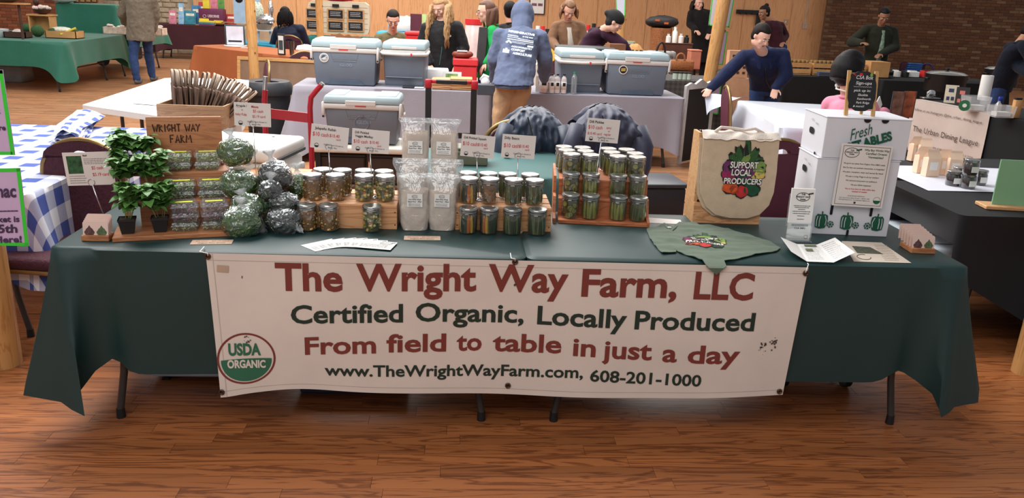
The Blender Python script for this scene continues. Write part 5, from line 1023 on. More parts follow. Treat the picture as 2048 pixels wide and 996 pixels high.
# ---- grey draped tables ----
gry = mat('grey_cloth', (142, 138, 148), .85, var=.05, sc=4, bump=.2, bsc=120, sheen=.2)
gg2 = 'long grey draped tables'
ftable('folding table under the grey cloth at the cooler with the slate sticker', (-1.92, 5.36, 0), .01, 1.95, .76, group=gg2)
cloth('tablecloth', 'grey cloth over the back table nearest the trash can', gry, (-1.92, 5.36, 0), .01, 1.97, .76, .745, .60, .16, .02, .10, seed=21, still='R')
ftable('folding table under the grey cloth at the white picture frame', (.07, 5.38, 0), .02, 1.96, .76, group=gg2)
cloth('tablecloth', 'grey cloth over the back table nearest the white frame', gry, (.06, 5.38, 0), .02, 1.98, .76, .745, .50, .03, .02, .09, seed=23, still='L')
mf = thing('mirror_frame', 'ornate white wooden frame leaning at the end of grey table', 'frame', (2.12, 5.7, 0), .75); wf = mat('frame_white', (214, 212, 208), .5)
b = MB(); b.slab([(0, 0), (.05, 0), (.05, .80), (0, .84)], 0, .03); b.slab([(.55, 0), (.60, 0), (.60, .84), (.55, .80)], 0, .03); b.slab([(0, .84), (.05, .80), (.55, .80), (.60, .84), (.50, .87), (.42, .85), (.36, .875), (.30, .90), (.24, .875), (.18, .85), (.10, .87)], 0, .03); b.build('frame', wf, mf); MB().box(.05, .55, .012, .018, .02, .80).build('dark_board', blackp, mf)
# ---- things on the grey tables ----
def pile(label, px, py, n, w, d, h, m, cat='paper bag', name='folded_paper_bag', y0=None, grp=None):
    p = at(px, py, .75); p.y = max(p.y, 5.40); first = None
    for i in range(n):
        z = .75+h*i
        if first is None: b = MB(); b.box(-w/2, w/2, 0, d, 0, h*.9, h*.2); first = b.build(name, m, loc=(p.x, p.y, z)); o = first
        else: o = first.copy(); COL.objects.link(o); o.location = (p.x+.006*math.sin(i*3), p.y+.004*math.cos(i*2), z)
        o.rotation_euler = (0, 0, .03*math.sin(i*2.1)); tag(o, label[0] % ('lowest' if i == 0 else 'topmost' if i == n-1 else 'middle part') if '%s' in label[0] else label[0], cat, grp)
pile(['flat kraft bag, %s of the stack between the hand truck rails'], 881, 191, 9, .20, .24, .011, mat('kraft_tan', (196, 150, 110), .8, var=.15), grp='flat kraft bags by the tall hand truck')
pile(['flat kraft bag, %s of the stack beside the hooded person'], 921, 193, 10, .22, .26, .011, mat('kraft_tan2', (190, 142, 96), .8, var=.15), grp='flat kraft bags by the hoodie man')
p = at(812, 183, .751); p.y = 5.42; tb = MB().box(-.06, .06, 0, .10, 0, .010, .003).build('card_reader', blackp, loc=p); tag(tb, 'small black card reader lying on the grey cloth', 'card reader')
p = at(835, 183, .751); p.y = 5.42; tb = MB().box(-.045, .045, 0, .08, 0, .004).build('paper_sheet', paper, loc=p); tag(tb, 'small white paper lying beside the black card reader', 'paper')
p = at(876, 168, .751); o = thing('paper_tray', 'white tray standing behind the flat kraft bags', 'tray', (p.x-.04, p.y+.15, .75), .05); MB().box(-.15, .15, 0, .2, 0, .14, .01, 2).build('body', mat('tray_white', (236, 234, 232), .5), o, 50)
p = at(900, 168, .751); o = thing('picture_card', 'white card with a green landscape picture on the grey table', 'card', (p.x+.02, p.y+.1, .75), 0); MB().box(-.10, .10, 0, .004, 0, .12).build('card', paper, o); MB().box(-.07, .06, -.001, 0, .03, .10).build('picture', mat('landscape', (120, 160, 90), .5, var=.5, sc=30), o)
p = at(985, 158, .751); tag(MB().lathe([(.045, 0), (.05, .04), (.04, .09), (0, .10)], 18, (0, 0, 0)).tube([(-.05, 0, .05), (-.02, -.03, .1), (.05, -.02, .07)], .018, 8).build('crumpled_napkin', paper, smooth=True, loc=(p.x-.10, min(p.y, 6.0), .75)), 'crumpled white napkin beside the man in the hoodie', 'napkin')
p = at(950, 190, .751); o = thing('card_box', 'dark grey open box beside the hoodie man', 'box', (p.x+.02, p.y+.02, .75), 0); MB().box(0, .17, 0, .12, 0, .10, .006).build('body', mat('box_dark', (66, 70, 80), .5), o)
# bottles and jars by the cooler
botm = mat('pink_bottle', (204, 176, 174), .4, var=.05); lblm = mat('bottle_label', (232, 228, 226), .6)
def bottle(label, px, py, h, r, m, cap_m, lab=True, kind='bottle', z=.75, g='bottles by the hoodie man'):
    p = at(px, py, z); p.y = max(p.y, 5.40+(.08 if py < 190 else 0)); t = thing(kind, label, 'bottle', (p.x, p.y+r, z), 0, g); MB().lathe([(r*.96, 0), (r, .01), (r, h*.72), (r*.8, h*.82), (r*.42, h*.88), (r*.42, h*.93)], 18).build('body', m, t, 50); MB().cyl((0, 0, h*.93), (0, 0, h), r*.48, n=14).build('cap', cap_m, t, 50)
    if lab:
        MB().lathe([(r*1.02, h*.2), (r*1.02, h*.62)], 18).build('label', lblm, t, True); MB().box(-r*.5, r*.5, -r*1.04, -r*1.0, h*.38, h*.56).build('dark_mark', ink, t)
    return t
bottle('square pink-labelled bottle, foremost beside the hoodie man', 1098, 199, .20, .045, botm, wht)
for i, (x, y) in enumerate(((1112, 196), (1124, 197), (1136, 196))): bottle('slim white-labelled bottle, '+('next to the pink one', 'in the middle of the three slim ones', 'next to the clear water bottle')[i], x, y, .19, .028, mat('white_bottle', (222, 216, 216), .4), blackp)
for i, (x, y) in enumerate(((1106, 184), (1122, 183))): bottle('white-labelled bottle in the rear row, '+('nearer the hoodie man', 'nearer the cooler')[i], x, y, .17, .03, mat('white_bottle', (222, 216, 216), .4), wht)
bottle('clear plastic water bottle with a green cap beside the cooler', 1152, 192, .215, .030, clearm('water_bottle', .12, .6, .05, .12, tint=(226, 238, 244)), mat('cap_green', (30, 150, 90), .5), False)
p = at(1085, 190, .75); o = thing('stand_sign', 'small white stand sign with red lettering behind the bottles', 'sign', (p.x+.05, p.y+.25, .75)); MB().box(-.10, .14, 0, .006, 0, .16).build('card', paper, o); MB().text('MEAT', (-.07, -.002, .08), size=.04, width=.12, bold=.04).build('lettering', redink, o)
# ---- trash can and cork board ----
c = at(535, 160, .74); tc_ = thing('trash_can', 'round black trash can with a ring lid, before the orange table', 'trash can', (c.x, c.y-.03, 0))
MB().lathe([(.19, 0), (.235, .66), (.235, .68)], 32).build('bin', mat('bin_black', (44, 44, 48), .55, var=.08), tc_, 50); MB().lathe([(.245, .60), (.255, .61), (.25, .70), (.23, .735), (.20, .74), (.12, .725), (.115, .66)], 32).build('ring_lid', mat('bin_lid', (52, 54, 58), .45), tc_, 50)
a, b_ = at(512, 120, .85), at(615, 135, .85); fb = thing('cork_board', 'wood-framed brown board leaning against the orange table', 'board', (-2.95, 7.1, 0), -.12, rot=(-.15, 0, -.12))
MB().box(0, 1.08, 0, .012, 0, .86).build('board', mat('hardboard', (128, 102, 82), .8), fb); b = MB(); fm_ = wood('frame_wood', (196, 150, 92), (176, 130, 76), .5)
for q in ((0, 1.08, .82, .86), (0, 1.08, 0, .04), (0, .04, .04, .82), (1.04, 1.08, .04, .82)): MB().box(q[0], q[1], -.012, 0, q[2], q[3], .003).build('frame_bar', fm_, fb)
bchair('maroon banquet chair seen edge-on beside the trash can', (-2.62, 5.9, 0), -1.25, mar2, False)
# ---- far posts ----
wpost('wooden post beside the trash can, before the orange table', ay(508, 150, 6.6).x, 6.6, .055, 3.4)
wpost('slender wooden post before the white board with chalk signs', ay(640, 60, 10.2).x, 10.2, .055, 3.4)
wpost('wooden post behind the person bending in purple', ay(1240, 90, 9.6).x, 9.6, .06, 3.4)
p4 = ay(1424, 140, 6.6); p4t = ay(1458, 0, 6.6); wpost('thick wooden post with lavender posters beside the navy-coated man', p4.x-.08, 6.6, .075, 3.5, rot=(0, .075, 0))
YQ = 6.75
poster('white market poster high on the post beside the navy-coated man', ay(1428, -40, YQ), ay(1476, -40, YQ), ay(1458, 55, YQ), ay(1417, 51, YQ), m=wpp, bw=.012)
poster('lavender market poster in the middle of the post by the navy-coated man', ay(1424, 63, YQ), ay(1456, 63, YQ), ay(1446, 130, YQ), ay(1413, 129, YQ), bw=.012)
poster('lavender market poster low on the post by the navy-coated man', ay(1413, 138, YQ), ay(1446, 140, YQ), ay(1436, 230, YQ), ay(1404, 222, YQ), bw=.012)
poster('green-edged poster on the post behind the person in purple', ay(1230, -30, 9.5), ay(1252, -30, 9.5), ay(1250, 33, 9.5), ay(1233, 30, 9.5), m=wpp, bw=.014)
# ---- small table with jackets on chairs ----
ftable('small square table behind the flour bags', (-.58, 1.42, 0), 0, .92, .80, ins=.1)
grt = mat('teal_green_cloth', (66, 104, 102), .7, var=.06, sc=5); cloth('tablecloth', 'teal green cloth over the small table behind the flour bags', grt, (-.58, 1.42, 0), 0, .92, .80, .742, .55, .05, .012, .06, seed=31)
p = at(905, 330, .745); o = thing('cash_box', 'olive metal cash box on the teal table', 'box', (p.x, p.y, .744), 0); MB().box(0, .20, 0, .16, 0, .085, .008, 2).build('body', mat('olive_box', (110, 110, 92), .5), o, 50); MB().box(-.002, .202, -.002, .162, .088, .10, .004).build('lid', mat('olive_box', (110, 110, 92), .5), o); MB().text('TICKETS', (.02, -.003, .06), size=.018, width=.06).build('lettering', ink, o)
p = at(1025, 333, .745); tag(MB().box(-.02, .02, 0, .02, 0, .06, .005).build('salt_shaker', wht, loc=(p.x-.02, p.y+.25, .744)), 'small white shaker on the teal table', 'shaker')
def jacket(label, px0, px1, ytop, ybot, Y, m, seed, lining=None):
    a, c = ay(px0, ybot, Y), ay(px1, ytop, Y); w = c.x-a.x; h = c.z-a.z; t = thing('jacket', label, 'jacket', ((a.x+c.x)/2, Y, a.z), 0, 'jackets hung over chairs')
    def fn(u, v):
        x = (u-.5)*w*(1-.30*v**2.5)*(1-.12*(v > .96)); zt = h*(math.sin(v*PI/2)**.9)*(1-.30*(abs(u-.5)*2)**3*v)
        fo = .006*math.sin(u*26+seed+v*4)+.03*noise.noise(V((u*7, v*5, seed)))+.022*noise.noise(V((u*16, v*11, seed)))
        return (x, -.10*math.sin(PI*v**.7)-.03+fo*1.1+.12*v**3, zt+.01*noise.noise(V((u*14, v*3, seed))))
    MB().grid(44, 30, fn).build('shell', m, t, True); MB().grid(30, 16, lambda u, v: (lambda p: (p[0], p[1]*-.4+.16, p[2]))(fn(u, v))).build('back_shell', m, t, True)
    s1 = MB(); s1.tube([(-w*.40, -.06, h*.72), (-w*.47, -.11, h*.45), (-w*.46, -.13, h*.18), (-w*.42, -.13, -.02)], [.05, .06, .055, .045], 12); s1.build('sleeve', m, t, True); s1 = MB(); s1.tube([(w*.40, -.06, h*.72), (w*.47, -.11, h*.45), (w*.46, -.13, h*.18), (w*.42, -.13, -.02)], [.05, .06, .055, .045], 12); s1.build('sleeve', m, t, True)
    s1 = MB(); s1.tube([(-w*.12, -.14, h*.9), (-.02, -.18, h*.6), (.02, -.18, 0)], .004, 5); s1.build('zip', darkm, t); return t
nj = mat('navy_nylon', (34, 46, 66), .45, var=.15, sc=7, sheen=.2); gj = mat('grey_nylon', (48, 50, 72), .55, var=.2, sc=6, sheen=.2)
bchair('banquet chair hidden under the navy jacket behind the dilly beans', (.10, 2.62, 0), PI, maroon, False); bchair('banquet chair hidden under the grey-violet jacket behind the pickle rack', (.66, 2.50, 0), PI, maroon, False)
jacket('shiny navy rain jacket hung on the chair behind the dilly beans', 996, 1138, 219, 330, 2.28, nj, 2); jacket('grey-violet jacket with dark lining hung behind the pickle rack', 1132, 1292, 214, 345, 2.16, gj, 5)
p = at(1290, 385, 0); bn_ = thing('storage_tote', 'black lidded storage tote on the floor behind the pickle rack', 'box', (1.02, 2.9, 0), .1); MB().box(0, .42, 0, .4, 0, .36, .02, 2).build('body', mat('black_tote', (50, 50, 56), .5), bn_, 50); MB().box(-.012, .432, -.012, .412, .36, .39, .008, 2).build('lid', mat('black_tote_lid', (62, 66, 74), .4), bn_, 50)
# ---- silver-cloth table (middle right) and its chairs ----
A_ = V((2.56, 5.25, 0)); B_ = V((2.34, 3.60, 0)); rz = math.atan2((A_-B_).y, (A_-B_).x); sil = mat('silver_satin', (206, 212, 226), .38, var=.03, sc=3, sheen=.3)
W_ = 1.72; D_ = .86
ftable('folding table under the silvery satin cloth', (B_.x+.02, B_.y+.02, 0), rz-PI/2, D_, W_)
cloth('tablecloth', 'silvery white satin cloth being spread by the navy-coated man', sil, (B_.x, B_.y, 0), rz-PI/2, D_+.05, W_+.1, .746, .34, .10, .03, .16, seed=44, tw=.3)
h0 = ay(1410, 186, 5.75); b = MB()
q = [ay(1408, 188, 5.7), ay(1500, 195, 5.55), ay(1462, 200, 5.3), ay(1440, 222, 5.45), ay(1414, 228, 5.6)]
b.grid(12, 12, lambda u, v: (q[0]*(1-u)+q[1]*u)*(1-v)+((q[4]*(1-u)+q[2]*u))*v+V((0, .05*math.sin(u*9)*v, .012*math.sin(v*5+u*6)))); o = b.build('lifted_corner', sil, smooth=True); tag(o, 'loose corner of the satin cloth held up by the navy-coated man', 'cloth')
bchair('maroon banquet chair with gold frame standing beside the satin-covered table', (2.66, 4.98, 0), 1.45, mar2, False)
bchair('maroon banquet chair half hidden behind the cartons', (1.75, 1.52, 0), .25, mar2)
# ---- black stretch table at right ----
bks = mat('black_stretch', (20, 21, 26), .75, var=.1, sc=5); 
ftable('folding table under the black stretch cover', (2.22, .82, 0), 0, 1.8, .76)
b = MB(); W_, D_, zt = 1.84, .80, .745
def stf(u, v):   # stretch cover: skirt pulled in between the feet
    return None
P = perim(W_, D_, .04); n = len(P); LV = 14; vs = []
for j in range(LV+1):
    for (x, y, nx, ny) in P:
        c = max(math.exp(-((x-kx)**2+(y-ky)**2)/.05) for kx in (0, W_) for ky in (0, D_)); t = j/LV; low = max(.02, .44-.54*x) if ny < -.5 else (.60 if nx < -.5 else .10); z = zt-.006*(j > 0)-t*(zt-low); pull = -.04*math.sin(PI*t)*(1-c); vs.append((x+nx*pull*(j > 0), y+ny*pull*(j > 0), z if j else zt))
b.add(vs, [(j*n+i, (j+1)*n+i, (j+1)*n+(i+1) % n, j*n+(i+1) % n) for j in range(LV) for i in range(n)]+[tuple(range(n))]); o = b.build('table_cover', bks, smooth=50, loc=(2.20, .80, 0)); tag(o, 'black stretch cover on the table right beside the green stall', 'tablecloth')
ftable('folding table under the plain black cloth behind the stretch-covered one', (2.42, 1.66, 0), 0, 1.8, .76); cloth('tablecloth', 'black cloth on the table carrying kraft bags and preserve jars', bks, (2.40, 1.64, 0), 0, 1.84, .80, .742, .55, .02, .008, .04, seed=51, dropf=lambda x, y, nx, ny, dd: .2 if nx < -.5 else dd)
wsn = mat('white_runner', (222, 222, 232), .6, var=.03); b = MB(); b.grid(10, 8, lambda u, v: (2.33+u*1.5, 1.34+v*.72, .7475+.002*math.sin(u*8+v*5))); o = b.build('table_runner', wsn, smooth=True); tag(o, 'white cloth runner laid over the black tables at right', 'cloth')
kr = mat('kraft_light', (232, 202, 176), .7, var=.06, bump=.1, bsc=30)
def kbag(label, px, py, h, w, rz, z=.748):
    p = at(px, py, z); t = thing('kraft_bag', label, 'bag', (p.x, p.y+.02, z), rz, 'small kraft bags on the white runner'); d = w*.6
    b = MB(); zt = h*.68; v = [(-w/2, -d/2, 0), (w/2, -d/2, 0), (w/2, d/2, 0), (-w/2, d/2, 0), (-w/2, -d/2, zt), (w/2, -d/2, zt), (w/2, d/2, zt), (-w/2, d/2, zt), (-w/2+.002, 0, h*.92), (w/2-.002, 0, h*.92), (-w/2+.006, -.0, h), (w/2-.006, .0, h), (-w/2+.02, 0, zt+.01), (w/2-.02, 0, zt+.01)]
    b.add(v, [(0, 3, 2, 1), (0, 1, 5, 4), (1, 2, 6, 5), (2, 3, 7, 6), (3, 0, 4, 7), (4, 5, 9, 8), (6, 7, 8, 9), (8, 9, 11, 10), (5, 13, 9), (6, 9, 13), (5, 6, 13), (4, 8, 12), (7, 12, 8), (4, 12, 7)]); b.build('paper_body', kr, t)
    MB().box(-w*.3, w*.3, -d/2-.001, -d/2, h*.25, h*.55).build('label', paper, t); return t
for i, (px, py, h, w, rz) in enumerate(((1830, 322, .16, .075, .2), (1848, 326, .16, .075, -.2), (1842, 346, .155, .075, .15), (1862, 353, .16, .085, .1), (1887, 350, .155, .075, .0), (1908, 354, .155, .075, -.15))):
    kbag('small kraft bag '+('farthest back, by the cartons', 'second, behind the front cluster', 'in the front cluster, nearest the cartons', 'foremost in the front cluster', 'third in the front cluster', 'nearest the preserve jars')[i], px, py, h, w, rz)
jmd = mat('dark_preserve', (44, 26, 24), .3, var=.2)
def pjar(label, px, py, z=.748, Y=None):
    p = at(px, py, z); t = thing('preserve_jar', label, 'jar', (p.x, p.y+.04, z), 0, 'dark preserve jars on the black table'); MB().lathe([(0, .002), (.036, .002), (.038, .012), (.038, .058), (.033, .068), (0, .069)], 22).build('preserve', jmd, t, 50); MB().lathe([(.038, 0), (.041, .01), (.041, .06), (.036, .07), (.036, .073)], 24).build('glass_body', glassm, t, 50)
    MB().lathe([(.038, .070), (.040, .071), (.040, .084), (.038, .086), (0, .086)], 24).build('lid', bandm, t, 40); MB().box(-.02, .02, -.0425, -.041, .018, .05).build('label', paper, t); return t
for i, (px, py, z) in enumerate(((1912, 374, .748), (1943, 380, .748), (1925, 366, .748), (1965, 372, .748), (1948, 352, .748+.088))): pjar('dark preserve jar '+('nearest the kraft bags', 'foremost in the middle', 'behind the middle pair', 'nearest the green board', 'stacked on top of the others')[i], px, py, z)
a = at(1990, 405, .75); gb = thing('acrylic_board', 'pale green board standing on a wooden base at the room edge', 'sign', (2.44, .98, .747), -.12); MB().box(-.03, .5, -.05, .07, 0, .018, .003).build('base', tan_w, gb); MB().box(.02, .5, .0, .008, .018, .25).build('board', mat('mint_board', (128, 178, 140), .3, var=.03), gb)
# coolers on the floor beside the stall end
for i, (x, y, z, rz) in enumerate(((2.02, 1.20, 0, .15),)):
    fc = thing('floor_cooler', 'light grey cooler on the floor between the two stalls', 'cooler', (2.12, 1.02, 0), -.03); MB().box(0, .36, 0, .62, 0, .43, .03, 2).build('body', mat('cooler_pale_body', (150, 160, 172), .45), fc, 50); l = MB().box(-.015, .375, -.015, .635, .435, .51, .02, 2).build('lid', mat('cooler_pale', (202, 212, 222), .4), fc, 50); MB().box(.04, .32, .08, .50, .51, .522, .005).build('lid_panel', mat('cooler_pale', (202, 212, 222), .4), l); MB().tube([(.02, -.01, .38), (.02, -.04, .36), (.34, -.04, .36), (.34, -.01, .38)], .012, 8).build('handle', wht, fc, 50)
# under the stall
t = thing('storage_bin', 'shallow white plastic bin under the stall behind the banner corner', 'bin', (at(300, 764, 0).x, at(300, 764, 0).y, .0)); MB().box(0, .52, 0, .32, .02, .13, .02, 2).build('tub', mat('bin_pale', (206, 214, 228), .5), t, 50); MB().box(-.015, .535, -.015, .335, .13, .16, .012, 2).build('lid', mat('bin_lid_pale', (190, 202, 220), .5), t, 50)
for x in (.06, .46): MB().cyl((x, .02, 0), (x, .3, 0.0), .018, n=8).build('skid', blackp, t)
t = thing('storage_bin', 'flat dark blue bin on the floor under the middle of the banner', 'bin', (-.93, .30, 0)); MB().box(0, .44, 0, .32, 0, .05, .01).build('tub', mat('bin_blue', (44, 52, 72), .5), t); MB().box(-.01, .45, -.01, .33, .05, .065, .004).build('lid', mat('bin_blue_clear', (70, 78, 96), .3), t)
t = thing('floor_bag', 'dark slumped bag on the floor under the table seam', 'bag', (.02, .42, 0)); MB().ell((0, 0, .11), (.16, .12, .12), 20, 12, fn=lambda n: 1+.12*noise.noise(n*3)).build('body', mat('dark_bag', (36, 40, 40), .7), t, True)
t = thing('wheeled_crate', 'dark crate on a castor under the stall right of the banner', 'crate', (1.20, .42, 0)); MB().box(0, .42, 0, .25, .11, .32, .01).build('body', mat('dark_crate', (34, 34, 38), .6), t)
for x in (.06, .36): MB().tube([(x-.015, .02, .05), (x+.015, .02, .05)], .05, n=16).build('castor', blackp, t, 50); MB().box(x-.02, x+.02, 0, .04, .06, .11).build('castor_fork', darkm, t)
# ================= people =================
def cap(b, p0, p1, r0, r1, n=12):
    p0, p1 = V(p0), V(p1); d = (p1-p0)
    if d.length < 1e-5: b.ell(p0, r0, n, 8); return
    d.normalize(); pts = []; rs = []
    for k in range(5): a = PI/2*(1-k/4*.96); pts.append(p0-d*r0*math.sin(a)); rs.append(max(.0008, r0*math.cos(a)))
    pts.append(p0+d*.0001); rs.append(r0); pts.append(p1-d*.0001); rs.append(r1)
    for k in range(1, 5): a = PI/2*k/4*.98; pts.append(p1+d*r1*math.sin(a)); rs.append(max(.0008, r1*math.cos(a)))
    b.tube(pts, rs, n)
def chain(b, ps, rs, n=12):
    for i in range(len(ps)-1): cap(b, ps[i], ps[i+1], rs[i], rs[i+1], n)
def loft(b, rings, n=20):   # rings: (centre, half-width vector, half-depth vector)
    vs = []
    for c, u, w in rings: vs += [c+u*math.cos(2*PI*j/n)+w*math.sin(2*PI*j/n) for j in range(n)]
    k = len(rings); b.add(vs, [(i*n+j, i*n+(j+1) % n, (i+1)*n+(j+1) % n, (i+1)*n+j) for i in range(k-1) for j in range(n)]+[tuple(range(n))[::-1], tuple((k-1)*n+j for j in range(n))])
wr_tex = bpy.data.textures.new('cloth_wrinkles', 'CLOUDS'); wr_tex.noise_scale = .11; wr_tex.noise_depth = 2
def remesh(o, vox, sm=4, disp=0):
    m = o.modifiers.new('remesh', 'REMESH'); m.mode = 'VOXEL'; m.voxel_size = vox; m.use_smooth_shade = True
    if sm: q = o.modifiers.new('smooth', 'SMOOTH'); q.factor = .5; q.iterations = sm
    if disp: d = o.modifiers.new('wrinkles', 'DISPLACE'); d.texture = wr_tex; d.strength = disp; d.mid_level = .5; d.texture_coords = 'LOCAL'
def hand(b, w, d, up, s=1, curl=.4, side=1):
    d = d.normalized(); up = (up-d*up.dot(d)).normalized(); x = d.cross(up)*side; w = V(w)
    loft(b, [(w, x*.026*s, up*.019*s), (w+d*.03*s, x*.036*s, up*.015*s), (w+d*.075*s, x*.041*s, up*.014*s), (w+d*.088*s, x*.036*s, up*.011*s)], 12)
    for i, (l, o_) in enumerate(((.068, -.030), (.078, -.010), (.073, .011), (.056, .031))):
        base = w+d*.082*s+x*o_*s; a = curl*.5; m_ = base+(d*math.cos(a)-up*math.sin(a)+x*o_*1.5).normalized()*l*.5*s; a = curl*1.4; e = m_+(d*math.cos(a)-up*math.sin(a)+x*o_*1.2).normalized()*l*.5*s
        cap(b, base, m_, .0092*s, .0088*s, 8); cap(b, m_, e, .0088*s, .0072*s, 8)
    t0 = w+d*.028*s-x*.030*s; t1 = t0+(d*.7-x*.75-up*.2).normalized()*.04*s; t2 = t1+(d*.95-x*.3-up*.25).normalized()*.032*s; cap(b, t0, t1, .013*s, .010*s, 8); cap(b, t1, t2, .010*s, .008*s, 8)
SK = dict(light=mat('skin_light', (222, 172, 150), .5, var=.05, sc=12), mid=mat('skin_mid', (186, 134, 104), .5, var=.05, sc=12), dark=mat('skin_dim', (150, 104, 80), .5, var=.05, sc=12))
HR = dict(black=mat('hair_black', (16, 13, 15), .45, spec=.2, var=.3, sc=40, bump=.4, bsc=80, stretch=(6, 6, .6)), brown=mat('hair_brown', (96, 60, 42), .4, var=.3, sc=40, bump=.4, bsc=80, stretch=(6, 6, .6)), blond=mat('hair_blond', (176, 136, 92), .45, var=.35, sc=30, bump=.5, bsc=60, stretch=(6, 6, .6)), dark=mat('hair_dark', (30, 22, 20), .5, spec=.2, var=.3, sc=40, bump=.4, bsc=80, stretch=(6, 6, .6)), sandy=mat('hair_sandy', (122, 84, 56), .5, var=.3, sc=30, bump=.4, bsc=60), wrap=mat('head_wrap', (22, 20, 22), .8, var=.2))
eyew = mat('eye_white', (225, 220, 215), .3); lipm = mat('lips', (160, 84, 78), .45)
def person(label, J, face, body, skin='light', top=None, legs=None, hair=('short', 'dark'), s=1.0, loose=.012, vox=.008, glasses=False, coat_to=None, disp=.012, shoe=None, th=1.0, curl=.4, hup=None, hd=None, seated=False, extra=None, collar=True):
    """J: world joints; face: (yaw, pitch) in degrees, yaw 0 looks at the camera (-y), + turns to picture right; body: same yaw for the chest"""
    org = V((J['P'].x, J['P'].y, 0)); J = {k: V(v)-org for k, v in J.items()}
    t = thing('person', label, 'person', org); by = math.radians(body); fwd = V((math.sin(by), -math.cos(by), 0)); rt = V((math.cos(by), math.sin(by), 0))
    H, P = J['H'], J['P']; SL, SR = J['SL'], J['SR']; sc = (SL+SR)/2; hw = .16*th; HL, HRr = J.get('HL', P-rt*.09), J.get('HR', P+rt*.09)
    up = (sc-P).normalized(); su = (SR-SL).normalized(); sf = up.cross(su).normalized(); sf = sf if sf.dot(fwd) > 0 else -sf
    neck = sc+up*.045+(H-sc).normalized()*.02
    flip = rt.dot(su) < 0
    if flip: rt = -rt; HL, HRr = J.get('HL', P-rt*.09), J.get('HR', P+rt*.09)
    # legs
    KL = J.get('KL', V((HL.x, HL.y, .50))-rt*.01); KR = J.get('KR', V((HRr.x, HRr.y, .50))+rt*.01); AL = J.get('AL', V((KL.x, KL.y, .09))); AR = J.get('AR', V((KR.x, KR.y, .09)))
    b = MB()
    Rh = MX.Rotation(math.radians(face[0]), 3, 'Z') @ MX.Rotation(math.radians(face[1]), 3, 'X') @ MX.Rotation(PI, 3, 'Z')   # local +y looks along the face
    def h(x, y, z): return H+Rh @ (V((x, y, z))*s)
    b.ell(H+Rh @ V((0, -.008, .028))*s, (.076*s, .097*s, .094*s), 24, 16, rot=Rh); b.ell(h(0, .016, -.042), (.057*s, .070*s, .074*s), 20, 14, rot=Rh); b.ell(h(0, .060, -.092), (.026*s, .022*s, .022*s), 12, 8, rot=Rh)
    b.ell(h(0, .082, .030), (.046*s, .012*s, .010*s), 12, 8, rot=Rh); b.ell(h(0, .096, -.012), (.0135*s, .018*s, .024*s), 12, 8, rot=Rh); b.ell(h(0, .106, -.024), (.015*s, .012*s, .010*s), 12, 8, rot=Rh); b.ell(h(0, .082, -.056), (.024*s, .012*s, .014*s), 12, 8, rot=Rh)
    for q in (-1, 1): b.ell(h(q*.040, .062, -.022), (.022*s, .02*s, .024*s), 12, 8, rot=Rh); b.ell(h(q*.076, -.006, -.004), (.010*s, .018*s, .031*s), 10, 8, rot=Rh)
    chain(b, [neck-up*.03, H+Rh @ V((0, -.014, -.075))*s], [.060*th, .053])
    wid = (SR-SL).length/2
    loft(b, [(P-up*.06, rt*.13*th, fwd*.09), (P+up*.1, rt*.12*th, fwd*.085), (P*.4+sc*.6, su*wid*.62, sf*.095), (sc-up*.03, su*wid*.8, sf*.085), (sc+up*.05, su*wid*.3, sf*.055)], 16)
    for S, E, W, sd in ((SL, J['EL'], J['WL'], -1), (SR, J['ER'], J['WR'], 1)):
        chain(b, [S, E, W], [.044*th, .036*th, .024]); dd = (W-E).normalized(); key = 'hd'+('L' if sd < 0 else 'R'); hdv = J.get(key); hdv = (hdv+org) if hdv is not None else ((hd if hd is not None else dd)); hand(b, W, hdv, hup if hup is not None else V((0, 0, 1))+fwd*.2, s*.98, curl, -sd if flip else sd)
    for Hh, K, A in ((HL, KL, AL), (HRr, KR, AR)): chain(b, [Hh, K, A], [.072*th, .048, .034]); 
    o = b.build('body', SK[skin], t); remesh(o, vox, 2)
    # clothes
    if top:
        b = MB(); L = loose; rings = [(P-up*(coat_to if coat_to is not None else .10), rt*(.155*th+L), fwd*(.115*th+L)), (P+up*.02, rt*(.150*th+L), fwd*(.115*th+L)), (P*.7+sc*.3, (rt*.7+su*.3).normalized()*(.146*th+L), (fwd*.7+sf*.3).normalized()*(.116*th+L)), (P*.35+sc*.65, su*(wid*.80+L), sf*(.118*th+L)), (sc-up*.05, su*(wid*.92+L), sf*(.108*th+L)), (sc+up*.015, su*(wid*.80+L), sf*(.085+L)), (sc+up*.055, su*(wid*.38+L), sf*(.062+L))]
        loft(b, rings, 22)
        for S, E, W in ((SL, J['EL'], J['WL']), (SR, J['ER'], J['WR'])):
            wr = E+(W-E)*.97; cap(b, neck-up*.03, S-up*.004, .052+L*.4, .050*th+L*.6); chain(b, [S-up*.008, E, wr], [.057*th+L*.6, .050*th+L*.8, .034*th+L*.6])
        o = b.build('top', top, t); remesh(o, max(vox, .010), 5, disp)
        if collar:
            b = MB(); c0 = neck+up*.0; b.tube([c0+(su*math.cos(a)*.068+sf*math.sin(a)*.064)*1.0-(up*.012*math.sin(a)) for a in [i*PI/8 for i in range(16)]], .013, 8, closed=True); b.build('collar', top, t, True)
    if legs:
        b = MB(); loft(b, [(P-up*.10, rt*.12*th, fwd*.10), (P+V((0, 0, -.05)), rt*.158*th, fwd*.118*th), (P+up*.06, rt*.140*th, fwd*.11*th)], 18)
        for Hh, K, A in ((HL, KL, AL), (HRr, KR, AR)): chain(b, [Hh-V((0, 0, .02)), K, A], [.090*th, .064*th, .054*th])
        o = b.build('trousers', legs, t); remesh(o, .012, 5, disp)
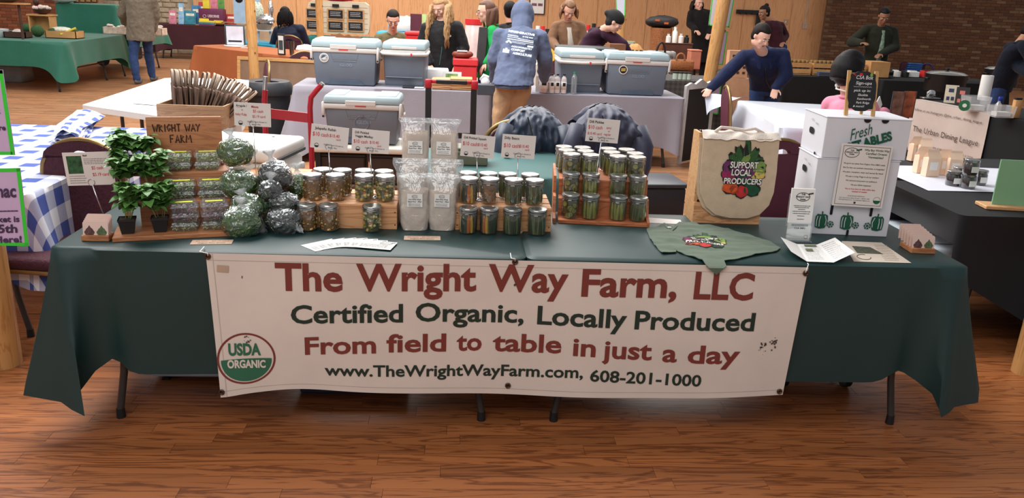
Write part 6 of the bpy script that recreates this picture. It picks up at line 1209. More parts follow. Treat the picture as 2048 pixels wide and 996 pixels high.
    for A in (AL, AR):
        if A.z < .2:
            b = MB(); b.ell((A.x+fwd.x*.05, A.y+fwd.y*.05, .045), (.048, .13, .045), 16, 10, rot=MX.Rotation(by, 3, 'Z')); b.ell((A.x, A.y, .075), (.045, .055, .06), 12, 8); o = b.build('shoe', shoe or blackp, t, True)
    # face
    if face[2] if len(face) > 2 else True:
        for q in (-1, 1):
            e = MB(); e.ell(h(q*.031, .0835, .006), (.0125*s, .006*s, .0062*s), 12, 8, rot=Rh); eo = e.build('eye', eyew, t, True); e = MB(); e.ell(h(q*.031, .0885, .0055), (.0052*s, .0022*s, .0052*s), 10, 6, rot=Rh); e.build('iris', ink, eo, True)
            MB().tube([h(q*.014, .093, .026), h(q*.032, .092, .031), h(q*.050, .078, .026)], [.002, .0035, .0015], 6).build('eyebrow', HR[hair[1]] if hair[1] != 'wrap' else HR['dark'], t, True)
        m_ = MB(); m_.ell(h(0, .0925, -.0535), (.022*s, .005*s, .0035*s), 12, 6, rot=Rh); m_.ell(h(0, .092, -.060), (.018*s, .005*s, .0042*s), 12, 6, rot=Rh); m_.build('mouth', lipm, t, True)
    if glasses:
        g = MB()
        for q in (-1, 1): g.tube([h(q*.033+.024*math.cos(a), .101, .000+.017*math.sin(a)) for a in [i*PI/8 for i in range(16)]], .0018, 5, closed=True); g.tube([h(q*.057, .098, .004), h(q*.078, .0, .008)], .0016, 5)
        g.tube([h(-.009, .103, .003), h(.009, .103, .003)], .0016, 5); g.build('glasses', darkm, t, True)
    # hair
    st, hc = hair[:2]; hm_ = HR[hc]; b = MB(); r = random.Random(len(label))
    def capfn(cut):
        def f(d):
            # cut the face out: directions toward +y and below the hairline sink into the skull
            if d.y > .25 and d.z < cut: return .80
            if d.z < -.35 and st in ('short', 'bun', 'wrap'): return .82
            return 1+.02*noise.noise(d*6)
        return f
    if st == 'hood':
        b.ell(H+Rh @ V((0, -.02, .01)), (.118, .135, .150), 26, 18, rot=Rh, fn=lambda d: 1+.03*noise.noise(d*4)); cap(b, H+Rh @ V((0, -.05, -.06)), sc+up*.0, .10, .11); o = b.build('hood', top, t); remesh(o, .012, 4, .02)
    else:
        if st == 'bob':
            b.ell(H+Rh @ V((0, -.018, .012)), (.102, .118, .118), 30, 20, rot=Rh, fn=lambda d: (.74 if d.y > .62 and d.z < .5 else 1+.015*math.sin(d.x*40))*(1.0)); b.ell(H+Rh @ V((0, -.030, -.050)), (.104, .102, .112), 26, 16, rot=Rh); [b.tube([H+Rh @ V((math.cos(a)*.10, math.sin(a)*.112-.018, .04)), H+Rh @ V((math.cos(a)*.112, math.sin(a)*.118-.02, -.04)), H+Rh @ V((math.cos(a)*.098, math.sin(a)*.10-.02, -.135))], [.014, .016, .008], 6) for a in [PI+.0+PI*i/15 for i in range(16)]]
        else: b.ell(H+Rh @ V((0, -.014, .034)), (.086*s, .106*s, .100*s), 30, 20, rot=Rh, fn=capfn(.42 if st != 'long' else .5)); b.ell(H+Rh @ V((0, -.045, -.015)), (.074*s, .062*s, .080*s), 20, 12, rot=Rh)
        if st == 'wrap':
            b.ell(H+Rh @ V((0, -.02, .05)), (.094, .118, .088), 24, 14, rot=Rh); b.ell(H+Rh @ V((0, -.125, .035)), (.045, .045, .04), 14, 10, rot=Rh)
        if st == 'bun': b.ell(H+Rh @ V((0, -.06, .125)), (.038, .038, .034), 14, 10, rot=Rh)
        if st in ('long', 'wavy'):
            Lh = hair[2] if len(hair) > 2 else .3; n = 64 if st == 'wavy' else 34
            for i in range(n):
                a = PI*(.98+1.04*(i/(n-1))) if st == 'long' else PI*(.93+1.14*(i/(n-1))); x, y = math.cos(a), math.sin(a)
                p0 = H+Rh @ (V((x*.078, y*.095-.01, .03+.03*(1-abs(x)))))*1.0; L_ = Lh*r.uniform(.8, 1.05); pts = []; out = Rh @ V((x, y, 0)); out.z = 0
                if st == 'wavy' and y > -.35: out = out*.8+fwd*2.0; L_ *= 1.1
                for k in range(9):
                    q = k/8; w_ = .013*math.sin(q*16+i*1.3) if st == 'wavy' else .004*math.sin(q*7+i); pts.append(p0+V((0, 0, -L_*q))+out*(.030+.035*math.sin(min(1, q*1.2)*PI*.6))*(.6 if st == 'long' else 1)+rt*w_+V((0, 0, .0)))
                b.tube(pts, [.012, .017, .018, .018, .017, .016, .014, .010, .004], 6)
        o = b.build('hair', hm_, t, True)
        if st in ('bob', 'short', 'wrap'): remesh(o, .010, 14)
    if extra: extra(t, J, h, Rh, org, rt, fwd, sc, up, su, sf)
    return t
def Pj(*a): return [ay(*q) for q in a]
def C_(n, c, **k): return mat(n, c, k.pop('rough', .85), spec=.2, var=k.pop('var', .15), sc=k.pop('sc', 8), bump=.25, bsc=90, sheen=.05, **k)
jean = C_('blue_jeans', (46, 64, 104), var=.3, sc=5)
# man in the olive-grey checked shirt, seen from behind
plaid = C_('olive_shirt', (122, 112, 98), sc=30)
person('person in a loose olive-grey checked shirt and jeans, back turned, at the green table', dict(H=ay(279, -34, 11.4), SL=ay(255, -2, 11.5), SR=ay(304, -4, 11.5), P=ay(281, 54, 11.5), EL=ay(246, 26, 11.6), WL=ay(252, 46, 12.0), ER=ay(309, 28, 11.6), WR=ay(306, 60, 11.7), KL=ay(267, 112, 11.35), KR=ay(297, 108, 11.7), AL=V((at(264, 160, .09).x, 11.25, .09)), AR=V((at(301, 153, .09).x, 11.75, .09))), (170, 10, False), 175, top=plaid, legs=jean, hair=('short', 'dark'), loose=.05, th=1.15, coat_to=.22, disp=.04, shoe=mat('sneaker', (90, 88, 90), .6))
# seated in the navy padded jacket
Y = 10.95
pad = C_('navy_padded', (26, 30, 50), rough=.55)
person('person with long black hair in a padded navy jacket, seated with back turned', dict(H=ay(570, 30, Y), SL=ay(556, 62, Y+.05), SR=ay(600, 58, Y-.05), P=ay(587, 120, Y), EL=ay(550, 88, Y+.25), WL=ay(545, 92, Y+.5), ER=ay(612, 90, Y+.1), WR=ay(590, 100, Y+.4), KL=ay(560, 125, Y+.45), KR=ay(600, 122, Y+.45)), (200, 18, False), 190, top=pad, legs=jean, hair=('long', 'black', .24), loose=.04, disp=.02, th=1.1)
bchair('banquet chair under the person in the padded navy jacket', (ay(587, 120, Y).x, Y+.05, 0), PI, maroon, group='banquet chairs at back')
# man in the olive sweater with glasses
Y = 8.1
person('person in an olive sweater and glasses, seated and looking down behind the coolers', dict(H=ay(786, 40, Y-.15), SL=ay(757, 76, Y), SR=ay(813, 75, Y), P=ay(786, 158, Y), EL=ay(748, 108, Y-.1), WL=ay(765, 118, Y-.35), ER=ay(822, 106, Y-.1), WR=ay(800, 84, Y-.36), KL=V((ay(775, 158, Y).x-.06, Y-.45, .5)), KR=V((ay(795, 158, Y).x+.08, Y-.45, .5)), AL=V((ay(775, 158, Y).x, Y-.4, .09)), AR=V((ay(795, 158, Y).x+.1, Y-.4, .09))), (6, 28), 0, skin='light', top=C_('olive_sweater', (110, 100, 72)), legs=jean, hair=('short', 'dark'), glasses=True)
bchair('banquet chair under the person in the olive sweater', (ay(786, 158, Y).x, Y+.02, 0), 0, maroon, group='banquet chairs at back')
# blond woman
Y = 6.95
blk = C_('black_jacket', (32, 30, 32), rough=.6)
def pin(t, J, h, Rh, org, rt, fwd, sc, up, su, sf): MB().cyl(sc-up*.10+su*.10+sf*.135, sc-up*.10+su*.10+sf*.15, .012).build('round_pin', paper, t); MB().tube([sc-up*.04+sf*.12, sc-up*.25+sf*.15, J['P']+fwd*.15], .004, 5).build('zip', mat('teal_zip', (60, 110, 100), .4), t)
person('person with very long wavy blond hair and a black jacket, standing behind the grey table', dict(H=ay(881, 16, Y-.02), SL=ay(852, 56, Y), SR=ay(914, 52, Y), P=ay(885, 128, Y), EL=ay(843, 100, Y), WL=ay(858, 128, Y-.14), ER=ay(927, 96, Y), WR=ay(915, 128, Y-.14)), (-32, 24), -12, top=blk, legs=jean, hair=('wavy', 'blond', .42), loose=.03, coat_to=.12, disp=.018, extra=pin)
# woman in the green t-shirt, profile
Y = 6.75
vest = C_('charcoal_vest', (56, 54, 56)); gsh = C_('bright_green_tshirt', (30, 150, 76))
def vst(t, J, h, Rh, org, rt, fwd, sc, up, su, sf):
    P = J['P']
    for sd in (-1, 1):
        b = MB(); b.grid(8, 14, lambda u, v: (lambda c, ww: c+su*sd*(.055+.13*u)*(1 if v < .9 else .9)+sf*(.150-.10*u*u)*1.0)(sc*(1-v)+(P-up*.1)*v+up*.03*(1-v), 0)); b.build('open_vest', vest, t, True)
    b = MB()
    for i, wd in enumerate(('FECK', 'IT', 'THE', "IT'S", 'GRAND')): b.text(wd, sc-up*(.12+.075*i)+sf*.142+su*.0, -su, up, size=.055, align='C', bold=.03)
    b.build('lettering', paper, t)
person('person with long brown hair in a bright green printed t-shirt and open vest, in profile', dict(H=ay(972, 24, Y), SL=ay(984, 62, Y+.12), SR=ay(984, 62, Y-.15), P=ay(978, 128, Y), EL=ay(992, 98, Y+.2), WL=ay(975, 120, Y+.1), ER=ay(990, 100, Y-.22), WR=ay(972, 126, Y-.25)), (-82, 8), -60, top=gsh, legs=jean, hair=('long', 'brown', .24), loose=.012, glasses=True, extra=vst, coat_to=.16)
# person behind the hoodie man
Y = 8.3
person('person with a dark head of hair, almost hidden behind the hooded person', dict(H=ay(1020, 22, Y), SL=ay(1000, 58, Y), SR=ay(1046, 58, Y), P=ay(1025, 125, Y), EL=ay(996, 90, Y), WL=ay(1005, 115, Y-.1), ER=ay(1052, 92, Y), WR=ay(1045, 115, Y-.1)), (170, 0, False), 180, top=blk, legs=jean, hair=('short', 'black'), loose=.02)
# hooded man bending
Y = 5.0
hdm = C_('blue_grey_hoodie', (90, 99, 124), sc=5); khk = C_('khaki_trousers', (172, 138, 106), sc=5)
white_print = mat('white_print', (214, 222, 230), .8)
def hpr(t, J, h, Rh, org, rt, fwd, sc, up, su, sf):
    P = J['P']; bk = -sf; rr_ = -su if False else su; b = MB(); xr = V((1, 0, 0)); xr = (xr-up*xr.dot(up)).normalized(); bk = up.cross(xr); bk = bk if bk.y < 0 else -bk
    C0 = sc-up*.10+bk*.175
    def L(s_, dx, dz, w, sz, bo=.03): b.text(s_, C0+xr*dx-up*dz, xr, up, size=sz, width=w, bold=bo)
    L('REGENERATIVE', -.12, .0, .25, .032, .05); L('IN THE WAY', .02, .035, .10, .022)
    for i, (x0, x1, z, k) in enumerate(((-.12, -.02, .035, .005), (-.12, .0, .055, .003), (-.02, .13, .060, .003), (-.12, .13, .078, .005), (-.07, .13, .098, .002), (-.07, .06, .112, .002))): b.add([C0+xr*x-up*(z+dz) for x, dz in ((x0, -k), (x1, -k), (x1, k), (x0, k))], [(0, 1, 2, 3)])
    b.add([C0+xr*x-up*z for x, z in ((-.13, .12), (-.105, .09), (-.075, .105), (-.07, .125), (-.085, .125), (-.10, .11), (-.115, .13))], [tuple(range(7))]); b.add([C0+xr*x-up*z for x, z in ((.08, .118), (.135, .118), (.135, .138), (.08, .138))], [(0, 1, 2, 3)])
    L('AGROFORESTRY', -.07, .165, .20, .026); L('COMPOST', -.065, .20, .13, .032, .05); L('AGRICULTURE', -.045, .24, .18, .034, .05)
    b.add([C0+xr*x-up*z for x, z in ((-.14, .24), (-.14, .20), (-.12, .20), (-.12, .185), (-.10, .185), (-.10, .20), (-.08, .20), (-.08, .24))], [tuple(range(8))]); b.build('back_print', white_print, t)
    b = MB(); loft(b, [(P-up*.10, V((.165, 0, 0)), V((0, .13, 0))), (P-up*.03, V((.158, 0, 0)), V((0, .128, 0)))], 24); b.build('waistband', hdm, t, True)
person('person in a blue-grey printed hoodie and khaki trousers bending over the grey table', dict(H=ay(1045, 34, Y+.42), SL=ay(1003, 72, Y+.24), SR=ay(1081, 74, Y+.22), P=ay(1027, 158, Y-.08), EL=ay(990, 118, Y+.22), WL=ay(992, 160, Y+.42), ER=ay(1090, 122, Y+.22), WR=ay(1088, 158, Y+.42), HL=ay(1010, 172, Y-.05), HR=ay(1043, 172, Y-.05), KL=ay(998, 242, Y-.1), KR=ay(1022, 245, Y), AL=V((ay(985, 330, Y-.15).x, Y-.15, .09)), AR=V((ay(1010, 330, Y+.05).x, Y+.05, .09))), (175, 30, False), 180, top=hdm, legs=khk, hair=('hood', 'dark'), loose=.035, disp=.035, th=1.08, coat_to=.06, extra=hpr, collar=False)
# beige cardigan
Y = 8.2
card_ = C_('beige_cardigan', (126, 94, 72)); wtop = C_('pale_top', (176, 166, 156))
def crd(t, J, h, Rh, org, rt, fwd, sc, up, su, sf):
    P = J['P']; b = MB(); loft(b, [(P+up*.0, rt*.07, fwd*.165), (P*.5+sc*.5, su*.07, sf*.172), (sc, su*.06, sf*.135)], 16); b.build('white_top', wtop, t, True)
person('person with sandy hair in a brown cardigan over a pale top, reaching down', dict(H=ay(1138, 20, Y-.15), SL=ay(1112, 52, Y), SR=ay(1160, 52, Y), P=ay(1142, 118, Y+.05), EL=ay(1102, 82, Y-.05), WL=ay(1118, 100, Y-.35), ER=ay(1168, 84, Y), WR=ay(1160, 108, Y-.2)), (10, 40), 5, top=card_, legs=jean, hair=('long', 'sandy', .15), loose=.025, extra=crd)
# purple sweater, bending
Y = 7.4
person('person in a plum sweater and black head wrap bending over boxes', dict(H=ay(1229, 44, Y-.35), SL=ay(1187, 66, Y+.05), SR=ay(1215, 66, Y-.25), P=ay(1168, 108, Y+.1), EL=ay(1197, 102, Y-.1), WL=ay(1212, 104, Y-.38), ER=ay(1245, 90, Y-.3), WR=ay(1258, 106, Y-.3), KL=V((ay(1168, 108, Y).x-.05, Y+.1, .5)), KR=V((ay(1168, 108, Y).x+.1, Y+.1, .5))), (78, 32), 62, top=C_('plum_sweater', (54, 28, 46)), legs=jean, hair=('wrap', 'wrap'), loose=.02, th=1.1)
# woman in the long black dress
Y = 12.2
person('person with long brown hair in a long black dress and coat near the wall', dict(H=ay(1396, 8, Y), SL=ay(1383, 26, Y), SR=ay(1418, 27, Y), P=ay(1402, 74, Y), EL=ay(1380, 48, Y), WL=ay(1392, 60, Y-.2), ER=ay(1424, 50, Y), WR=ay(1418, 66, Y-.15)), (20, 0), 10, top=C_('long_black', (26, 24, 24)), legs=C_('black_skirt', (24, 22, 22)), hair=('long', 'dark', .18), loose=.03, coat_to=.45)
# navy coat man
Y = 6.25
nvy = C_('navy_coat', (26, 34, 66), rough=.7)
def watch(t, J, h, Rh, org, rt, fwd, sc, up, su, sf):
    for q in (-1, 1): b = MB(); b.grid(6, 6, lambda u, v: sc+up*(.055-.10*v)+su*q*(.03+.075*u*(1-.5*v)+.02*v)+sf*(.085+.07*v+.012*math.sin(u*3))-sf*.03*u); b.build('coat_collar', nvy, t, True)
    P = J['P']; b = MB(); b.tube([sc+sf*.135-up*.05, sc*.6+P*.4+sf*.155, P+fwd*.155], .006, 6); b.build('front_seam', blackp, t, True)
    W = J['WR']; d = (J['ER']-W).normalized(); b = MB(); b.cyl(W+d*.02, W+d*.045, .032, n=16); b.build('watch', blackp, t, True)
    b = MB(); c = sc-up*.30+su*.10+sf*.16; b.add([c+V((x, 0, z)) for x, z in ((-.02, .02), (.0, .045), (.018, .02), (.012, -.02), (-.012, -.05), (-.02, -.02))], [tuple(range(6))]); b.build('white_badge', paper, t)
person('person in a navy coat leaning over and spreading the satin tablecloth', dict(H=ay(1522, 72, Y-.72), SL=ay(1487, 112, Y-.38), SR=ay(1566, 108, Y-.42), P=ay(1530, 180, Y), EL=ay(1449, 150, Y-.42), WL=ay(1421, 177, Y-.50), ER=ay(1573, 150, Y-.48), WR=ay(1551, 176, Y-.56), KL=V((ay(1515, 190, Y).x, Y+.02, .5)), KR=V((ay(1545, 190, Y).x, Y+.02, .5)), hdL=V((-.45, -.6, -.35)), hdR=V((-.3, -.65, -.5))), (28, 34), 6, top=nvy, legs=jean, hair=('short', 'dark'), loose=.028, extra=watch, curl=.25, coat_to=.12)
# dim person at the back
Y = 11.8
person('dim person with hair up in a maroon sweater, before the wooden wall', dict(H=ay(1528, 26, Y), SL=ay(1535, 48, Y-.05), SR=ay(1562, 50, Y+.05), P=ay(1555, 92, Y), EL=ay(1532, 68, Y-.1), WL=ay(1525, 74, Y-.3), ER=ay(1572, 72, Y+.1), WR=ay(1566, 84, Y-.1)), (-70, 10), -40, skin='dark', top=C_('dark_maroon', (58, 26, 36)), legs=jean, hair=('bun', 'dark'))
# green jacket man
Y = 9.8
ggm = C_('print_shirt', (120, 140, 122), sc=25, var=.5)
def shr(t, J, h, Rh, org, rt, fwd, sc, up, su, sf):
    P = J['P']; b = MB(); loft(b, [(P+up*.0, rt*.07, fwd*.170), (P*.5+sc*.5, su*.07, sf*.176), (sc, su*.055, sf*.14)], 16); b.build('printed_shirt', ggm, t, True)
person('person in a dark green jacket over a printed shirt, before the brick wall', dict(H=ay(1768, 32, Y-.15), SL=ay(1733, 58, Y), SR=ay(1786, 62, Y), P=ay(1750, 122, Y), EL=ay(1703, 84, Y-.05), WL=ay(1724, 86, Y-.32), ER=ay(1790, 94, Y-.05), WR=ay(1762, 108, Y-.3)), (-12, 30), -8, skin='dark', top=C_('dark_green_jacket', (38, 40, 30)), legs=jean, hair=('short', 'black'), loose=.03, extra=shr)
# woman in pink, seated
Y = 3.25
pnk = C_('pink_blouse', (226, 142, 166), rough=.7)
def phn(t, J, h, Rh, org, rt, fwd, sc, up, su, sf):
    b = MB(); c = sc+up*.10; b.tube([c+su*x+sf*y+up*z for x, y, z in ((-.085, -.03, .05), (-.07, -.075, .04), (0, -.09, .03), (.07, -.06, .01), (.09, 0, -.02))], .006, 6); b.ell(c-su*.085-sf*.03+up*.055, .018, 10, 8); b.build('white_necktie', paper, t, True)
person('person with a black bob in a pink blouse, seated behind the cartons', dict(H=ay(1702, 134, Y), SL=ay(1662, 208, Y+.10), SR=ay(1736, 214, Y-.14), P=ay(1695, 318, Y), EL=ay(1648, 268, Y+.2), WL=ay(1700, 262, Y+.25), ER=ay(1752, 268, Y-.1), WR=ay(1768, 226, Y+.02), KL=V((ay(1695, 318, Y).x+.3, Y+.25, .48)), KR=V((ay(1695, 318, Y).x+.38, Y+.02, .48)), AL=V((ay(1695, 318, Y).x+.34, Y+.25, .09)), AR=V((ay(1695, 318, Y).x+.42, Y+.0, .09)), hdR=V((-.3, .2, .25))), (118, 22, False), 125, top=pnk, legs=jean, hair=('bob', 'black'), loose=.03, extra=phn)
c = ay(1756, 212, Y+.05); o = tag(MB().box(-.04, .04, -.005, .005, 0, .10, .004).build('phone', wht, loc=c), 'white phone held by the person in pink', 'phone'); o.rotation_euler = (-.7, 1.1, .2)
c = ay(1695, 318, Y); bchair('maroon banquet chair under the person in the pink blouse', (c.x, Y, 0), PI*.70, maroon)
# person at the right edge
Y = 7.4
person('person in a dark blue jacket bending at the cooking pots, at the picture edge', dict(H=ay(2062, 62, Y-.1), SL=ay(2020, 96, Y+.1), SR=ay(2050, 92, Y-.25), P=ay(2000, 172, Y+.3), EL=ay(2040, 135, Y-.1), WL=ay(2062, 150, Y-.4), ER=ay(2074, 135, Y-.4), WR=ay(2085, 160, Y-.5)), (60, 30), 50, skin='mid', top=C_('dark_blue_jacket', (22, 28, 42)), legs=jean, hair=('short', 'black'), loose=.03, th=1.1)
# ================= far stalls =================
# ---- green two-level stall at the left ----
gcl = mat('emerald_cloth', (20, 98, 78), .6, var=.08, sc=4, bump=.15, bsc=60, sheen=.2)
G0 = at(127, 85, .74); 
ftable('folding table under the emerald cloth at the brick wall', (G0.x-1.95, G0.y, 0), .0, 1.9, 1.9)
cloth('tablecloth', 'emerald green cloth over the wide table at the brick wall', gcl, (G0.x-1.95, G0.y, 0), .0, 1.95, 2.3, .745, .36, .05, .03, .22, seed=61, tw=.3)
ftable('folding table under the second emerald cloth, farther along', (G0.x-1.38, G0.y+2.42, 0), .0, 1.36, 1.9)
cloth('tablecloth', 'emerald green cloth on the farther table, behind the checked shirt', gcl, (G0.x-1.4, G0.y+2.4, 0), 0, 1.42, 1.95, .745, .24, .03, .02, .05, seed=62)
c0 = at(112, 6, 1.22); tw_ = ay(232, 4, c0.y).x-c0.x
st_ = thing('storage_box', 'tall box raising the upper display level of the emerald stall', 'box', (c0.x, c0.y, .747)); MB().box(.02, tw_-.02, .02, .5, 0, .47).build('body', mat('cardboard', (150, 112, 78), .8), st_)
cloth('tablecloth', 'emerald green cloth over the raised back level of the stall', gcl, (c0.x-.02, c0.y-.02, 0), 0, tw_+.02, .56, 1.225, .47, .05, .02, .0, seed=63)
def small(name, label, cat, px, py, z, parts, rz=0, grp=None, Y=None):
    p = ay(px, py, Y) if Y else at(px, py, z); t = thing(name, label, cat, (p.x, p.y, p.z if Y else z), rz, grp)
    for nm, b, m in parts: b.build(nm, m, t, 50)
    return t
cb = mat('cardboard_tan', (196, 146, 92), .8, var=.12); rock = mat('white_shell', (216, 200, 190), .8, var=.15, sc=20); moss = mat('moss_green', (52, 86, 48), .9, var=.4, sc=60, bump=.8, bsc=60); dkw = mat('dark_wood', (70, 44, 34), .6, var=.2)
zt = .748
small('cardboard_tray', 'cardboard tray with green and yellow goods on emerald cloth', 'tray', 122, 77, zt, [('tray', MB().box(-.23, .23, 0, .3, 0, .01).box(-.23, .23, 0, .012, 0, .11).box(-.23, .23, .29, .30, 0, .11).box(-.23, -.22, 0, .3, 0, .11).box(.22, .23, 0, .3, 0, .11), cb), ('goods', MB().ell((-.05, .15, .12), (.17, .12, .05), 14, 8), mat('pale_goods', (210, 206, 190), .7, var=.2, sc=30)), ('green_goods', MB().ell((-.14, .08, .10), (.08, .07, .05), 12, 8).ell((.1, .2, .1), (.09, .08, .05), 12, 8), moss), ('yellow_stick', MB().cyl((.0, .0, .06), (.2, .1, .16), .018), mat('yellow_stick', (210, 190, 60), .6))])
small('moss_ball', 'round mossy green ball beside the cardboard tray', 'ball', 70, 74, zt, [('ball', MB().ell((0, .1, .09), (.095, .095, .09), 16, 12, fn=lambda d: 1+.08*noise.noise(d*5)), moss)])
small('moss_ball', 'flatter mossy green ball behind the round one', 'ball', 49, 65, zt, [('ball', MB().ell((0, .1, .07), (.10, .09, .07), 16, 12, fn=lambda d: 1+.08*noise.noise(d*5)), moss)])
small('wooden_riser', 'small light wooden riser carrying the bowl of white stones', 'stand', 82, 70, zt, [('riser', MB().box(-.17, -.15, 0, .22, 0, .30).box(.15, .17, 0, .22, 0, .30).box(-.15, .15, .20, .22, 0, .28), cb), ('top_board', MB().box(-.19, .19, -.01, .24, .30, .32), cb)])
p = at(82, 70, zt); o = thing('stone_bowl', 'dark bowl heaped with white stones on the wooden riser', 'bowl', (p.x+.02, p.y+.1, zt+.322)); MB().lathe([(.05, 0), (.11, .03), (.14, .08), (.13, .08), (.0, .04)], 18).build('bowl', dkw, o, 50); b = MB(); r = random.Random(2)
for i in range(9): b.ell((r.uniform(-.09, .09), r.uniform(-.09, .09), .09+r.uniform(0, .03)), r.uniform(.025, .04), 10, 7)
b.build('stones', rock, o, True, kind='stuff')
small('red_doll', 'small brown and red figure standing behind the bowl of stones', 'ornament', 65, 62, zt, [('body', MB().ell((0, .25, .34), (.07, .06, .09), 12, 8), mat('doll_red', (150, 32, 34), .7)), ('head', MB().ell((0, .25, .48), (.05, .05, .06), 12, 8), dkw), ('base', MB().box(-.12, .1, .2, .3, 0, .27), dkw)])
small('dark_crate', 'low dark wooden crate with a white stone at the stall end', 'crate', 30, 76, zt, [('crate', MB().box(-.16, .16, 0, .012, 0, .09).box(-.16, .16, .2, .212, 0, .09).box(-.16, -.148, 0, .2, 0, .09).box(.148, .16, 0, .2, 0, .09).box(-.16, .16, 0, .2, 0, .01), dkw), ('stone', MB().ell((0, .1, .08), (.08, .06, .05), 12, 8), rock)])
small('glass_bowl', 'clear stacked bowl at the picture edge on emerald cloth', 'bowl', 2, 74, zt, [('bowl', MB().lathe([(.06, 0), (.11, .06), (.12, .12), (.11, .12), (.05, .01)], 18), mat('milk_glass', (200, 204, 204), .2, var=.05))])
small('wooden_stand', 'tall spindly wooden stand with a dish, before the brick wall', 'stand', 8, 80, zt, [('leg', MB().cyl((.12, .3, 0), (.12, .3, .5), .018), dkw), ('top_board', MB().box(-.35, .25, .2, .4, .50, .52), cb), ('dish', MB().lathe([(.08, .52), (.19, .57), (.2, .6), (.0, .56)], 18, (-.05, .3, 0)), dkw)])
# long basket of shells on the farther table
p = at(160, 73, zt); e_ = at(252, 66, zt); L_ = e_.x-p.x+.12; o = thing('shell_basket', 'long pale basket heaped with shells and stones', 'basket', (p.x, p.y+.9, zt), .05); pbk = mat('birch_basket', (214, 190, 172), .8, var=.25, sc=16)
L_ = .98; b = MB(); b.box(0, L_, 0, .012, 0, .12).box(0, L_, .3, .312, 0, .12).box(0, .012, 0, .3, 0, .12).box(L_-.012, L_, 0, .3, 0, .12).box(0, L_, 0, .3, 0, .012); b.build('basket', pbk, o); b = MB()
for i in range(40): b.ell((r.uniform(.05, L_-.05), r.uniform(.04, .26), .11+r.uniform(-.02, .04)), (r.uniform(.03, .06), r.uniform(.03, .05), r.uniform(.02, .035)), 10, 6)
b.build('shells', rock, o, True, kind='stuff')
for i, (px, h) in enumerate(((148, .10), (160, .10), (172, .09), (184, .09))):
    small('framed_card', 'small dark framed card on the raised level, '+('nearest the brick wall', 'second along', 'third along', 'nearest the checked shirt')[i], 'card', px, 6, 1.23, [('frame', MB().box(-.05, .05, .1, .115, 0, h+.08), dkw), ('card', MB().box(-.035, .035, .095, .1, .02, h+.06), cb)], grp='framed cards on the raised level')
small('glass_dish', 'pale glass dish on the raised level of the emerald stall', 'dish', 108, 5, 1.23, [('dish', MB().lathe([(.08, 0), (.2, .04), (.21, .06), (0, .03)], 18, (.1, .15, 0)), mat('milk_glass', (200, 204, 204), .2))])
t = thing('storage_tub', 'clear grey storage tub with lid on the floor under the emerald stall', 'box', (at(22, 165, 0).x-.1, at(22, 165, 0).y, 0)); MB().box(-.2, .28, 0, .4, 0, .26, .02).build('tub', mat('tub_grey', (150, 154, 158), .4), t, 50); MB().box(-.22, .30, -.02, .42, .26, .30, .01).build('lid', mat('tub_lid_grey', (180, 184, 186), .4), t)
small('cardboard_box', 'tall brown cardboard box under the emerald stall', 'box', 70, 152, 0, [('body', MB().box(-.2, .45, 0, .4, 0, .34), mat('brown_box', (140, 92, 60), .8))])
t = small('folded_cart', 'dark wheeled cart parked under the farther emerald table', 'cart', 212, 132, 0, [('body', MB().box(-.15, .55, .0, .5, .12, .62, .03), blackp)]); 
for x in (-.05, .48): MB().cyl((x, -.02, .12), (x, .04, .12), .12, n=18).build('wheel', blackp, t, 50)
# ---- maroon book table ----
mrc = mat('wine_cloth', (62, 22, 30), .8, var=.1, sc=4); m0 = at(306, 48, .74); m1 = at(440, 52, .74)
ftable('folding table under the wine-red cloth at the stone wall', (m0.x, m0.y, 0), 0, 1.75, .7)
cloth('tablecloth', 'wine-red cloth over the book table at the stone wall', mrc, (m0.x, m0.y, 0), 0, 1.78, .74, .745, .52, .08, .03, .1, seed=71)
cloth('tablecloth', 'beige cloth over the table end beside the book table', mat('beige_cloth', (178, 154, 128), .8), (m0.x+1.85, m0.y+.2, 0), 0, .9, .7, .745, .4, .04, .02, .05, seed=72); ftable('folding table under the beige cloth beside the books', (m0.x+1.86, m0.y+.22, 0), 0, .86, .66)
BK = [('blue', (60, 120, 170)), ('teal', (50, 130, 150)), ('red', (180, 50, 50)), ('yellow', (220, 200, 60)), ('purple', (110, 50, 90)), ('pale blue', (140, 180, 210)), ('green', (90, 140, 70)), ('pink', (200, 120, 140))]
def book(px, py, z, w, h, ci, lab, lean=-.2, Y=None, dy=0):
    Yb = m0.y+.12+dy; t = thing('picture_book', lab, 'book', (ay(px, py, Yb).x, Yb, z), rot=(lean, 0, 0)); MB().box(-w/2, w/2, 0, .02, 0, h, .002).build('cover', mat('book_'+BK[ci][0], BK[ci][1], .5, var=.35, sc=12), t); MB().box(-w*.35, w*.35, -.003, 0, h*.62, h*.80).build('title_patch', mat('book_title', (226, 216, 200), .5, var=.3, sc=30), t); return t
for i, (px, py, w, h, ci, n, dy) in enumerate(((345, 45, .16, .30, 7, 'pink patterned', .1), (362, 46, .12, .46, 5, 'tall pale blue', .15), (380, 46, .26, .30, 1, 'wide teal', .2), (392, 46, .20, .42, 0, 'tall deep blue', .3), (404, 46, .16, .5, 2, 'tall red', .36), (462, 43, .22, .26, 2, 'red', .2))):
    book(px, py, .748, w, h, ci, n+' picture book standing on the wine-red table', dy=dy)
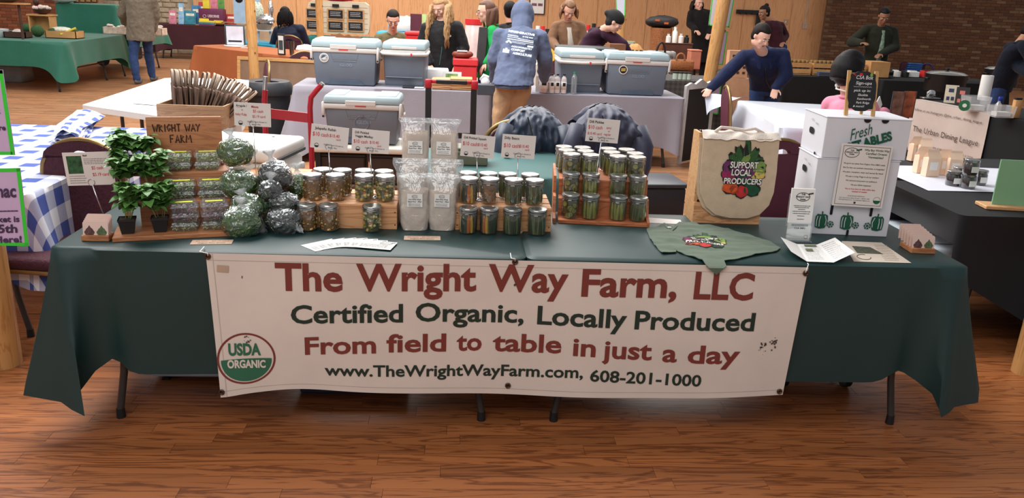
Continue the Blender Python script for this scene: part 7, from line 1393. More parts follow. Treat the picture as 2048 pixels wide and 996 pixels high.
p = at(398, 46, .748); t = thing('book_crate', 'purple display crate of children books with a yellow strip', 'box', (ay(398, 46, m0.y+.1).x, m0.y+.1, .748)); MB().box(0, .54, 0, .26, 0, .36, .02, 2).build('crate', mat('crate_purple', (96, 36, 70), .6), t, 50); MB().text('USBORNE', (.20, -.004, .18), size=.075, width=.25, bold=.05).build('lettering', mat('pale_ink', (190, 170, 180), .6), t); b = MB(); b.tube([(.13+.035*math.cos(a), -.003, .20+.03*math.sin(a)) for a in [i*PI/6 for i in range(12)]], .006, 5, closed=True); b.build('emblem', mat('pale_ink', (190, 170, 180), .6), t); MB().box(.01, .22, -.006, -.001, .0, .15).box(.33, .53, -.006, -.001, .03, .12).build('yellow_strip', mat('book_yellow', (220, 200, 60), .5), t)
for i, (px, ci, nm) in enumerate(((412, 3, 'yellow'), (428, 7, 'pink'), (442, 6, 'green'))):
    p = at(px, 10, .748+.36); o = thing('picture_book', nm+' picture book propped on the purple book crate', 'book', (ay(px, 10, m0.y+.25).x, m0.y+.25, .748+.362)); MB().box(-.07, .07, 0, .02, 0, .26, .002).build('cover', mat('book_'+BK[ci][0], BK[ci][1], .5, var=.35, sc=12), o)
for i in range(4): 
    p = at(370, 52, .748+.025*i); o = MB().box(-.13, .13, 0, .2, 0, .023, .003).build('flat_book', mat('book_brown', (150, 112, 76), .6, var=.2), loc=(p.x+.03*i+.2, m0.y+.02, .747+.0245*i)); tag(o, 'flat brown book in the low stack on the wine-red table', 'book', 'flat books on the wine-red table')
p = at(425, 50, .748)
for i, (ci, nm) in enumerate(((4, 'purple'), (1, 'teal'), (3, 'yellow'))): o = MB().box(-.17, .17, 0, .22, 0, .035, .003).build('flat_book', mat('book_'+BK[ci][0], BK[ci][1], .5, var=.35, sc=12), loc=(p.x, m0.y+.01, .747+.036*i)); tag(o, nm+' flat book in the stack before the purple crate', 'book')
# ---- orange table ----
ocl = mat('orange_cloth', (170, 96, 54), .8, var=.06, sc=4, bump=.15, bsc=80); O0, O1 = at(386, 91, .74), at(622, 118, .74); rz = rz_of(O0, O1); L_ = (O1-O0).length
ftable('folding table under the orange cloth behind the trash can', (O0.x+.03, O0.y+.03, 0), rz, L_-.05, .8, ins=.3)
cloth('tablecloth', 'orange cloth over the table behind the trash can', ocl, (O0.x, O0.y, 0), rz, L_, .85, .745, .62, .10, .02, .05, seed=81)
frk = mat('frame_dark_green', (60, 76, 78), .5)
t = small('framed_sheet', 'slate-framed white price sheet standing on the orange table', 'frame', 471, 92, .748, [('frame', MB().box(-.15, .15, 0, .015, 0, .32, .004), frk), ('sheet', MB().box(-.125, .125, -.003, 0, .02, .295), mat('sheet_bluewhite', (214, 218, 234), .5)), ('dark_strip', MB().box(-.10, .10, -.006, -.003, .06, .085), ink), ('base', MB().lathe([(.17, 0), (.17, .012), (0, .015)], 20, (0, -.02, 0)), wht)], rz=.15)
small('price_board', 'narrow dark-framed price list leaning on the orange table', 'sign', 563, 110, .748, [('frame', MB().box(-.065, .065, 0, .014, 0, .29, .003), blackp), ('sheet', MB().box(-.045, .045, -.003, 0, .02, .26), paper), ('dark_panel', MB().box(-.035, .035, -.006, -.003, .07, .2), frk)], rz=-.5)
small('metal_tumbler', 'dark steel tumbler beside the narrow price list', 'cup', 584, 110, .748, [('cup', MB().lathe([(.03, 0), (.038, .19), (.034, .19), (.03, .01)], 18), mat('steel_tumbler', (120, 112, 104), .25, .9))])
small('phone', 'white phone lying on the orange table beside the post', 'phone', 492, 97, .748, [('body', MB().box(-.08, .05, 0, .07, 0, .01, .003), wht)])
small('white_cloth', 'crumpled white bag at the orange table end by the coolers', 'bag', 610, 108, .748, [('body', MB().ell((0, .05, .06), (.14, .1, .07), 18, 10, fn=lambda d: 1+.25*noise.noise(d*5)), paper)])
# teal table with foil tree and drinks
tq = mat('turquoise_cloth', (30, 140, 170), .7); T0 = at(432, 86, .74); cloth('tablecloth', 'turquoise cloth over the table with the drinks', tq, (T0.x, T0.y+.6, 0), rz, 1.25, .6, .745, .3, .05, .02, .05, seed=85); ftable('folding table under the turquoise cloth', (T0.x+.03, T0.y+.62, 0), rz, 1.2, .55)
foil = mat('foil', (200, 202, 206), .2, .9, var=.2, sc=30, bump=1, bsc=40); flw = mat('white_flowers', (196, 204, 186), .8, var=.5, sc=60, bump=1, bsc=60)
t = small('foil_bouquet', 'silver foil bouquet with white blossoms on a pale stool', 'bouquet', 527, 86, .748, [('stool', MB().box(-.16, .16, 0, .2, .19, .21).cyl((-.12, .1, .0), (-.09, .1, .2), .018).cyl((.12, .1, .0), (.09, .1, .2), .018), mat('stool_white', (200, 204, 208), .5)), ('basket', MB().lathe([(.10, .21), (.15, .30), (.14, .30)], 16, (0, .1, 0)), mat('basket_grey', (150, 136, 120), .8)), ('foil_wrap', MB().ell((.02, .1, .37), (.16, .12, .09), 20, 12, fn=lambda d: 1+.3*noise.noise(d*5)).ell((.12, .1, .55), (.04, .04, .14), 14, 10, fn=lambda d: 1+.3*noise.noise(d*5)), foil), ('blossoms', MB().ell((-.13, .1, .5), (.13, .10, .15), 20, 12, fn=lambda d: 1+.3*noise.noise(d*6)), flw)])
small('iced_drink', 'iced coffee in a clear cup with a red straw', 'cup', 548, 87, .748, [('coffee', MB().lathe([(.03, .01), (.04, .09), (0, .09)], 14), mat('coffee', (130, 88, 66), .4)), ('cup', MB().lathe([(.032, 0), (.045, .13), (.043, .13)], 16), glassm), ('straw', MB().cyl((0, 0, .05), (.015, 0, .22), .005, n=6), latch)])
t = small('flower_poster', 'pale blue board with a dark-haired portrait behind the post', 'poster', 500, 60, .748, [('board', MB().box(-.45, .12, .5, .52, .1, .75), mat('pale_blue_board', (150, 180, 206), .6, var=.1)), ('portrait', MB().ell((-.32, .495, .60), (.08, .004, .07), 12, 8), HR['dark'])])
# ---- white barrel board with chalk signs ----
p = ay(678, 62, 13.0); t = thing('display_board', 'big cream rounded board holding rows of little chalk signs', 'board', (p.x, 13.0, .86)); cream = mat('cream_board', (226, 212, 186), .6, var=.04)
zz = p.z; w = (ay(736, 30, 13).x-ay(617, 30, 13).x)/2; htop = ay(680, 3, 13).z-.86; b = MB(); n = 12
ol = [(-w*.96, 0)]+[(-w*(1-.0+.04*math.sin(PI*i/n))*1.0+.0, htop*i/n) for i in range(1, n)]+[(-w*.88, htop)]+[(w*.88, htop)]+[(w*(1+.04*math.sin(PI*(n-i)/n)), htop*(n-i)/n) for i in range(1, n)]+[(w*.96, 0)]
b.slab(ol[::-1], 0, .2); b.build('board', cream, t, 40)
b = MB()
for i in range(1, 6): b.box(-w*.98, w*.98, -.006, .0, htop*i/6-.006, htop*i/6+.002)
b.build('grooves', mat('cream_groove', (186, 172, 148), .6), t)
for r_, (pz, hh, fr) in enumerate(((10, 7, 0), (27, 18, 1), (50, 18, 1))):
    for c_, px in enumerate((628, 671, 711)):
        q = ay(px, pz+c_*1.5, 12.95); k = .0077; W2 = (.062 if r_ == 0 else .13); H2 = hh*k/2*1.05; o = thing('chalk_sign', 'small framed chalk sign on the cream board, '+('upper', 'middle', 'lower')[r_]+' row, '+('nearest the far post', 'in the middle', 'nearest the seated sweater')[c_], 'sign', (q.x, 12.965, q.z), 0, 'chalk signs on the cream board')
        if fr: b = MB(); b.box(-W2-.025, W2+.025, .0, .02, -H2-.025, H2+.025, .003); b.build('frame', tan_w, o)
        MB().box(-W2, W2, -.008, .0, -H2, H2).build('slate', chalkb, o)
        if fr: b = MB(); b.lines((-W2*.75, -.009, H2*.7), (1, 0, 0), (0, 0, 1), W2*1.5, H2*1.2, 3, .45); b.build('chalk_lines', chalk, o)
bq = thing('side_cabinet', 'low cabinet carrying the cream board of chalk signs', 'cabinet', (p.x-w, 12.95, 0)); MB().box(0, 2*w, 0, .4, 0, .76).build('body', mat('side_cab', (120, 84, 58), .6), bq)
cloth('tablecloth', 'dark teal cloth over the cabinet with the cream board', mat('dark_teal', (20, 110, 104), .7), (p.x-w-.05, 12.85, 0), 0, 2*w+.1, .55, .80, .4, .03, .02, .02, seed=91)
t = thing('red_bag', 'red bag slumped on top of the cream board', 'bag', (p.x, 13.08, .86+htop)); MB().ell((-.02, 0, .07), (.34, .1, .07), 16, 8, fn=lambda d: 1+.2*noise.noise(d*3)).build('body', mat('crimson', (176, 24, 52), .7), t, True)
# chairs seen behind the coolers
for i, (px, py, Y, lb) in enumerate(((630, 64, 7.1, 'nearest the orange table'), (662, 68, 7.75, 'second from the orange table'), (692, 60, 8.35, 'half behind the cardboard sheet'), (732, 57, 8.95, 'broadest, beside the olive sweater'), (1100, 100, 7.6, 'beside the brown cardigan'))):
    c = ay(px, py, Y); o = bchair('banquet chair back showing over the coolers, '+lb, (c.x, Y, -max(0, .93-c.z) if False else 0), (.6, -.3, .5, .1, -.7)[i], maroon, group='banquet chairs at back')
p = ay(725, 95, 6.6); t = thing('cardboard_flap', 'long torn-edged cardboard sheet standing behind the coolers', 'box', (p.x-.35, 6.6, 0)); z1 = ay(725, 76, 6.6).z
b = MB(); ol = [(0, 0), (.95, 0), (.95, z1-.08)]+[(.95-.05*i, z1-.06+.10*i/19+(.012 if i % 2 else -.008)) for i in range(1, 19)]+[(0, z1+.03)]; b.slab(ol, 0, .01); b.build('sheet', mat('brown_card', (136, 92, 62), .8, var=.1), t)
# blue display table behind the sweater man
Y = 10.5; p = ay(800, 58, Y); t = thing('display_case', 'sky-blue cloth display with papers behind the seated sweater', 'display', (p.x, Y, 0)); MB().box(-.38, .42, 0, .5, 0, p.z-.05, .04, 2).build('blue_box', mat('sky_cloth', (50, 160, 200), .7, var=.1), t, 50)
for i, (x, w_) in enumerate(((-.30, .26), (.05, .22), (.28, .12))): o = MB().box(x, x+w_, -.01, -.004, p.z-.33, p.z-.12).build('paper_sheet', paper, t)
MB().ell((.05, .2, p.z+.05), (.26, .15, .14), 18, 10, fn=lambda d: 1+.25*noise.noise(d*4)).build('white_wrapping', paper, t, True)
Y = 8.6; a = ay(825, 42, Y); t = thing('menu_board', 'standing maroon and lime folded menu board', 'board', (a.x, Y+.5, 0)); zt_ = ay(838, 20+16, Y).z; z0 = .748
MB().box(-.06, .10, 0, .01, z0, zt_+.04, .004).build('maroon_panel', mar2, t); MB().box(.105, .22, 0, .01, z0, zt_+.04).build('lime_panel', mat('lime', (190, 224, 150), .5), t)
redpl = mat('red_plastic', (206, 44, 48), .45, var=.05)
def redbox(label, px, pt, pb, Y, w): a = ay(px, pb, Y); h = ay(px, pt, Y).z-a.z; t = thing('red_box', label, 'box', (a.x, Y, a.z)); MB().box(-w/2, w/2, 0, .3, 0, h*.7, .01).build('body', redpl, t); MB().box(-w/2-.01, w/2+.01, -.01, .31, h*.72, h, .01).build('lid', redpl, t); return t
t = thing('folding_table', 'plain red-topped table between the standing people and coolers', 'table', (ay(900, 130, 7.5).x-.65, 7.4, 0)); MB().box(0, 1.3, 0, .6, .70, .74, .01).build('tabletop', redpl, t)
for x in (.08, 1.22): MB().cyl((x, .3, 0), (x, .3, .7), .02).build('leg', legm, t)
redbox('red lidded box standing between the two women and the coolers', 930, 118, 168, 6.30, .26)
redbox('red lidded box behind the long-haired blond person', 830, 64, 88, 7.7, .24)
p = ay(925, 118, 6.35); t = thing('handbag', 'rust-brown purse lying open on the red box', 'bag', (p.x, 6.42, ay(930, 118, 6.3).z)); MB().ell((0, 0, .04), (.12, .09, .045), 18, 10, fn=lambda d: 1+.15*noise.noise(d*4)).build('body', mat('rust_leather', (120, 48, 32), .5), t, True); MB().box(-.06, .05, -.07, -.02, .075, .085).build('papers', paper, t)
p = ay(948, 55, 8.8); t = thing('drink_dispenser', 'clear drink dispenser with a red lid near the wall', 'dispenser', (p.x, 9.3, .748)); hh = ay(945, 38, 9.3).z-.748; MB().lathe([(.11, 0), (.12, hh*.85), (.10, hh*.88)], 18).build('tank', mat('tank_pale', (214, 190, 186), .3), t, 50); MB().lathe([(.125, hh*.87), (.125, hh), (0, hh)], 18).build('lid', redpl, t, 50)
# plain tables behind (white cloth) carrying the small goods
whc = mat('white_cloth', (220, 212, 206), .8, var=.04)
def wtable(label, lab2, px0, px1, Y, D, m, seed, drop=.35):
    a, c = ay(px0, 100, Y), ay(px1, 100, Y); W = c.x-a.x; ftable(label, (a.x+.02, Y+.02, 0), 0, W-.04, D-.04); cloth('tablecloth', lab2, m, (a.x, Y, 0), 0, W, D, .745, drop, .04, .02, .05, seed=seed)
wtable('folding table under the white cloth behind the blond person', 'white cloth on the table behind the blond person', 800, 965, 9.0, .7, whc, 101)
wtable('folding table under the white cloth behind the hooded person', 'white cloth on the table behind the hooded person', 1070, 1212, 9.1, .7, whc, 102)
# jars behind the hooded person
rj2 = random.Random(12); bn = [('pale', (214, 206, 196)), ('red', (176, 60, 50)), ('yellow', (230, 186, 60)), ('dark', (70, 56, 50)), ('blue', (110, 140, 170))]
for i, (px, py, k) in enumerate(((1076, 52, 0), (1086, 52, 4), (1095, 58, 0), (1108, 62, 2), (1090, 68, 3), (1120, 60, 3), (1165, 46, 0), (1177, 50, 0), (1188, 47, 1))):
    q = ay(px, py, 9.35); z = .748; t = thing('spice_jar', bn[k][0]+' small jar on the table behind the hooded person, number of tall ones'.replace(', number of tall ones', '')+(', beside the hood', ', next to the hood', ', third from the hood', ', beside the cardigan sleeve', ', low in front', ', at the cardigan', ', past the cardigan', ', in the middle past the cardigan', ', by the head wrap')[i], 'jar', (q.x, 9.35, z), 0, 'small jars behind the hooded person'); h = max(.12, q.z-z); MB().lathe([(.035, 0), (.037, h*.8), (.025, h*.86)], 14).build('body', mat('spice_'+bn[k][0], bn[k][1], .4, var=.2, sc=30), t, 50); MB().cyl((0, 0, h*.86), (0, 0, h), .03, n=12).build('lid', (wht, redpl, blackp)[i % 3], t, 50)
# framed notice on the wall
t = thing('framed_notice', 'dark-framed notice with coloured printing on the wooden wall', 'picture', (ay(1075, 10, 17.4).x, 17.50, ay(1075, 12, 17.4).z)); k_ = 1/83; MB().box(-.19, .19, 0, .03, -.20, .40).build('frame', dkw, t); MB().box(-.165, .165, -.006, 0, -.175, .38).build('sheet', paper, t); MB().box(-.13, -.01, -.010, -.006, .0, .06).box(.02, .13, -.010, -.006, .0, .06).box(-.13, .0, -.010, -.006, .22, .34).box(.03, .12, -.010, -.006, .15, .34).build('print_blocks', mat('notice_print', (120, 84, 100), .6, var=.4, sc=30), t)
# box being packed + black tray
p = ay(1165, 96, 7.0); t = thing('storage_tote', 'open grey-rimmed black tub behind the coolers', 'box', (p.x, 6.62, 0)); z1 = ay(1165, 91, 7.0).z; MB().box(-.30, .30, 0, .4, z1-.30, z1-.03, .02).build('tub', blackp, t); MB().box(-.33, .33, -.03, .43, z1-.03, z1, .008).build('rim', mat('rim_grey', (74, 78, 78), .5), t); MB().box(-.3, .3, .03, .37, 0, z1-.30).build('stand_block', dkw, t)
p = ay(1236, 98, 6.9); t = thing('cardboard_box', 'small brown cardboard box held by the person in plum', 'box', (p.x-.12, 6.78, p.z-.04), .2); MB().box(0, .20, 0, .15, 0, .10).build('body', mat('brown_card', (136, 92, 62), .8), t)
# ---- gift table in the middle-right ----
wtable('folding table under the dark cloth of the gift stall', 'dark brown cloth of the gift stall behind the coolers', 1205, 1385, 8.7, .8, mat('dark_brown_cloth', (60, 44, 38), .8), 111, .6)
wtable('folding table at the back of the gift stall', 'brown cloth at the back of the gift stall', 1240, 1390, 10.0, .8, mat('dark_brown_cloth', (60, 44, 38), .8), 112, .5)
wick = mat('wicker', (150, 92, 52), .7, var=.3, sc=40, bump=.6, bsc=60); blc = mat('black_bag', (34, 30, 30), .6, var=.2)
def G(px, py, Y): return ay(px, py, Y)
q = G(1325, 66, 10.2); t = thing('wicker_basket', 'round orange wicker basket at the wooden wall', 'basket', (q.x, 10.3, .748)); hb = max(.2, G(1325, 56, 10.2).z-.748); MB().lathe([(.14, 0), (.17, hb), (.16, hb), (.13, .02)], 20).build('basket', wick, t, 50)
t = thing('duffel_bag', 'black duffel bag with orange tags lying on the wicker basket', 'bag', (q.x, 10.3, .748+hb)); MB().ell((0, 0, .09), (.27, .15, .10), 20, 12, fn=lambda d: 1+.15*noise.noise(d*4)).build('body', blc, t, True); MB().box(-.14, -.07, -.14, -.13, .10, .13).box(.0, .07, -.15, -.14, .06, .09).build('orange_tag', mat('orange_tag', (190, 90, 50), .6), t)
for i in range(6):
    c = G(1262, 76-5.6*i, 9.9); nm = ('lowest', 'second', 'third', 'fourth', 'fifth', 'topmost')[i]; t = thing('card_pack', nm+' pale green box in the stack by the far post', 'box', (c.x, 9.9, .748+.055*i), .1*(-1)**i, 'stacked pale green boxes'); MB().box(-.09, .09, 0, .14, 0, .05, .004).build('body', mat('pale_green_box', (150, 160, 116), .6, var=.1), t); MB().box(-.06, .06, -.003, 0, .012, .04).build('label', mat('label_grey', (196, 200, 196), .6), t)
t = thing('paper_sack', 'crumpled brown paper sack on the gift stall', 'bag', (G(1272, 75, 9.5).x, 9.5, .748)); MB().ell((0, 0, .15), (.13, .09, .16), 18, 12, fn=lambda d: 1+.25*noise.noise(d*3)).build('body', cb, t, True)
for i, (px, m, nm, w_, h_) in enumerate(((1292, mat('pink_tray', (214, 150, 150), .6), 'pink', .22, .10), (1298, mat('lilac_box', (170, 140, 190), .6), 'lilac', .16, .08), (1352, mat('brown_leather', (86, 50, 38), .5, var=.2), 'brown leather', .46, .30), (1384, mat('salmon_box', (190, 116, 92), .7), 'salmon', .16, .26))):
    t = thing('gift_box', nm+' box displayed on the gift stall', 'box', (G(1360, 60, 10.1).x if i == 2 else G(px, 80, 9.4).x, (9.15, 8.95, 10.1, 9.1)[i], .748)); MB().box(-w_/2, w_/2, 0, .2, 0, h_, .01).build('body', m, t); MB().box(-w_/2-.005, w_/2+.005, -.005, .205, h_, h_+.02, .004).build('lid', m, t)
t = thing('patterned_bag', 'black and white patterned tote with a dark loop handle', 'bag', (G(1322, 95, 8.85).x, 8.85, .748)); MB().box(-.20, .24, 0, .14, 0, .26, .04, 2).build('body', mat('bw_pattern', (150, 146, 142), .7, var=.9, sc=9), t, 50); b = MB(); b.tube([(.05+.07*math.cos(a)-.05, -.01, .14+.24*math.sin(a)) for a in [i*PI/12 for i in range(13)]], .016, 8); b.build('handle', mat('dark_leather', (44, 22, 22), .4), t, True)
t = thing('scissors_caddy', 'wooden caddy bristling with dark utensils', 'caddy', (G(1272, 105, 8.8).x, 8.8, .748)); MB().box(-.16, .16, 0, .14, 0, .10, .004).build('caddy', cb, t)
for i in range(6): MB().cyl((-.11+.045*i, .07, .06), (-.16+.06*i, .05, .26), .014, .02, n=8).build('utensil', (blackp, chrome)[i % 2], t, 50)
t = thing('woven_basket', 'brown woven basket at the end of the gift stall', 'basket', (G(1362, 118, 8.75).x, 8.75, .748)); MB().box(-.26, .20, 0, .22, 0, .15, .02).build('basket', wick, t, 50); b = MB(); b.tube([(.0+.06*math.cos(a), .02, .16+.08*math.sin(a)) for a in [i*PI/8-.5 for i in range(12)]], .014, 8); b.build('curled_handle', wick, t, True)
for i in range(4): t = thing('candle_jar', 'pale squat candle jar, '+('nearest the cooler', 'second from the cooler', 'third from the cooler', 'farthest from the cooler')[i], 'jar', (G(1352+9*i, 140, 6.9).x, 6.9, .80), 0, 'pale candle jars on the grey check table'); MB().lathe([(.032, 0), (.033, .07), (0, .07)], 14).build('jar', mat('pale_candle', (176, 190, 176), .4), t, 50); MB().cyl((0, 0, .07), (0, 0, .085), .034, n=14).build('lid', darkm, t, 50)
chk = gingham('grey_check', .03, (80, 76, 74), (58, 54, 54)); ga = G(1340, 150, 6.85); gb_ = G(1426, 140, 6.85); W = gb_.x-ga.x+.2; ftable('folding table under the dark grey check cloth', (ga.x-.3, 6.82, 0), .05, W+.26, .7, zt=.79); cloth('tablecloth', 'dark grey checked cloth over the table at the poster post', chk, (ga.x-.32, 6.80, 0), .05, W+.3, .74, .797, .6, .02, .01, .03, seed=121)
for i, (px, h) in enumerate(((1345, .13), (1356, .12), (1366, .14), (1377, .12), (1356, .24))): t = thing('gift_ornament', 'tiny black and white ornament on the brown leather box, '+('nearest the basket', 'second along', 'third along', 'nearest the person in black', 'standing tallest')[i], 'ornament', (G(1360, 60, 10.1).x-.16+.10*i-(.3 if i == 4 else 0), 10.15+.03*(i % 2), .748+.32), 0, 'ornaments on the leather box'); MB().lathe([(.04, 0), (.04, h*.7), (.02, h*.8), (.025, h), (0, h)], 12).build('body', (paper, blackp)[i % 2], t, 50)
# ---- dark stalls at right: crates of jars ----
bkc = mat('black_cloth', (18, 18, 22), .85, var=.1); bkp = gingham('black_plain', 1, (20, 20, 24), (20, 20, 24))
B0, B1 = at(1562, 130, .74), at(1668, 158, .74); ftable('folding table under the black cloth with the jar crates', (4.33, 8.72, 0), .06, 1.7, .8); cloth('tablecloth', 'black cloth over the jar crate table behind the navy coat', bkc, (4.30, 8.70, 0), .06, 1.76, .84, .745, .66, .02, .02, .03, seed=131)
ftable('folding table under the black cloth before the brick wall', (5.35, 10.2, 0), -.02, 1.75, .8); cloth('tablecloth', 'black cloth over the long table before the brick wall', bkc, (5.3, 10.18, 0), -.02, 1.85, .86, .745, .6, .02, .02, .03, seed=132)
slc_ = cb
def jcrate(label, x, y, rz, w, n, z=.748):
    t = thing('jar_crate', label, 'crate', (x, y, z), rz, 'slatted crates of jars'); d = .26
    for k in range(2): MB().box(0, w, 0, .01, .02+.085*k, .085+.085*k).build('slat', slc_, t)
    MB().box(0, w, 0, d, 0, .01).build('floor_board', slc_, t)
    for x_ in (0, w-.012): MB().box(x_, x_+.012, .01, d, 0, .17).build('end_board', slc_, t)
    jar_ = None
    for i in range(n):
        for jx in range(2):
            px = x+math.cos(rz)*(.05+i*(w-.1)/max(1, n-1))-math.sin(rz)*(.06+.11*jx); py_ = y+math.sin(rz)*(.05+i*(w-.1)/max(1, n-1))+math.cos(rz)*(.06+.11*jx)
            o = MB() if 'cj' not in protos else None
            if o is not None:
                q = thing('crate_jar', 'x', 'jar', (px, py_, z+.012), 0, 'gold-lidded jars in the crates'); MB().lathe([(.032, 0), (.034, .02), (.034, .15), (.028, .165), (0, .165)], 12).build('jar_body', mat('dark_jar', (52, 40, 34), .3, var=.3), q, 50); MB().lathe([(.033, .165), (.033, .19), (0, .19)], 12).build('lid', mat('gold_lid', (186, 150, 96), .35, .5), q, 50); protos['cj'] = q
            else: q = dup(protos['cj'], (px, py_, z+.012))
            q['label'] = 'gold-lidded dark jar standing in the '+label.split(',')[0]; q['group'] = 'jars in the '+label.split(',')[0]
jcrate('jar crate nearest the navy coat, on the black cloth', 4.38, 8.86, .06, .42, 6); jcrate('middle jar crate, on the black cloth', 4.84, 8.90, .06, .42, 6); jcrate('jar crate beside the plain box, on the black cloth', 5.30, 8.93, .06, .36, 5)
t = thing('cardboard_box', 'plain light box at the end of the row of jar crates', 'box', (5.70, 8.92, .748), .06); MB().box(0, .30, 0, .28, 0, .22).build('body', cb, t)
t = thing('tile_stack', 'low stack of blue-grey pouches before the jar crates', 'pouch', (4.98, 8.74, .748)); 
for i in range(3): MB().box(-.12, .12, 0, .09, .022*i, .022*i+.018, .006).build('pouch', mat('slate_pouch', (74, 84, 104), .5), t)
t = thing('dotted_box', 'upright tan box with rows of dark holes beside the poster post', 'box', (ay(1480, 105, 7.6).x, 7.6, .78)); MB().box(-.13, .13, 0, .12, 0, .34).build('body', mat('tan_punch', (196, 150, 116), .7), t)
b = MB()
for i in range(3):
    for j in range(4): b.box(-.09+.075*i, -.055+.075*i, -.003, 0, .05+.07*j, .08+.07*j)
b.build('holes', dkw, t, kind='stuff')
t = thing('cardboard_box', 'larger tan box under the box with holes', 'box', (ay(1475, 125, 7.6).x, 7.55, .0)); MB().box(-.3, .2, 0, .4, 0, .775).build('body', mat('tan_punch', (196, 150, 116), .7), t)
t = thing('coat_rail', 'black wall rail with hooks and dark bags before the wood wall', 'rail', (ay(1475, 25, 17.4).x, 17.46, ay(1475, 25, 17.4).z)); MB().box(0, .75, 0, .05, -.03, .07).build('rail', blackp, t)
for i in range(5): MB().cyl((.08+.15*i, .0, .0), (.08+.15*i, -.06, -.03), .012, n=6).build('hook', blackp, t)
MB().box(.50, .62, -.02, .04, -.3, -.03, .02).build('hanging_bag', blackp, t)
t = thing('wall_plate', 'small pale wall plate on the wooden wall', 'switch', (ay(1575, 44, 17.4).x, 17.52, ay(1575, 44, 17.4).z)); MB().box(-.05, .06, 0, .012, -.07, .06, .004).build('plate', mat('plate_ivory', (180, 150, 120), .5), t); MB().box(-.01, .01, -.008, 0, -.02, .02).build('toggle', wht, t)
a, c = ay(1619, 0, 16.9), ay(1610, 50, 16.9); t = thing('wall_conduit', 'white conduit with a box at the join of wood and brick', 'conduit', (a.x, 16.9, 0)); MB().cyl((0, .06, c.z), (0, .06, 3.2), .022, n=8).build('pipe', mat('conduit_pale', (170, 150, 130), .5), t, 50); MB().box(-.06, .05, 0, .1, c.z-.10, c.z+.05, .01).build('junction_box', mat('conduit_pale', (170, 150, 130), .5), t)
t = thing('wall_conduit', 'long thin conduit running down the brick wall', 'conduit', (13.15, 15.86, 0)); MB().cyl((0, 0, .2), (0, 0, 3.0), .016, n=8).build('pipe', mat('conduit_dim', (150, 124, 98), .5), t, 50)
for z in (.6, 1.6, 2.6): MB().box(-.03, .03, -.02, .03, z, z+.03).build('clamp', darkm, t)
t = thing('wall_beam', 'dark beam fixed high on the brick wall', 'beam', (14.1, 15.70, 0), -.225); MB().box(0, 1.5, -.06, .04, 1.80, 2.05).build('beam', dkw, t); MB().box(.1, .2, -.07, -.06, 1.84, 2.0).build('bracket', darkm, t)
# black cloth table with small goods (row before the brick wall)
ftable('folding table under the black cloth beside the print stands', (5.75, 8.6, 0), 0, 1.9, .8); cloth('tablecloth', 'black cloth over the table with small bright goods', bkc, (5.74, 8.58, 0), 0, 1.9, .84, .745, .6, .02, .02, .03, seed=133)
for i, (px, m, nm, w_, h_, k) in enumerate(((1748, cb, 'tan tray of little pots', .30, .06, 0), (1777, wht, 'pale green round tub', .10, .08, 1), (1790, blackp, 'black squat pot', .10, .07, 1), (1803, paper, 'white box of cards', .18, .08, 0), (1822, latch, 'red folded card', .08, .10, 0), (1836, paper, 'white card beside the red one', .10, .06, 0))):
    c = at(px, 150, .748); t = thing('small_goods', nm+' on the black table before the brick wall', 'goods', (c.x, min(c.y+.15, 9.2), .748)); (MB().box(-w_/2, w_/2, 0, .12, 0, h_, .006) if not k else MB().lathe([(w_/2, 0), (w_/2, h_), (0, h_)], 14)).build('body', m, t); MB().box(-w_*.3, w_*.3, .02, .10, h_, h_+.012).build('top', (darkm, wht)[i % 2], t)
c = at(1850, 152, .748); t = thing('packet_stack', 'stack of blue plastic packets on the black table', 'packet', (c.x-.1, c.y+.15, .748))
for i in range(6): MB().box(-.14+.01*i, .12, 0, .14, .03*i, .03*i+.026, .008).build('packet', mat('blue_packet', (50+8*i, 90+4*i, 150), .3, var=.3), t)
t = thing('banquet_chair', 'maroon banquet chair with a blue looped strap behind the packets', 'chair', (at(1830, 150, .748).x, 9.75, 0)); MB().box(-.2, .2, 0, .04, .45, .93, .03, 2).build('backrest', maroon, t, 50); b = MB(); b.tube([(.22+.12*math.cos(a), .0, .80+.12*math.sin(a)) for a in [i*PI/10 for i in range(11)]], .012, 8); b.build('blue_strap', mat('strap_blue', (50, 50, 110), .5), t, True)
for x in (-.18, .18):
    for y in (.02, -.35): MB().cyl((x, y, 0), (x, y, .45), .014).build('leg', gold, t)
MB().box(-.2, .2, -.38, 0, .42, .47, .02).build('seat', maroon, t)
# ---- dining league stall ----
u0, u1 = V((4.83, 6.03, 0)), V((5.12, 4.45, 0)); rz = math.atan2((u0-u1).y, (u0-u1).x); UL = (u0-u1).length
ftable('folding table under the black cloth of the dining stall', (u1.x+.03, u1.y+.02, 0), rz-PI/2, .8, UL-.04); cloth('tablecloth', 'black cloth over the dining stall table by the brick wall', bkc, (u1.x+.9*math.sin(rz-PI/2), u1.y-.9*math.cos(rz-PI/2), 0), rz-PI/2, .86, UL+.9, .745, .66, .01, .01, .02, seed=141)
ftable('folding table under the black cloth, nearer part of the dining stall', (u1.x+.24, u1.y-.86, 0), rz-PI/2, .6, .8)
lw_ = mat('linen_banner', (196, 180, 172), .85, var=.06, sc=4, bump=.15, bsc=30); ub = thing('cloth_banner', 'pale linen banner of the dining stall hanging over the table edge', 'banner', (0, 0, 0))
nrm = V((-(u0-u1).normalized().y, (u0-u1).normalized().x, 0)); nrm = nrm if nrm.x < 0 else -nrm; dirr = (u1-u0).normalized()
q0 = u0+dirr*(-.02); W_ = 1.12
def ubf(u, v, d=.028): p = q0+dirr*(u*W_)+nrm*(d+.012*math.sin(u*11+v*2)*v); return V((p.x, p.y, .752-v*.56-.02*math.sin(u*PI)*v))
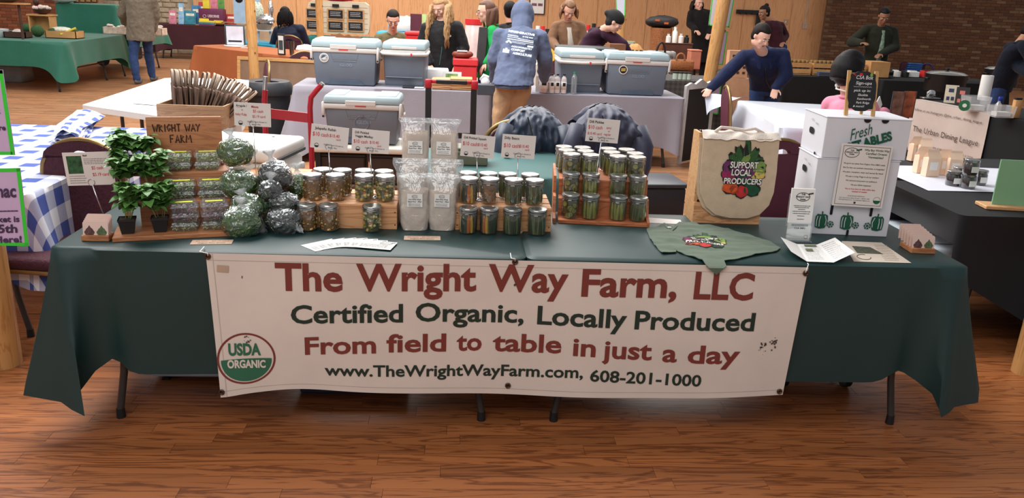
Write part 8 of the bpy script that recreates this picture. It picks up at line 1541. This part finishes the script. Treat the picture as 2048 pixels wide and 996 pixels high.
b = MB(); b.grid(24, 12, ubf); b.grid(24, 4, lambda u, v: (lambda p: V((p.x, p.y, .753)))(q0+dirr*(u*W_)+nrm*(.028-.12*v))); b.build('linen', lw_, ub, True)
b = MB(); inkb = mat('banner_brown_ink', (70, 52, 44), .8)
for s_, u, v, sz, wd in (('The Urban Dining League', .52, .60, .10, .95), ('Follow us on Instagram @the_urban_dining_league', .5, .20, .045, .98), ('bringing communities together, one meal at a time', .52, .84, .04, .9)):
    b.text(s_, q0+dirr*(u*W_)+nrm*.034+V((0, 0, .752-v*.56)), dirr, (0, 0, 1), size=sz*.85, width=wd*W_*.9, align='C', fn=lambda p: p+nrm*.010)
b.build('lettering', inkb, ub)
zt = .75
def U(px, py): c = at(px, py, zt); return c
pot = mat('black_pot', (30, 30, 32), .4, .3); potlid = mat('pot_lid', (150, 150, 146), .2, .8)
for i, (px, py, r0, h0, nm) in enumerate(((1875, 186, .24, .20, 'wide black cooking pot with a steel lid, beside the print stands'), (1990, 176, .22, .22, 'wide black cooking pot with a glass lid, before the bending person'))):
    c = at(px, py, zt); t = thing('cooking_pot', nm, 'pot', (c.x+.25, c.y+.3, zt)); MB().lathe([(r0*.95, 0), (r0, .02), (r0, h0), (r0*1.03, h0+.01)], 30).build('pot_body', pot, t, 50); l = MB().lathe([(r0*1.02, h0+.01), (r0*.8, h0+.035), (r0*.2, h0+.05), (0, h0+.05)], 30).build('lid', potlid, t, 50); MB().lathe([(.012, h0+.05), (.03, h0+.075), (.02, h0+.085), (0, h0+.087)], 14).build('lid_knob', pot, l, 50)
    for sx in (-1, 1): MB().box(sx*r0-.03, sx*r0+.03, -.05, .05, h0*.72, h0*.82, .008).build('pot_handle', pot, t, 50)
t = small('flask', 'small steel kettle lid and knob behind the leaflets', 'pot', 1932, 188, zt, [('kettle', MB().lathe([(.10, 0), (.12, .03), (.11, .10), (.04, .14), (.0, .14)], 20, (.0, .25, 0)), potlid), ('knob', MB().lathe([(.01, .14), (.025, .16), (0, .18)], 12, (0, .25, 0)), pot)])
t = small('paper_towel_roll', 'tall white roll of paper towels on the dining stall', 'roll', 1966, 200, zt, [('roll', MB().lathe([(.02, 0), (.062, 0), (.064, .02), (.064, .27), (.062, .28), (.02, .28)], 26), paper), ('core', MB().cyl((0, 0, .0), (0, 0, .283), .02), cb)])
clb = clearm('clear_bin', .12, .5, .1, .22)
small('clear_bin', 'clear plastic bin beside the paper towel roll', 'bin', 1958, 224, zt, [('bin', MB().add([(sx*.11*k, sy*.09*k+.09, z) for z, k in ((0, .85), (.15, 1)) for sx, sy in ((-1, -1), (1, -1), (1, 1), (-1, 1))], [(0, 1, 2, 3), (0, 1, 5, 4), (1, 2, 6, 5), (2, 3, 7, 6), (3, 0, 4, 7)]), clb), ('contents', MB().box(-.07, .07, .03, .14, .01, .06), paper)])
small('clear_bin', 'clear plastic bin beside the spray bottle at the picture edge', 'bin', 2010, 236, zt, [('bin', MB().add([(sx*.10*k, sy*.08*k+.08, z) for z, k in ((0, .9), (.11, 1)) for sx, sy in ((-1, -1), (1, -1), (1, 1), (-1, 1))], [(0, 1, 2, 3), (0, 1, 5, 4), (1, 2, 6, 5), (2, 3, 7, 6), (3, 0, 4, 7)]), clb), ('contents', MB().box(-.07, .07, .03, .12, .01, .05), paper)])
small('spray_bottle', 'small clear spray bottle with a blue head', 'bottle', 1993, 228, zt, [('bottle', MB().lathe([(.03, 0), (.032, .09), (.012, .12), (.012, .13)], 16), clb), ('pump', MB().box(-.012, .03, -.012, .012, .13, .17, .004), mat('pump_blue', (40, 60, 160), .4))])
for i, (px, m, nm) in enumerate(((1900, mat('leaflet_cream', (214, 200, 176), .6), 'cream leaflet with dark squares'), (1922, mat('leaflet_dark', (50, 44, 42), .6), 'dark leaflet with pink patches'))):
    t = small('leaflet_stand', nm+' standing on the dining stall', 'leaflet', px, 206+5*i, zt, [('leaflet', MB().box(-.065, .065, 0, .006, 0, .20), m), ('print_blocks', MB().box(-.03, .02, -.003, 0, .12, .16).box(-.045, -.015, -.003, 0, .03, .07).box(.0, .03, -.003, 0, .03, .07), (mat('square_blue', (50, 56, 90), .6), mat('patch_pink', (214, 120, 110), .6))[i])], rz=-.5); t.rotation_euler = (-.35, 0, -.45)
small('round_sign', 'round green disc sign with a white centre', 'sign', 1927, 222, zt, [('disc', MB().cyl((0, 0, .055), (0, .006, .055), .055, n=24), mat('disc_green', (44, 110, 70), .5)), ('centre', MB().cyl((0, -.003, .055), (0, 0, .055), .02, n=16), paper)], rz=-.5)
small('box_stand', 'pale narrow card stand at the picture edge of the dining stall', 'box', 2032, 236, zt, [('body', MB().box(-.035, .035, 0, .05, 0, .17, .004), cb), ('top', MB().box(-.03, .03, .01, .04, .17, .19), blackp)])
small('foil_tray', 'small tray of silver utensils before the black pot', 'tray', 1865, 198, zt, [('tray', MB().box(-.1, .1, 0, .1, 0, .012, .004), potlid), ('utensils', MB().ell((0, .05, .05), (.05, .03, .045), 14, 8, fn=lambda d: 1+.4*noise.noise(d*6)), foil)])
# print stands next to the person in pink
for i, (px, nm) in enumerate(((1790, 'photo print of peppers on a stand, nearer the chalkboard'), (1815, 'photo print of spices on a stand, nearer the linen banner'))):
    a = ay(px, 236, 4.6); z1 = ay(px, 183, 4.6).z; t = thing('photo_print', nm, 'picture', (a.x, 4.6+.02*i, a.z)); MB().box(-.055, .055, 0, .008, 0, z1-a.z, .002).build('panel', mat('photo_%d' % i, ((120, 84, 70), (160, 84, 54))[i], .3, var=.6, sc=14), t); MB().box(-.06, -.055, -.002, .01, 0, z1-a.z).box(.055, .06, -.002, .01, 0, z1-a.z).build('frame', greyp, t); MB().cyl((0, .02, -a.z), (0, .02, .1), .012, n=8).build('stand', blackp, t)
